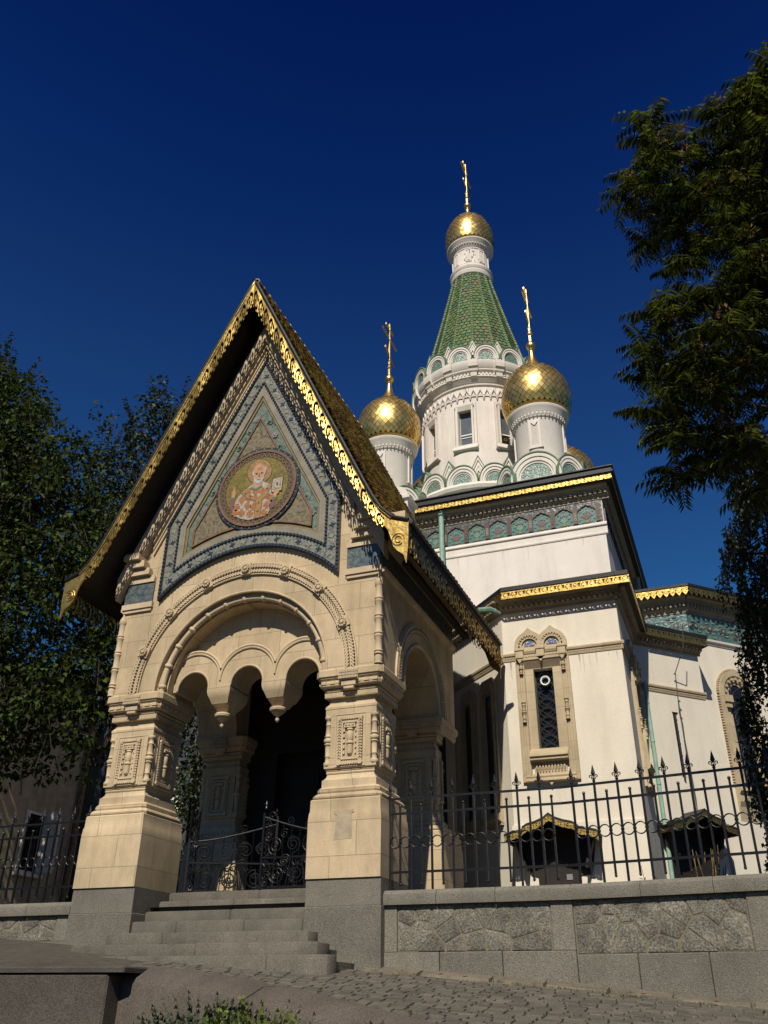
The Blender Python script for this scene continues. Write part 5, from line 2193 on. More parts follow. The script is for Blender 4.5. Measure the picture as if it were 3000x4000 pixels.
def canopy(fr, cu, half, zp, ze, proj, lab):
    sh = half * .60
    prof = [(-half, ze), (-half * .86, ze + .03), (-sh, ze + .07), (-sh * .98, ze + .11), (-sh * .82, ze + .155), (-sh * .5, ze + .19), (-sh * .2, zp - .05), (0, zp + .02)]
    prof = prof + [(-u, z) for u, z in prof[-2::-1]]
    m = MB(fr)
    m.ring([(cu + u, z + .035) for u, z in prof], [(cu + u, z) for u, z in prof], 0, proj, closed=False)
    c = ob("door_canopy", m, 'gutter', church, label=lab)
    m = MB(fr)
    N_ = 60
    lp = []
    us2 = [-half + 2 * half * i / N_ for i in range(N_ + 1)]
    def zf(u):
        return plerp(prof, u)
    m.fret(lambda a, b: lam_scallop((a * 15) % 1, b), 150, 7, lambda a, b: (cu - half + 2 * half * a, zf(-half + 2 * half * a) - .115 * b), proj - .02, proj - .008)
    ob("gilt_valance", m, 'gold', c)
    m = MB(fr)
    for sg in (-1, 1):
        fr2 = None
        m.prism([(cu + sg * (half - .02), ze + .02), (cu + sg * (half - .05), ze + .02), (cu + sg * (half - .05), ze - .10), (cu + sg * (half - .02), ze - .10)], .0, proj - .03)
    ob("side_valance", m, 'gold', c)
    m = MB(fr)
    m.prism([(cu - half * .80, ze + .12), (cu - half * .80, ze), (cu - half * .60, 1.98), (cu - half * .45, 1.95), (cu - half * .45, 1.1), (cu + half * .45, 1.1), (cu + half * .45, 1.95), (cu + half * .72, 1.98), (cu + half * .86, ze), (cu + half * .86, ze + .12), (cu, zp - .02)], -.05, .06)
    for sg in (-1, 1):
        m.prism([(cu + sg * half * .88, ze + .02), (cu + sg * half * .80, ze + .02), (cu + sg * half * .62, ze - .5), (cu + sg * half * .68, ze - .5)], .05, .30)
    dr = ob("doorway", m, 'wood', c)
    m = MB(fr)
    for sg in (-1, 1):
        a, b = sorted((cu + sg * half * .45, cu + sg * half * .66))
        m.box(a, b, 0, .05, 1.1, 1.97)
    ob("door_jamb", m, 'plaster', c)
    return c


canopy(FBK, -.01, .79, 2.86, 2.565, .62, "gilt edged canopy over the basement door below the big window")
canopy(FCH, .70, .80, 3.36, 3.06, .60, "shaded canopy over the basement door below the slit window")
m = MB(FBK)
m.box(.12, .22, .061, .07, 1.90, 1.99)
ob("paper_notice", m, 'paper', church)

# ---- cube: frieze, ledge, cornice, fascia
FC = Fr((0, CY - 4.22, 0), 0)
FCR = Fr((CX + 4.22, CY, 0), 90)
cu0, cu1 = CX - 4.22, CX + 4.22
for fr, a, b in ((FC, cu0, cu1), (FCR, -4.22, 4.22)):
    e = .0 if fr is FCR else .06
    m = MB(fr)
    m.extr([(0, 10.70), (.02, 10.705), (.03, 10.73), (.03, 10.76), (.012, 10.775), (.012, 10.96), (.05, 10.965), (.055, 10.99), (.03, 11.06), (0, 11.075)], a, b + e)
    ob("frieze_ledge", m, 'plaster2', church)
    cornice(fr, a, b + (.2 if fr is FC else 0), 12.14, .355, .40, dent=.13)
    m = MB(fr)
    m.box(a + .02, b - .02, 0, .012, 11.075, 11.745)
    M.setdefault('friezebed', tilemat("dark_frieze_tile", (0.075, 0.085, 0.075), (0.13, 0.14, 0.12), (0.06, 0.07, 0.065), 9, cdark=(0.04, 0.04, 0.04)))
    fz = ob("tile_frieze", m, 'friezebed', church)
    pit = .599
    c0 = -2.277 if fr is FC else -3.9
    k = 0
    cs = []
    if fr is FC:
        cs = [-2.277 - pit * k for k in range(13)]
    else:
        cs = [-3.88 + pit * k for k in range(13)]
    sl3 = ['teal', 'brownred', 'cream', 'ochre', 'mplum', 'palegreen']
    M.setdefault('tealp', mat("turquoise_glaze", (0.07, 0.215, 0.19), 0.3, var=0.3, nscale=6, bump=.2, bscale=30, spec=.5))
    sl3[0] = 'tealp'
    for ci, c in enumerate(cs):
        m = MB(fr)
        h_ = .235
        z0 = 11.095
        ogee = [(c - h_, z0), (c + h_, z0), (c + h_, z0 + .36), (c + h_ * .85, z0 + .41), (c + h_ * .62, z0 + .43), (c + h_ * .5, z0 + .475), (c + h_ * .22, z0 + .49), (c, z0 + .53), (c - h_ * .22, z0 + .49), (c - h_ * .5, z0 + .475), (c - h_ * .62, z0 + .43), (c - h_ * .85, z0 + .41), (c - h_, z0 + .36)]
        m.mi = 0
        m.prism(ogee, 0, .014)
        m.mi = 1
        o2 = [(c + (u - c) * 1.13, z0 + (z - z0) * 1.07 - (0 if z > z0 + .01 else .0)) for u, z in ogee]
        m.ring(o2[1:] + [o2[0]], ogee[1:] + [ogee[0]], 0, .05, closed=False)
        # vase of flowers
        m.mi = 3
        m.prism([(c - .035, z0 + .005), (c + .035, z0 + .005), (c + .05, z0 + .05), (c + .02, z0 + .09), (c - .02, z0 + .09), (c - .05, z0 + .05)], .01, .03)
        m.prism([(c - .10, z0 + .01), (c - .05, z0 + .03), (c - .1, z0 + .05), (c - .14, z0 + .03)], .01, .026)
        m.prism([(c + .10, z0 + .01), (c + .05, z0 + .03), (c + .1, z0 + .05), (c + .14, z0 + .03)], .01, .026)
        m.mi = 5 if ci % 2 else 4
        m.prism([(c - .11, z0 + .17), (c, z0 + .09), (c + .11, z0 + .17), (c + .06, z0 + .23), (c, z0 + .27), (c - .06, z0 + .23)], .01, .024)
        for (du, dz, r_) in ((-.13, .24, .042), (.13, .24, .042), (0, .35, .05), (-.16, .36, .03), (.16, .36, .03), (-.08, .30, .025), (.08, .30, .025), (-.19, .12, .03), (.19, .12, .03), (0, .44, .03)):
            m.mi = 2 if (r_ > .035 or ci % 2 == 0) else 3
            m.disc(c + du, z0 + dz, r_, .01, .028, 9)
            m.mi = 4 if r_ > .035 else 1
            m.disc(c + du, z0 + dz, r_ * .45, .02, .034, 7)
        # pilaster between the niches
        m.mi = 1
        m.box(c + .255, c + .345, 0, .06, 11.095, 11.62)
        m.mi = 2 if ci % 2 else 1
        m.box(c + .27, c + .33, .05, .068, 11.19, 11.42)
        m.mi = 4
        for j in range(3):
            m.disc(c + .30, 11.23 + .075 * j, .018, .06, .075, 6)
        ob("flower_niche", m, sl3, fz)
fascia(Fr((0, CY - 4.577, 0), 0), CX - 4.577, CX + 4.577, 12.30, .20, .20, lam_scallop, rows=9)
fascia(Fr((CX + 4.577, CY, 0), 90), -4.577, 4.577, 12.30, .20, .20, lam_scallop, rows=9)
m = MB()
m.box(CX - 4.64, CX + 4.64, CY - 4.64, CY + 4.64, 12.30, 12.36)
m.box(CX - 4.61, CX + 4.61, CY - 4.61, CY + 4.61, 12.36, 12.47)
m.box(CX - 4.65, CX + 4.65, CY - 4.65, CY + 4.65, 12.47, 12.50)
ob("dark_gutter", m, 'gutter', church)
m = MB()
m.box(CX - 4.54, CX + 4.54, CY - 4.54, CY + 4.54, 12.15, 12.20)
ob("soffit_board", m, 'soffit', church)
m = MB()
m.stack([(4.5, 4.5, 12.5), (2.9, 2.9, 13.3)], CX, CY)
ob("cube_roof", m, 'coppergreen', church)
# downpipes on the cube
m = MB()
m.tube([(-6.24, 20.36, 12.2), (-6.24, 20.36, 9.0)], .075, 10)
m.lathe([(.075, 11.95), (.115, 12.0), (.10, 12.04), (.12, 12.08), (.12, 12.1), (.085, 12.14)], -6.24, 20.36, 12)
ob("downpipe", m, 'pipe', church, smooth=50)
m = MB()
px, py = -1.62, 26.6
m.tube([(px, py, 13.2 - 1.1), (px, py, 11.2), (px + .08, py - .1, 11.0)], .085, 10)
m.lathe([(.09, 11.05), (.16, 11.1), (.15, 11.2), (.19, 11.26), (.19, 11.32), (.1, 11.36)], px, py, 12)
ob("downpipe", m, 'pipe', church, smooth=50)
# small white pinnacle beside the porch ridge
m = MB()
m.stack([(.27, .27, 8), (.27, .27, 11.55), (.33, .33, 11.6), (.33, .33, 11.68), (.29, .29, 11.7), (.29, .29, 12.05), (.36, .36, 12.12), (.36, .36, 12.2)], -7.15, 19.6)
m.fr = Fr((-7.15, 19.6, 0), 0)
m.prism([(-.3, 12.2), (.3, 12.2)] + [(.3 * cos(PI * i / 12), 12.2 + .34 * sin(PI * i / 12)) for i in range(1, 12)], -.3, .3)
ob("pinnacle", m, 'plaster2', church)


# ---- kokoshnik gables ---------------------------------------------------------
def kokoshnik(fr, w_, h, depth, z, par, k_tile=True, name="kokoshnik"):
    """semicircular gable: moulded white rings, tile field, green metal cover"""
    m = MB(fr)
    n = 20
    A = [PI * i / n for i in range(n + 1)]
    R0 = w_ / 2

    def shape(r_):
        return [(r_ * R0 * cos(a), z + h * r_ * sin(a) ** .9 if sin(a) > 0 else z) for a in A]
    for r1, r0, v in ((1.0, .86, .06), (.86, .80, .03), (.80, .70, .05), (.70, .62, .02)):
        m.ring(shape(r1), shape(r0), -.05, v, closed=False)
    o = ob(name, m, 'plaster2', par, smooth=30)
    m = MB(fr)
    m.prism(shape(.63)[::-1], -.05, .0)
    ob("tile_field", m, 'kokotile', o)
    m = MB(fr)
    up = shape(1.045)
    m.ring(up, shape(1.0), -depth, .085, closed=False)
    ob("metal_cover", m, 'coppergreen', o)
    return o


def zigzag(fr, w_, h, z, par):
    m = MB(fr)
    for s_, v in ((1.0, .05), (.72, .03), (.46, .05)):
        q = s_
        m.ring([(w_ / 2 * q, z), (0, z + h * q), (-w_ / 2 * q, z)], [(w_ / 2 * (q - .17), z), (0, z + h * (q - .17)), (-w_ / 2 * (q - .17), z)], -.1, v, closed=False)
    m.prism([(w_ / 2 * .9, z), (0, z + h * .9), (-w_ / 2 * .9, z)], -.1, .01)
    o = ob("pointed_gable", m, 'plaster2', par)
    m = MB(fr)
    m.ring([(w_ / 2 * 1.06, z), (0, z + h * 1.06), (-w_ / 2 * 1.06, z)], [(w_ / 2, z), (0, z + h), (-w_ / 2, z)], -.5, .07, closed=False)
    ob("metal_cover", m, 'coppergreen', o)
    return o


def ringfr(cx, cy, r_, ang):
    """frame on a ring; ang 0 faces -Y"""
    return Fr((cx + r_ * sin(R(ang)), cy - r_ * cos(R(ang)), 0), ang)


# ---- main tower -------------------------------------------------------------
def cyl_wall(m, cx, cy, r_, z0, z1, holes, n, ri):
    """holes: (angle0, angle1, z0, z1) deg from -Y"""
    angs = set([360.0 * i / n for i in range(n)])
    zs = {z0, z1}
    for a0, a1, h0, h1 in holes:
        for a in (a0, a1):
            angs.add(a % 360)
        zs |= {h0, h1}
    angs = sorted(angs)
    zs = sorted(zs)
    def inh(a, z):
        for a0, a1, h0, h1 in holes:
            d = (a - a0) % 360
            if 0 < d < (a1 - a0) and h0 < z < h1:
                return True
        return False
    P = lambda a, r, z: (cx + r * sin(R(a)), cy - r * cos(R(a)), z)
    for i in range(len(angs)):
        a, b = angs[i], angs[(i + 1) % len(angs)]
        if b < a:
            b += 360
        for j in range(len(zs) - 1):
            if inh((a + b) / 2 % 360, (zs[j] + zs[j + 1]) / 2):
                continue
            m.add([P(a, r_, zs[j]), P(b, r_, zs[j]), P(b, r_, zs[j + 1]), P(a, r_, zs[j + 1])], [(0, 1, 2, 3)])
    for a0, a1, h0, h1 in holes:
        m.add([P(a0, r_, h0), P(a0, ri, h0), P(a0, ri, h1), P(a0, r_, h1)], [(0, 1, 2, 3)])
        m.add([P(a1, r_, h0), P(a1, ri, h0), P(a1, ri, h1), P(a1, r_, h1)], [(0, 1, 2, 3)])
        m.add([P(a0, r_, h0), P(a1, r_, h0), P(a1, ri, h0), P(a0, ri, h0)], [(0, 1, 2, 3)])
        m.add([P(a0, r_, h1), P(a1, r_, h1), P(a1, ri, h1), P(a0, ri, h1)], [(0, 1, 2, 3)])


DR = 1.99
m = MB()
holes = [(40 * k - 6.6, 40 * k + 6.6, 15.88, 17.28) for k in range(9)]
cyl_wall(m, CX, CY, DR, 12.6, 18.4, holes, 96, DR - .28)
drum = ob("tower_drum", m, 'plaster2', church, recalc=False, smooth=20)
for k in range(9):
    fr = ringfr(CX, CY, DR, 40 * k)
    m = MB(fr)
    for uo, ui, v in ((.40, .34, .03), (.30, .235, .045)):
        m.ring([(-uo, 15.78), (uo, 15.78), (uo, 17.50), (-uo, 17.50)], [(-ui, 15.86), (ui, 15.86), (ui, 17.40), (-ui, 17.40)], -.08, v)
    m.extr([(-.06, 17.24), (.0, 17.26), (.06, 17.42), (.06, 17.5), (-.06, 17.5)], -.30, .30)
    wd = ob("drum_window", m, 'plaster2', drum)
    m = MB(fr)
    m.box(-.225, .225, -.21, -.19, 15.86, 17.30)
    ob("pane", m, 'glassg', wd)
    m = MB(fr)
    m.box(-.225, .225, -.185, -.17, 16.36, 16.40)
    m.box(-.225, .225, -.185, -.17, 16.26, 16.285)
    m.box(-.225, -.20, -.185, -.17, 15.88, 17.28)
    m.box(.20, .225, -.185, -.17, 15.88, 17.28)
    ob("frame", m, 'white', wd)
    m = MB(fr)
    m.extr([(-.1, 15.84), (.06, 15.80), (.09, 15.72), (.09, 15.68), (.0, 15.64), (-.1, 15.64)], -.42, .42)
    ob("sill", m, 'plaster2', wd)
    if k == 1:
        m = MB(fr)
        m.box(-.15, .12, -.19, -.12, 16.0, 16.30)
        ob("speaker_box", m, 'iron', wd)
        m = MB(fr)
        m.ring([(-.06, 16.10), (.04, 16.10), (.04, 16.20), (-.06, 16.20)], [(-.045, 16.115), (.025, 16.115), (.025, 16.185), (-.045, 16.185)], -.12, -.11)
        ob("speaker_rim", m, 'goldp', wd)
# arcature frieze
m = MB()
N_ = 56
for k in range(N_):
    fr = ringfr(CX, CY, DR, 360 * (k + .5) / N_)
    m.fr = fr
    w_ = 2 * PI * DR / N_
    q = w_ * .5
    out = [(q, 17.80), (q * .82, 17.90), (q * .5, 17.97), (q * .22, 18.02), (0, 18.12), (-q * .22, 18.02), (-q * .5, 17.97), (-q * .82, 17.90), (-q, 17.80)]
    inn = [(u * .68, 17.80 + (z - 17.80) * .72 - .0) for u, z in out]
    m.ring(out, inn, -.05, .05, closed=False)
    m.box(-.022, .022, -.05, .04, 17.80, 17.86)
    m.lathe([(.004, 17.60), (.024, 17.62), (.018, 17.65), (.034, 17.68), (.034, 17.71), (.042, 17.73), (.042, 17.76)], w_ / 2, .03, 8)
    m.box(-w_ / 2, w_ / 2, -.05, .035, 17.755, 17.80)
ob("arcature_band", m, 'plaster2', drum)
m = MB()
m.lathe([(DR, 18.15), (DR + .05, 18.2), (DR + .06, 18.24), (DR + .05, 18.26), (DR + .09, 18.30), (DR + .16, 18.42), (DR + .2, 18.46), (DR + .2, 18.5), (DR + .14, 18.52), (DR + .14, 18.62), (DR + .2, 18.68), (DR + .23, 18.72), (DR + .23, 18.76), (DR + .26, 18.80), (DR + .30, 18.9), (DR + .33, 19.0), (DR + .33, 19.08), (1.9, 19.12)], CX, CY, 96)
ob("drum_cornice", m, 'plaster2', drum, smooth=30)
m = MB()
for k in range(112):
    fr = ringfr(CX, CY, DR + .14, 360 * k / 112)
    m.fr = fr
    m.box(-.032, .032, 0, .07, 18.53, 18.61)
for k in range(16):
    fr = ringfr(CX, CY, DR + .2, 22.5 * k + 11.25)
    m.fr = fr
    m.extr([(-.1, 18.62), (.08, 18.66), (.1, 18.74), (.16, 18.8), (.18, 18.95), (.18, 19.09), (-.1, 19.09)], -.16, .16)
    m.extr([(-.1, 18.38), (.04, 18.46), (.06, 18.60), (-.1, 18.62)], -.11, .11)
ob("dentil_course", m, 'plaster2', drum)
# upper kokoshniks and pointed gables
for k in range(16):
    kokoshnik(ringfr(CX, CY, DR + .30, 22.5 * k), .84, .60, .55, 19.10, church)
    zigzag(ringfr(CX, CY, DR + .16, 22.5 * k + 11.25), .52, .62, 19.42, church)
# tent roof: 16 facets of scale tiles with ribs
zb, zt_ = 19.5, 24.72
def cone_r(z):
    t = (z - zb) / (zt_ - zb)
    return lerp(1.93, .68, t) + .05 * (1 - t) ** 3 + .03 * t ** 4
m = MB()
m.lathe([(cone_r(zb + (zt_ - zb) * i / 12) * .97, zb + (zt_ - zb) * i / 12) for i in range(13)], CX, CY, 16)
M['tilebed'] = mat("dark_tile_bed", (0.02, 0.035, 0.02), 0.6)
M['ribtile'] = mat("pale_green_ridge_tile", (0.22, 0.30, 0.15), 0.35, var=0.3, nscale=6, island=0.25)
tent = ob("tent_roof", m, 'tilebed', church)
rnd = random.Random(8)
m = MB()
rows = 30
for r_ in range(rows):
    z0 = zb + (zt_ - zb) * r_ / rows
    z1 = zb + (zt_ - zb) * (r_ + 1.35) / rows
    for k in range(16):
        a0 = 22.5 * (k - .5)
        rb = cone_r(z0)
        wf = 2 * rb * math.tan(R(11.25))
        nc = max(1, int(round(wf / .185)))
        for c in range(nc + (r_ % 2)):
            f0 = (c - (.5 if r_ % 2 else 0)) / nc
            f1 = f0 + 1.0 / nc
            f0, f1 = max(f0, 0), min(f1, 1)
            if f1 - f0 < .2 / nc:
                continue
            fr = ringfr(CX, CY, 0, 22.5 * k)
            def T(f, z, lift):
                rr_ = cone_r(min(z, zt_)) * cos(R(11.25)) + lift
                hw_ = cone_r(min(z, zt_)) * sin(R(11.25))
                return fr((-hw_ + 2 * hw_ * f, rr_, z))
            j = rnd.uniform(0, .008)
            fm = (f0 + f1) / 2
            g = (f1 - f0) * .06
            zz = lambda t: z0 + (z1 - z0) * t
            P = [T(fm, zz(0), .032 + j), T(f1 - g * 5, zz(.05), .03 + j), T(f1 - g, zz(.2), .027 + j), T(f1 - g, zz(1), .0), T(f0 + g, zz(1), .0), T(f0 + g, zz(.2), .027 + j), T(f0 + g * 5, zz(.05), .03 + j)]
            P += [T(fm, zz(0), .004), T(f1 - g, zz(.2), .004), T(f0 + g, zz(.2), .004)]
            m.add(P, [(0, 1, 2, 3, 4, 5, 6), (0, 7, 8, 2, 1), (0, 6, 5, 9, 7)])
ob("scale_tiles", m, 'grntile', tent, recalc=False)
m = MB()
for k in range(16):
    a = 22.5 * (k + .5)
    n = 40
    for i in range(n):
        za, zb_ = zb + (zt_ - zb) * i / n, zb + (zt_ - zb) * (i + 1.15) / n
        zb_ = min(zb_, zt_)
        ra, rb = cone_r(za) + .035, cone_r(zb_) + .022
        pa = (CX + ra * sin(R(a)), CY - ra * cos(R(a)), za)
        pb = (CX + rb * sin(R(a)), CY - rb * cos(R(a)), zb_)
        m.tube([pa, pb], [.052, .038], 6)
ob("ridge_ribs", m, 'ribtile', tent, recalc=False)
# neck under the top dome
m = MB()
m.lathe([(.70, 24.55), (.80, 24.66), (.83, 24.80), (.80, 24.86), (.84, 24.92), (.85, 25.02), (.80, 25.10), (.77, 25.14), (.78, 25.18), (.71, 25.24), (.695, 25.3), (.695, 26.0), (.72, 26.02), (.72, 26.06), (.75, 26.10), (.80, 26.18), (.82, 26.22), (.88, 26.32), (.93, 26.40), (.93, 26.44)], CX, CY, 48)
neck = ob("lantern_neck", m, 'plaster2', church, smooth=30)
m = MB()
for k in range(8):
    m.fr = ringfr(CX, CY, .70, 45 * k + 8)
    m.ring([(-.12, 25.32), (.12, 25.32), (.12, 25.98), (-.12, 25.98)], [(-.085, 25.36), (.085, 25.36), (.085, 25.93), (-.085, 25.93)], -.02, .022)
    m.box(-.04, .04, -.02, .016, 25.4, 25.9)
ob("neck_panel", m, 'plaster2', neck)
m = MB()
for k in range(48):
    m.fr = ringfr(CX, CY, .80, 7.5 * k)
    m.box(-.03, .03, -.02, .03, 26.20, 26.27)
ob("dentils", m, 'plaster2', neck)


# flaking render on the neck and rain stains below the drum cornice
rnd = random.Random(12)
m = MB()
for k in range(16):
    m.fr = ringfr(CX, CY, .697, rnd.uniform(-5, 60))
    z = rnd.uniform(25.32, 25.85)
    r_ = rnd.uniform(.02, .06)
    P = []
    for j in range(7):
        a = 2 * PI * j / 7
        q = r_ * rnd.uniform(.5, 1.2)
        P.append((q * cos(a) * .8, z + q * sin(a) * 1.4))
    m.prism(P, -.02, .006)
ob("flaked_render", m, 'bare', neck)
m = MB()
for a, w_, z0, z1 in ((2, .03, 17.55, 18.35), (5, .012, 17.7, 18.3), (-38, .02, 17.9, 18.4), (31, .015, 17.8, 18.4), (-14, .012, 17.95, 18.4)):
    m.fr = ringfr(CX, CY, DR, a)
    m.prism([(-w_, z1), (w_, z1), (w_ * .6, (z0 + z1) / 2), (w_ * .2, z0), (-w_ * .5, (z0 + z1) / 2 + .05)], -.03, .004)
ob("rain_stain", m, 'stain', drum)
m = MB(FC)
for k in range(14):
    u = rnd.uniform(-7.6, -2.0)
    h_ = rnd.uniform(.08, .45)
    w_ = rnd.uniform(.008, .03)
    m.prism([(u - w_, 10.70), (u + w_, 10.70), (u + w_ * .3, 10.70 - h_), (u - w_ * .2, 10.70 - h_ * .8)], -.01, .0025)
ob("rain_stain", m, 'stainlight', church)
m = MB(FBK)
for k in range(9):
    u = rnd.choice((rnd.uniform(.55, 1.48), rnd.uniform(-.73, -.56), rnd.uniform(.5, 1.48)))
    h_ = rnd.uniform(.08, .5)
    w_ = rnd.uniform(.008, .022)
    m.prism([(u - w_, 5.885), (u + w_, 5.885), (u + w_ * .3, 5.885 - h_), (u - w_ * .2, 5.885 - h_ * .8)], -.01, .0025)
ob("rain_stain", m, 'stainlight', church)


# ---- onion domes -----------------------------------------------------------
def onion(cx, cy, zr, rmax, prof, ncol, nrow, ballz, ballr, topz, tag_):
    """prof: list (z, r) of the bulb from ring to neck"""
    m = MB()
    n = 60
    zs = [prof[0][0] + (prof[-1][0] - prof[0][0]) * i / n for i in range(n + 1)]

    def cr(z):
        # smooth (catmull) interpolation
        for i in range(len(prof) - 1):
            if z <= prof[i + 1][0] + 1e-6:
                p0, p1, p2, p3 = prof[max(i - 1, 0)], prof[i], prof[i + 1], prof[min(i + 2, len(prof) - 1)]
                t = (z - p1[0]) / (p2[0] - p1[0])
                m1 = (p2[1] - p0[1]) / max(p2[0] - p0[0], 1e-6) * (p2[0] - p1[0])
                m2 = (p3[1] - p1[1]) / max(p3[0] - p1[0], 1e-6) * (p2[0] - p1[0])
                return (2 * t ** 3 - 3 * t * t + 1) * p1[1] + (t ** 3 - 2 * t * t + t) * m1 + (-2 * t ** 3 + 3 * t * t) * p2[1] + (t ** 3 - t * t) * m2
        return prof[-1][1]
    m.lathe([(cr(z) - .012, z) for z in zs], cx, cy, 64)
    dome = ob("onion_dome", m, 'goldd', church, smooth=60)
    # diamond tiles with equal arc length
    arc = [0]
    for i in range(n):
        arc.append(arc[-1] + math.hypot(cr(zs[i + 1]) - cr(zs[i]), zs[i + 1] - zs[i]))

    def at(s_):
        s_ = max(0, min(s_, arc[-1]))
        for i in range(n):
            if s_ <= arc[i + 1]:
                t = (s_ - arc[i]) / (arc[i + 1] - arc[i])
                return lerp(zs[i], zs[i + 1], t)
        return zs[-1]
    z_end = [z for z in zs if cr(z) > rmax * .33 or z < prof[0][0] + .3][-1]
    s_end = arc[zs.index(z_end)]
    m = MB()
    rnd = random.Random(int(abs(cx * 10)))
    # rows: step grows with radius so the diamonds stay in proportion
    levels = [0.0]
    s_ = 0.0
    while s_ < s_end:
        r_ = cr(at(s_))
        s_ += r_ * 2 * PI / ncol * .62
        levels.append(s_)
    for i in range(len(levels) - 2):
        for k in range(ncol):
            a = 360.0 / ncol * (k + (.5 if i % 2 else 0))
            d = 180.0 / ncol
            P = []
            for (s2, da) in ((levels[i], 0), (levels[i + 1], d), (levels[i + 2], 0), (levels[i + 1], -d)):
                z = at(s2)
                r_ = cr(z)
                P.append(Vector((cx + r_ * sin(R(a + da)), cy - r_ * cos(R(a + da)), z)))
            c = (P[0] + P[1] + P[2] + P[3]) / 4
            sh = .945
            nrm = (P[2] - P[0]).cross(P[3] - P[1])
            if nrm.length < 1e-9:
                continue
            nrm.normalize()
            cv = Vector((cx, cy, c.z))
            if nrm.dot(c - cv) < 0:
                nrm = -nrm
            Q = []
            for j, p in enumerate(P):
                lift = .004 + (.006 if j == 0 else 0) + rnd.uniform(-.007, .007)
                q = c + (p - c) * sh + nrm * lift
                Q.append(tuple(q))
            mid = tuple(c + nrm * (.010 + rnd.uniform(-.006, .006)) * (rmax))
            m.add(Q + [mid], [(0, 1, 4), (1, 2, 4), (2, 3, 4), (3, 0, 4)])
    ob("gilt_tiles", m, 'goldb', dome, recalc=False, smooth=40)
    # ring, neck, ball
    m = MB()
    r0 = prof[0][1]
    zb0 = prof[0][0]
    m.lathe([(r0 - .16, zb0 - .12), (r0 - .02, zb0 - .10), (r0 + .0, zb0 - .06), (r0 - .02, zb0 - .03), (r0 + .03, zb0 - .01), (r0 + .04, zb0 + .02), (r0 + .0, zb0 + .05)], cx, cy, 64)
    zn = at(s_end)
    m.lathe([(cr(z) + .006, z) for z in zs if z >= zn - .02] + [(ballr * .42, ballz - ballr * 1.6), (ballr * .62, ballz - ballr * 1.45), (ballr * .45, ballz - ballr * 1.3), (ballr * .55, ballz - ballr * .9)], cx, cy, 32)
    m.lathe([(ballr * max(.05, sin(PI * i / 12)), ballz - ballr * cos(PI * i / 12)) for i in range(13)], cx, cy, 24)
    m.lathe([(ballr * .45, ballz + ballr * .85), (ballr * .28, ballz + ballr * 1.2), (ballr * .22, ballz + ballr * 1.6)], cx, cy, 12)
    ob("gilt_finial", m, 'goldp', dome, smooth=50)
    m = MB()
    z0, z1 = ballz + ballr, topz
    h = z1 - z0
    t = ballr * .25
    m.stack([(t * .8, t * .8, z0), (t * .8, t * .8, z0 + h * .12), (t * 1.5, t * 1.5, z0 + h * .14), (t * .7, t * .7, z0 + h * .17), (t * .7, t * .7, z1 - .03 * h), (.004, .004, z1)], cx, cy)

    def bar(z, half, hh, dz=0.0):
        m.add([(cx - t * .55, cy - half, z - hh + dz), (cx + t * .55, cy - half, z - hh + dz), (cx + t * .55, cy - half, z + hh + dz), (cx - t * .55, cy - half, z + hh + dz),
               (cx - t * .55, cy + half, z - hh - dz), (cx + t * .55, cy + half, z - hh - dz), (cx + t * .55, cy + half, z + hh - dz), (cx - t * .55, cy + half, z + hh - dz)],
              [(0, 1, 2, 3), (4, 7, 6, 5), (0, 4, 5, 1), (1, 5, 6, 2), (2, 6, 7, 3), (3, 7, 4, 0)])
    bar(z0 + h * .70, h * .28, t * 1.1)
    bar(z0 + h * .88, h * .15, t * 1.0)
    bar(z0 + h * .36, h * .17, t * 1.0, h * .07)
    for sy in (-1, 1):
        m.lathe([(t * .3, -t * 1.2), (t * 1.3, 0), (t * .3, t * 1.2)], cx, cy + sy * h * .28, 8, z0 + h * .70)
    for zz in (.2, .27):
        m.lathe([(t * .5, -t), (t * 1.5, 0), (t * .5, t)], cx, cy, 10, z0 + h * zz)
    ob("gilt_cross", m, 'goldp', dome)
    return dome


onion(CX, CY, 26.44, .97, [(26.50, .915), (26.70, .955), (26.95, .975), (27.25, .965), (27.6, .89), (27.95, .74), (28.2, .56), (28.38, .37), (28.5, .23), (28.62, .14), (28.8, .085), (28.97, .07)], 34, 0, 29.19, .155, 31.85, "")

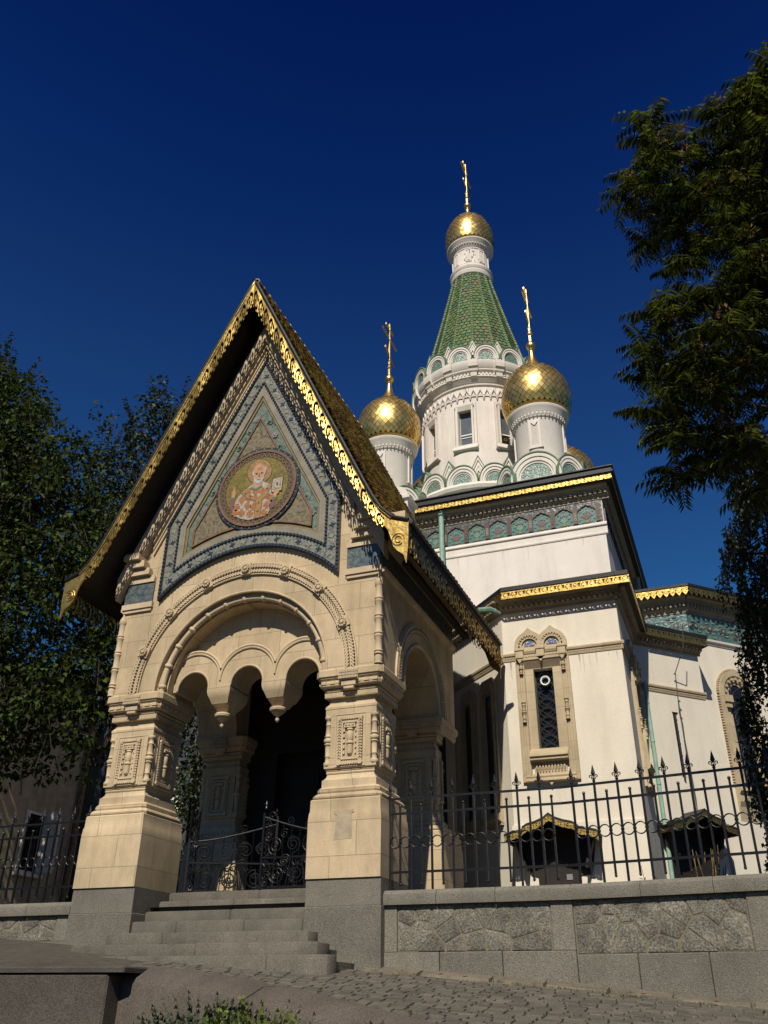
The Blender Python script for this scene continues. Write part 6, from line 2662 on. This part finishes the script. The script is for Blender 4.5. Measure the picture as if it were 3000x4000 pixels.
for (dx, dy) in ((-2.48, -2.52), (2.48, -2.52), (-2.48, 2.52), (2.48, 2.52)):
    cx, cy = CX + dx, CY + dy
    m = MB()
    m.lathe([(.745, 12.6), (.745, 15.42), (.755, 15.44), (.755, 15.47), (.79, 15.50), (.80, 15.54), (.84, 15.60), (.86, 15.66), (.92, 15.78), (.95, 15.84), (.95, 15.88)], cx, cy, 48)
    d = ob("dome_drum", m, 'plaster2', church, smooth=30)
    m = MB()
    for k in range(4):
        m.fr = ringfr(cx, cy, .745, 90 * k)
        m.ring([(-.18, 14.42), (.18, 14.42), (.18, 15.40), (-.18, 15.40)], [(-.10, 14.48), (.10, 14.48), (.10, 15.32), (-.10, 15.32)], -.03, .024)
        m.prism([(-.11, 15.32), (.11, 15.32), (.02, 15.20), (-.02, 15.20)], -.03, .03)
        m.box(-.22, .22, -.03, .03, 14.38, 14.42)
    ob("drum_panel", m, 'plaster2', d)
    m = MB()
    for k in range(44):
        m.fr = ringfr(cx, cy, .80, 360 / 44 * k)
        m.box(-.028, .028, -.02, .045, 15.56, 15.66)
        m.lathe([(.003, 15.47), (.02, 15.50), (.02, 15.54)], 0, .02, 6)
    ob("dentils", m, 'plaster2', d)
    onion(cx, cy, 16.0, 1.08, [(15.95, .94), (16.1, 1.0), (16.35, 1.07), (16.6, 1.085), (16.9, 1.055), (17.2, .965), (17.45, .82), (17.65, .64), (17.82, .45), (17.98, .28), (18.15, .175), (18.35, .11), (18.62, .075)], 36, 0, 18.85, .157, 21.4, "")
    # ring of gables at its foot
    for k in range(4):
        kokoshnik(ringfr(cx, cy, 1.18, 90 * k), 1.46, .86, .5, 13.05, church)
        kokoshnik(ringfr(cx, cy, 1.30, 90 * k + 45), .92, .72, .6, 13.05, church)
    m = MB()
    m.stack([(1.25, 1.25, 12.5), (1.25, 1.25, 13.06)], cx, cy, .55)
    ob("gable_base", m, 'plaster2', church)

# kokoshniks and pointed gables round the foot of the tower drum
for k in range(16):
    kokoshnik(ringfr(CX, CY, 2.60, 22.5 * k), .98, .66, .7, 14.0, church)
    zigzag(ringfr(CX, CY, 2.40, 22.5 * k + 11.25), .66, .74, 14.34, church)
m = MB()
m.lathe([(2.6, 12.6), (2.62, 13.72), (2.74, 13.78), (2.78, 13.88), (2.74, 13.98), (2.6, 14.01), (2.1, 14.02)], CX, CY, 32)
ob("tower_base", m, 'plaster2', church, smooth=20)
m = MB()
m.lathe([(2.58, 14.05), (2.45, 14.4), (2.02, 14.75)], CX, CY, 48)
ob("tower_base_roof", m, 'coppergreen', church)

# hanging cable on the right chamfer
m = MB(FCH)
pts = [(.93, .62, 7.3), (.95, .5, 6.8), (.965, .12, 6.35), (.97, .08, 5.9), (.955, .07, 5.6), (.985, .07, 5.2), (.975, .07, 4.9), (.99, .08, 4.3), (.985, .10, 3.7), (.93, .12, 3.0), (.89, .14, 2.5)]
m.tube(pts, .010, 5)
m.tube([(.97, .08, 6.0), (.955, .09, 5.5), (.945, .09, 4.8), (.92, .10, 4.1), (.87, .12, 3.3), (.80, .14, 2.6)], .008, 5)
for z in (6.35, 5.75, 5.55):
    for k in range(4):
        a = k * 1.7
        m.tube([(.965, .09, z), (.965 + .02 * cos(a), .10, z - .02 + .02 * sin(a)), (.965 + .03 * cos(a + .5), .10, z - .035)], .009, 4)
o = ob("hanging_cable", m, 'rope')
tag(o, "thin knotted grey cable hanging down the white chamfered wall beside the slit window", "cable")

# ================================================================ TREES
def inpoly(P, x, y):
    c = False
    j = len(P) - 1
    for i in range(len(P)):
        xi, yi = P[i]
        xj, yj = P[j]
        if (yi > y) != (yj > y) and x < (xj - xi) * (y - yi) / (yj - yi) + xi:
            c = not c
        j = i
    return c


def edgedist(P, x, y):
    b = 1e9
    for i in range(len(P)):
        x0, y0 = P[i]
        x1, y1 = P[(i + 1) % len(P)]
        dx, dy = x1 - x0, y1 - y0
        t = max(0, min(1, ((x - x0) * dx + (y - y0) * dy) / (dx * dx + dy * dy + 1e-9)))
        b = min(b, math.hypot(x - x0 - t * dx, y - y0 - t * dy))
    return b


def leaf(V, Fc, p, d, n, L, W):
    """folded leaf blade at p along d with normal n"""
    s_ = d.cross(n)
    if s_.length < 1e-6:
        return
    s_.normalize()
    n = s_.cross(d)
    b = len(V)
    m_ = p + d * (L * .42)
    V.append(tuple(p))
    V.append(tuple(m_ + s_ * W + n * (W * .35)))
    V.append(tuple(p + d * L - n * (L * .12)))
    V.append(tuple(m_ - s_ * W + n * (W * .35)))
    Fc.append((b, b + 1, b + 2))
    Fc.append((b, b + 2, b + 3))


def rv(rr):
    while True:
        v = Vector((rr.uniform(-1, 1), rr.uniform(-1, 1), rr.uniform(-1, 1)))
        if .05 < v.length < 1:
            return v


def scatter(poly, y0, dy, nclump, rr, margin=.0, gaps=None, round_=.8):
    xs_ = [p[0] for p in poly]
    zs_ = [p[1] for p in poly]
    out = []
    k = 0
    while len(out) < nclump and k < nclump * 60:
        k += 1
        x, z = rr.uniform(min(xs_), max(xs_)), rr.uniform(min(zs_), max(zs_))
        if not inpoly(poly, x, z):
            continue
        e = edgedist(poly, x, z)
        if e < margin:
            continue
        if gaps and any(math.hypot(x - g[0], z - g[1]) < g[2] for g in gaps):
            continue
        h = dy * min(1, .25 + e / round_)
        out.append(Vector((x, y0 + rr.uniform(-h, h), z)))
    return out


def branches(root, trunk, pts, rr, matn, r0, n, name="limb"):
    m = MB()
    tops = trunk[-1]
    for p in rr.sample(pts, min(n, len(pts))):
        i = rr.randrange(len(trunk) // 2, len(trunk))
        a = Vector(trunk[i])
        b = Vector(p)
        mid = a.lerp(b, .5) + rv(rr) * .25 + Vector((0, 0, -.15))
        m.tube([tuple(a), tuple(a.lerp(mid, .6)), tuple(mid), tuple(mid.lerp(b, .6)), tuple(b)], [r0, r0 * .7, r0 * .5, r0 * .3, r0 * .12], 5)
    ob(name, m, matn, root)


def broadleaf(name, label, base, trunk, poly, y0, dy, nclump, per, rad, L, matn, seed, shoots=0, gaps=None, r0=.2, margin=.1, group=None):
    rr = random.Random(seed)
    root = empty(name, label, "tree", base, group)
    m = MB()
    m.tube(trunk, [r0 * (1 - .7 * i / (len(trunk) - 1)) for i in range(len(trunk))], 10)
    ob("trunk", m, 'bark', root, smooth=60)
    pts = scatter(poly, y0, dy, nclump, rr, margin, gaps)
    branches(root, trunk, pts, rr, 'bark', r0 * .3, 26)
    V, Fc = [], []
    for c in pts:
        rad_ = rad * rr.uniform(.6, 1.2)
        tone = rr.random()
        ax = (rv(rr) + Vector((0, 0, .6))).normalized()
        for k in range(int(per * rr.uniform(.7, 1.3))):
            o = rv(rr)
            o = o.normalized() * (o.length ** .6)
            p = c + Vector((o.x, o.y, o.z * .75)) * rad_
            d = (o + Vector((0, 0, -.55)) + rv(rr) * .7).normalized()
            n = (Vector((0, -.25, 1)) + rv(rr) * .75).normalized()
            s_ = L * rr.uniform(.7, 1.25)
            leaf(V, Fc, p, d, n, s_, s_ * .40)
    # upright leafy shoots along the skyline
    sp = scatter(poly, y0, dy * .7, shoots, rr, .35, gaps)
    mtw = MB()
    for c in sp:
        d0 = (Vector((0, 0, 1)) + rv(rr) * .45).normalized()
        Ls = rr.uniform(.4, .95)
        mtw.tube([tuple(c - d0 * .3), tuple(c + d0 * Ls)], [.012, .004], 4)
        for k in range(15):
            t = k / 14
            p = c + d0 * (Ls * t)
            a = rr.uniform(0, 6.28)
            o = Vector((cos(a), sin(a), rr.uniform(.0, .8))).normalized()
            s_ = L * rr.uniform(.7, 1.15) * (1.1 - .45 * t)
            leaf(V, Fc, p, o, (Vector((0, 0, 1)) + rv(rr) * .6).normalized(), s_, s_ * .42)
    mb_ = MB()
    mb_.v, mb_.f, mb_.m = V, Fc, [0] * len(Fc)
    ob("crown", mb_, matn, root, recalc=False)
    if shoots:
        ob("twig", mtw, 'bark', root)
    return root


PA = [(-19.91, 16.9), (-18.93, 17.6), (-17.10, 16.3), (-16.51, 16.4), (-15.88, 15.0), (-15.29, 14.29), (-14.81, 13.41), (-14.04, 13.14), (-13.68, 12.69), (-13.00, 11.56), (-12.45, 10.52), (-12.02, 9.33), (-11.62, 7.55), (-11.29, 6.25), (-11.0, 4.86), (-11.0, 4.2), (-11.3, 3.85), (-12.01, 3.68), (-12.49, 3.80), (-12.95, 4.29), (-13.16, 3.76), (-13.35, 3.35), (-13.94, 3.63), (-15.63, 3.93)]
PA = [(x * 12.5 / 14, z * 12.5 / 14) for x, z in PA]
broadleaf("linden_tree", "tall dark linden tree left of the porch, overhanging the railing and old house", (-13.6, 12.4, 1.1),
          [(-13.6, 12.4, 1.0), (-13.55, 12.45, 2.5), (-13.65, 12.5, 4.2), (-13.7, 12.5, 6.5), (-13.9, 12.6, 9.0), (-14.2, 12.6, 11.5)],
          PA, 12.5, 1.5, 760, 34, .42, .125, 'leafa', 31, shoots=420, r0=.26, margin=.38, gaps=[(-11.9, 7.7, .22), (-14.2, 8.6, .2), (-12.6, 10.1, .22), (-13.5, 6.3, .15)])
PB = [(-17.46, 16.20), (-16.88, 16.71), (-16.41, 16.97), (-15.96, 17.33), (-15.55, 17.80), (-15.06, 17.83), (-14.15, 17.43), (-13.14, 16.24), (-12.54, 11.20), (-14.90, 7.40), (-17.0, 8.38), (-17.78, 14.64)]
broadleaf("poplar_tree", "silvery leaved poplar further back, its shoots rising behind the left gilt bargeboard", (-15.0, 19.0, 1.1),
          [(-15.0, 19.0, 1.0), (-15.0, 19.0, 5.0), (-15.1, 19.0, 10.0), (-15.0, 19.1, 15.0)],
          PB, 19.0, 1.6, 300, 30, .45, .15, 'leafb', 32, shoots=260, r0=.24, margin=.45)


# ---- tree with long pinnate leaves, upper right
def frond(V, Fc, p, d, L, rr, droop=.5, pairs=9):
    pts = [p.copy()]
    q = p.copy()
    dd = d.copy()
    n_ = pairs + 1
    up = Vector((0, 0, 1))
    for i in range(n_):
        q = q + dd * (L / n_)
        dd = (dd + Vector((0, 0, -droop / n_)) * 1.4).normalized()
        pts.append(q.copy())
        s_ = dd.cross(up)
        if s_.length < 1e-3:
            s_ = Vector((1, 0, 0))
        s_.normalize()
        n = s_.cross(dd)
        t = (i + 1) / n_
        ll = L * .36 * (1 - .55 * abs(t - .45)) * rr.uniform(.85, 1.1)
        for sg in (-1, 1):
            o = (s_ * sg * .75 + dd * .35 + Vector((0, 0, -.5)) + rv(rr) * .15).normalized()
            b = len(V)
            w_ = dd * (ll * .2)
            mid = q + o * (ll * .4)
            V.append(tuple(q))
            V.append(tuple(mid + w_))
            V.append(tuple(q + o * ll + Vector((0, 0, -ll * .12))))
            V.append(tuple(mid - w_))
            Fc.append((b, b + 1, b + 2, b + 3))
    b = len(V)
    for i, c in enumerate(pts):
        V.append((c.x - .005, c.y, c.z))
        V.append((c.x + .005, c.y, c.z))
        if i:
            Fc.append((b + 2 * i - 2, b + 2 * i - 1, b + 2 * i + 1, b + 2 * i))


PC = [(-0.22, 8.78), (0.05, 8.98), (0.08, 9.45), (0.17, 9.72), (0.46, 9.86), (0.68, 9.62), (0.90, 9.55), (1.15, 9.40), (1.24, 9.60), (1.48, 9.75), (1.63, 9.98), (1.86, 10.0), (2.36, 10.35), (3.4, 10.6), (4.6, 10.0), (5.3, 8.6), (5.0, 6.4), (4.1, 5.5), (2.9, 5.3), (1.75, 5.0), (0.93, 4.1), (0.71, 4.15), (0.53, 4.32), (0.31, 4.56), (-0.05, 4.6), (-0.35, 4.85), (-0.36, 5.2), (-0.28, 5.45), (-0.24, 6.50), (-0.2, 6.70), (0.0, 6.90), (0.25, 7.15), (0.25, 7.65), (0.35, 7.96), (-0.05, 8.35)]
rr = random.Random(77)
tr = empty("pinnate_leaved_tree", "overhanging street tree with long feathery leaves and brown seed bunches, upper right", "tree", (3.6, 7.6, G(3.6, 7.6)))
trunk = [(3.6, 7.6, G(3.6, 7.6) - .1), (3.55, 7.65, 1.8), (3.4, 7.7, 3.6), (3.1, 7.8, 5.6), (2.8, 7.9, 7.4), (2.5, 8.0, 9.2), (2.4, 8.0, 10.6)]
m = MB()
m.tube(trunk, [.22, .19, .17, .14, .11, .07, .03], 10)
ob("trunk", m, 'bark', tr, smooth=60)
GAPS = [(1.12, 5.55, .30), (1.45, 5.35, .26), (.62, 7.35, .40), (.35, 7.4, .34), (.95, 9.2, .25), (1.3, 6.4, .22), (1.75, 9.3, .2), (.45, 8.80, .22), (.85, 8.55, .2), (.3, 5.7, .2), (1.0, 7.9, .2), (1.2, 7.1, .18), (.1, 6.3, .18)]
cand = scatter(PC, 8.0, 1.15, 3200, rr, .17, GAPS, round_=1.3)
pts = []
for c in cand:                       # whorls kept apart so that the crown breaks into layered clumps
    if all((Vector((c.x - q.x, (c.y - q.y) * .8, (c.z - q.z) * 1.2))).length > (.24 if c.x > 1.5 else .34) for q in pts):
        pts.append(c)
m = MB()
for p in rr.sample(pts, min(70, len(pts))):
    z = max(3.5, min(10.2, p.z - .35 - .3 * abs(p.x - 2.8)))
    tx = plerp([(q[2], q[0]) for q in trunk], z)
    ty = plerp([(q[2], q[1]) for q in trunk], z)
    a = Vector((tx, ty, z))
    mid = a.lerp(p, .5) + Vector((0, rr.uniform(-.15, .15), rr.uniform(-.35, .05)))
    m.tube([tuple(a), tuple(mid), tuple(p)], [.022, .013, .006], 5)
ob("limb", m, 'bark', tr)
V, Fc = [], []
SV, SF = [], []
for p in pts:
    nf = rr.randrange(8, 13)
    a0 = rr.uniform(0, 6.28)
    size = rr.uniform(.8, 1.15)
    for k in range(nf):
        a = a0 + 2 * PI * k / nf + rr.uniform(-.25, .25)
        d = Vector((cos(a), sin(a), rr.uniform(-.05, .75))).normalized()
        frond(V, Fc, p + rv(rr) * .05, d, rr.uniform(.26, .42) * size, rr, droop=rr.uniform(.35, .9), pairs=rr.randrange(6, 9))
    if rr.random() < .45:
        c = p + Vector((rr.uniform(-.08, .08), -.15, rr.uniform(-.02, .10)))
        for k in range(24):
            q = c + rv(rr) * .09
            d = rv(rr).normalized()
            leaf(SV, SF, q, d, rv(rr).normalized(), .055, .014)
mb_ = MB()
mb_.v, mb_.f, mb_.m = V, Fc, [0] * len(Fc)
ob("crown", mb_, 'leafc', tr, recalc=False)
mb_ = MB()
mb_.v, mb_.f, mb_.m = SV, SF, [0] * len(SF)
ob("seed_bunches", mb_, 'seed', tr, recalc=False)

# ---- drooping creeper-like tree at the right edge, behind the railing
PD = [(0.97, 6.99), (0.62, 6.27), (0.50, 5.84), (0.36, 5.35), (0.53, 4.89), (0.38, 4.11), (0.46, 3.91), (0.30, 3.62), (0.30, 3.00), (0.2, 2.55), (0.28, 2.31), (0.25, 1.36), (0.40, 1.10), (2.5, 1.5), (3.1, 3.5), (3.0, 6.2), (2.0, 7.2)]
rr = random.Random(55)
td = empty("weeping_tree", "dark small leaved tree with drooping twigs before the apse window, at the right edge", "tree", (1.7, 12.2, 1.1))
m = MB()
m.tube([(1.7, 12.2, 1.0), (1.65, 12.2, 3.0), (1.6, 12.1, 5.0), (1.5, 12.1, 7.0)], [.12, .10, .07, .03], 8)
ob("trunk", m, 'bark', td, smooth=60)
V, Fc = [], []
m = MB()
for c in scatter(PD, 12.0, .8, 1900, rr, .02, [(.62, 3.55, .13), (.42, 2.75, .1), (.8, 4.35, .1)], round_=.7):
    d = Vector((rr.uniform(-.3, .2), rr.uniform(-.2, .2), -1)).normalized()
    Ls = rr.uniform(.25, .5)
    m.tube([tuple(c), tuple(c + d * Ls)], [.006, .003], 4)
    for k in range(20):
        p = c + d * (Ls * k / 19) + rv(rr) * .05
        o = (rv(rr) + Vector((0, 0, -.5))).normalized()
        s_ = rr.uniform(.045, .08)
        leaf(V, Fc, p, o, (Vector((0, -.3, 1)) + rv(rr) * .8).normalized(), s_, s_ * .38)
for k in range(16):
    a = rr.uniform(0, 1)
    z0 = rr.uniform(2, 6.8)
    x = rr.uniform(.25, 1.0)
    m.tube([(1.6, 12.1, z0 + .3), (x + .5, 12.0, z0 + .35), (x, 11.9, z0)], [.03, .015, .005], 5)
mb_ = MB()
mb_.v, mb_.f, mb_.m = V, Fc, [0] * len(Fc)
ob("crown", mb_, 'leafd', td, recalc=False)
ob("twig", m, 'bark', td)

# ---- shrub seen through the left side arch of the porch
rr = random.Random(61)
sh = empty("yellow_green_shrub", "yellow green shrub seen through the porch behind the left pier", "shrub", (-8.95, 13.6, 1.1))
V, Fc = [], []
m = MB()
m.tube([(-8.95, 13.6, 1.0), (-8.9, 13.6, 2.0), (-8.95, 13.6, 3.2)], [.05, .04, .02], 6)
ob("stem", m, 'bark', sh)
for k in range(900):
    z = rr.uniform(1.8, 3.75)
    o = rv(rr)
    p = Vector((-8.95 + o.x * .42, 13.6 + o.y * .4, z))
    s_ = rr.uniform(.05, .09)
    leaf(V, Fc, p, (o + Vector((0, 0, -.3))).normalized(), (Vector((0, -.3, 1)) + rv(rr) * .7).normalized(), s_, s_ * .4)
mb_ = MB()
mb_.v, mb_.f, mb_.m = V, Fc, [0] * len(Fc)
ob("foliage", mb_, 'leafe', sh, recalc=False)


sh2 = empty("leafy_shrub", "dark leafy shrub overhanging the back of the left pier, seen inside the porch arch", "shrub", (-9.6, 14.6, 1.1))
V, Fc = [], []
m = MB()
m.tube([(-9.6, 14.6, 1.0), (-9.5, 14.6, 2.5), (-9.6, 14.6, 4.6)], [.06, .05, .02], 6)
ob("stem", m, 'bark', sh2)
for k in range(1500):
    z = rr.uniform(3.0, 5.4)
    o = rv(rr)
    p = Vector((-9.55 + o.x * .65, 14.6 + o.y * .5, z))
    s_ = rr.uniform(.08, .13)
    leaf(V, Fc, p, (o + Vector((0, 0, -.3))).normalized(), (Vector((0, -.3, 1)) + rv(rr) * .7).normalized(), s_, s_ * .42)
mb_ = MB()
mb_.v, mb_.f, mb_.m = V, Fc, [0] * len(Fc)
ob("foliage", mb_, 'leafd', sh2, recalc=False)


# ---- weeds at the canopies
def weed(label, loc, n, h, seed, spike):
    rr = random.Random(seed)
    root = empty("weed_clump", label, "weeds", loc)
    ms, ml = MB(), MB()
    V, Fc = [], []
    for i in range(n):
        b = Vector(loc) + Vector((rr.gauss(0, .16 if n > 8 else .03), rr.gauss(0, .12), 0))
        hh = h * rr.uniform(.6, 1.05)
        d = Vector((rr.uniform(-.18, .18), rr.uniform(-.1, .1), 1)).normalized()
        t = b + d * hh
        ms.tube([tuple(b), tuple(b.lerp(t, .5) + rv(rr) * .02), tuple(t)], [.007, .005, .003], 4)
        if spike:
            ms.tube([tuple(t - d * hh * .28), tuple(t - d * hh * .14), tuple(t)], [.006, .014, .005], 5)
        for k in range(14):
            p = b + d * (hh * rr.uniform(.1, .75))
            o = (Vector((rr.uniform(-1, 1), rr.uniform(-1, 1), rr.uniform(-.2, .5)))).normalized()
            leaf(V, Fc, p, o, Vector((0, 0, 1)), rr.uniform(.07, .14), .012)
    ob("stalk", ms, 'straw', root)
    mb_ = MB()
    mb_.v, mb_.f, mb_.m = V, Fc, [0] * len(Fc)
    ob("foliage", mb_, 'leafd', root, recalc=False)


weed("tall weeds with dry brown seed spikes before the shaded right hand canopy", (-.52, 15.6, 1.1), 12, 1.15, 5, True)
weed("single thin weed against the white wall, left of the green downpipe", (-1.32, 14.0, 1.1), 2, .85, 6, False)

# ================================================================ NEIGHBOUR HOUSE (left)
HX = -15.0
hs = empty("old_house", "old grey plastered house behind the left railing, with one white shuttered window", "house", (HX, 16.5, 1.1))
k_ = HX / -12.0
FH = Fr((HX, 0, 0), 90)      # u = +Y, v = +X
m = MB(FH)
wy0, wy1, wz0, wz1 = 13.02 * k_, 13.47 * k_, 2.06 * k_, 3.02 * k_
y0, y1 = 11.2 * k_, 14.42 * k_
m.box(y0, wy0, -.5, 0, .9, 6.6)
m.box(wy1, y1, -.5, 0, .9, 6.6)
m.box(wy0, wy1, -.5, 0, .9, wz0)
m.box(wy0, wy1, -.5, 0, wz1, 6.6)
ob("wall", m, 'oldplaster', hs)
m = MB(FH)
m.box(y0, y1, -.1, .03, .9, 1.72 * k_)
ob("plinth", m, 'oldplaster', hs)
m = MB(FH)
m.ring([(wy0 - .06, wz0 - .05), (wy1 + .06, wz0 - .05), (wy1 + .06, wz1 + .06), (wy0 - .06, wz1 + .06)], [(wy0, wz0), (wy1, wz0), (wy1, wz1), (wy0, wz1)], -.12, .03)
wi = ob("window", m, 'white', hs)
m = MB(FH)
m.box(wy0, wy1, -.3, -.28, wz0, wz1)
ob("pane", m, 'glass', wi)
m = MB(FH)
for i in range(6):
    u = wy0 + (wy1 - wy0) * (i + .5) / 6
    m.box(u - .008, u + .008, -.06, -.045, wz0, wz1)
ob("grille", m, 'iron', wi)
m = MB(FH)
m.box(wy0 - .1, wy1 + .16, .0, .12, wz0 - .12, wz0 - .05)
ob("sill", m, 'white', wi)
m = MB(FH)
m.vprism([(wy1 + .02, .02), (wy1 + .06, .02), (wy1 + .10, .42), (wy1 + .06, .42)], wz0 - .02, wz1 - .1)
m.prism([(wy1 + .02, wz1 - .1), (wy1 + .1, wz1 - .1), (wy1 + .06, wz1 + .12)], .02, .42)
ob("shutter", m, 'white', wi)
m = MB(FH)
pz = 14.28 * k_
m.tube([(pz, .1, 6.4), (pz, .1, 1.1)], .06, 8)
for z in (2.2, 3.3, 4.4):
    m.tube([(pz, .1, z), (pz, .1, z + .06)], .075, 8)
ob("drainpipe", m, 'rust', hs, smooth=50)
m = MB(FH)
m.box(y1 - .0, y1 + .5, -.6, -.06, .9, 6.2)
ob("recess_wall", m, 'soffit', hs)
m = MB(FH)
m.box(y0 - .2, y1 + .2, -5, .25, 6.6, 6.75)
m.add([(y0 - .2, .3, 6.75), (y1 + .2, .3, 6.75), (y1 + .2, -5, 6.75), (y0 - .2, -5, 6.75), ((y0 + y1) / 2, -2.4, 8.2)], [(0, 1, 4), (1, 2, 4), (2, 3, 4), (3, 0, 4)])
ob("roof", m, 'gutter', hs)
# second, paler house further back
h2 = empty("pale_house", "pale rendered house end glimpsed between the old house and the left pier", "house", (-17.0, 22.5, 1.1))
m = MB()
m.box(-22, -13.4, 21.0, 27, .9, 8.5)
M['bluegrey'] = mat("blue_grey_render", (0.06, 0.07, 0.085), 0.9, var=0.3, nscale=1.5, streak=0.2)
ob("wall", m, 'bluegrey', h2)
m = MB(Fr((-14.6, 21.0, 0), 0))
m.ring([(-.45, 3.2), (.45, 3.2), (.45, 5.0), (-.45, 5.0)], [(-.35, 3.3), (.35, 3.3), (.35, 4.9), (-.35, 4.9)], 0, .06)
q = ob("window", m, 'white', h2)
m = MB(Fr((-14.6, 21.0, 0), 0))
m.box(-.35, .35, .002, .015, 3.3, 4.9)
ob("pane", m, 'glass', q)
m = MB()
m.stack([(4.6, 3.3, 8.5), (4.6, 3.3, 8.7), (.5, .2, 10.5)], -17.7, 24)
ob("roof", m, 'gutter', h2)
m = MB()
m.extr([(0, 4.15), (.2, 4.2), (.22, 4.3), (.12, 4.35), (0, 4.36)], 0, .9)
m2 = MB(Fr((-13.9, 18.6, 0), 0))
m2.stack([(.16, .16, 1.1), (.16, .16, 4.05), (.22, .22, 4.12), (.22, .22, 4.2), (.28, .28, 4.26), (.28, .28, 4.34)], 0, 0)
gp = empty("gate_post", "white moulded post top just left of the left pier, beyond the railing", "post", (-13.9, 18.6, 1.1))
ob("shaft", m2, 'white', gp)

# far ground cover of the sky line: nothing is visible beyond the church
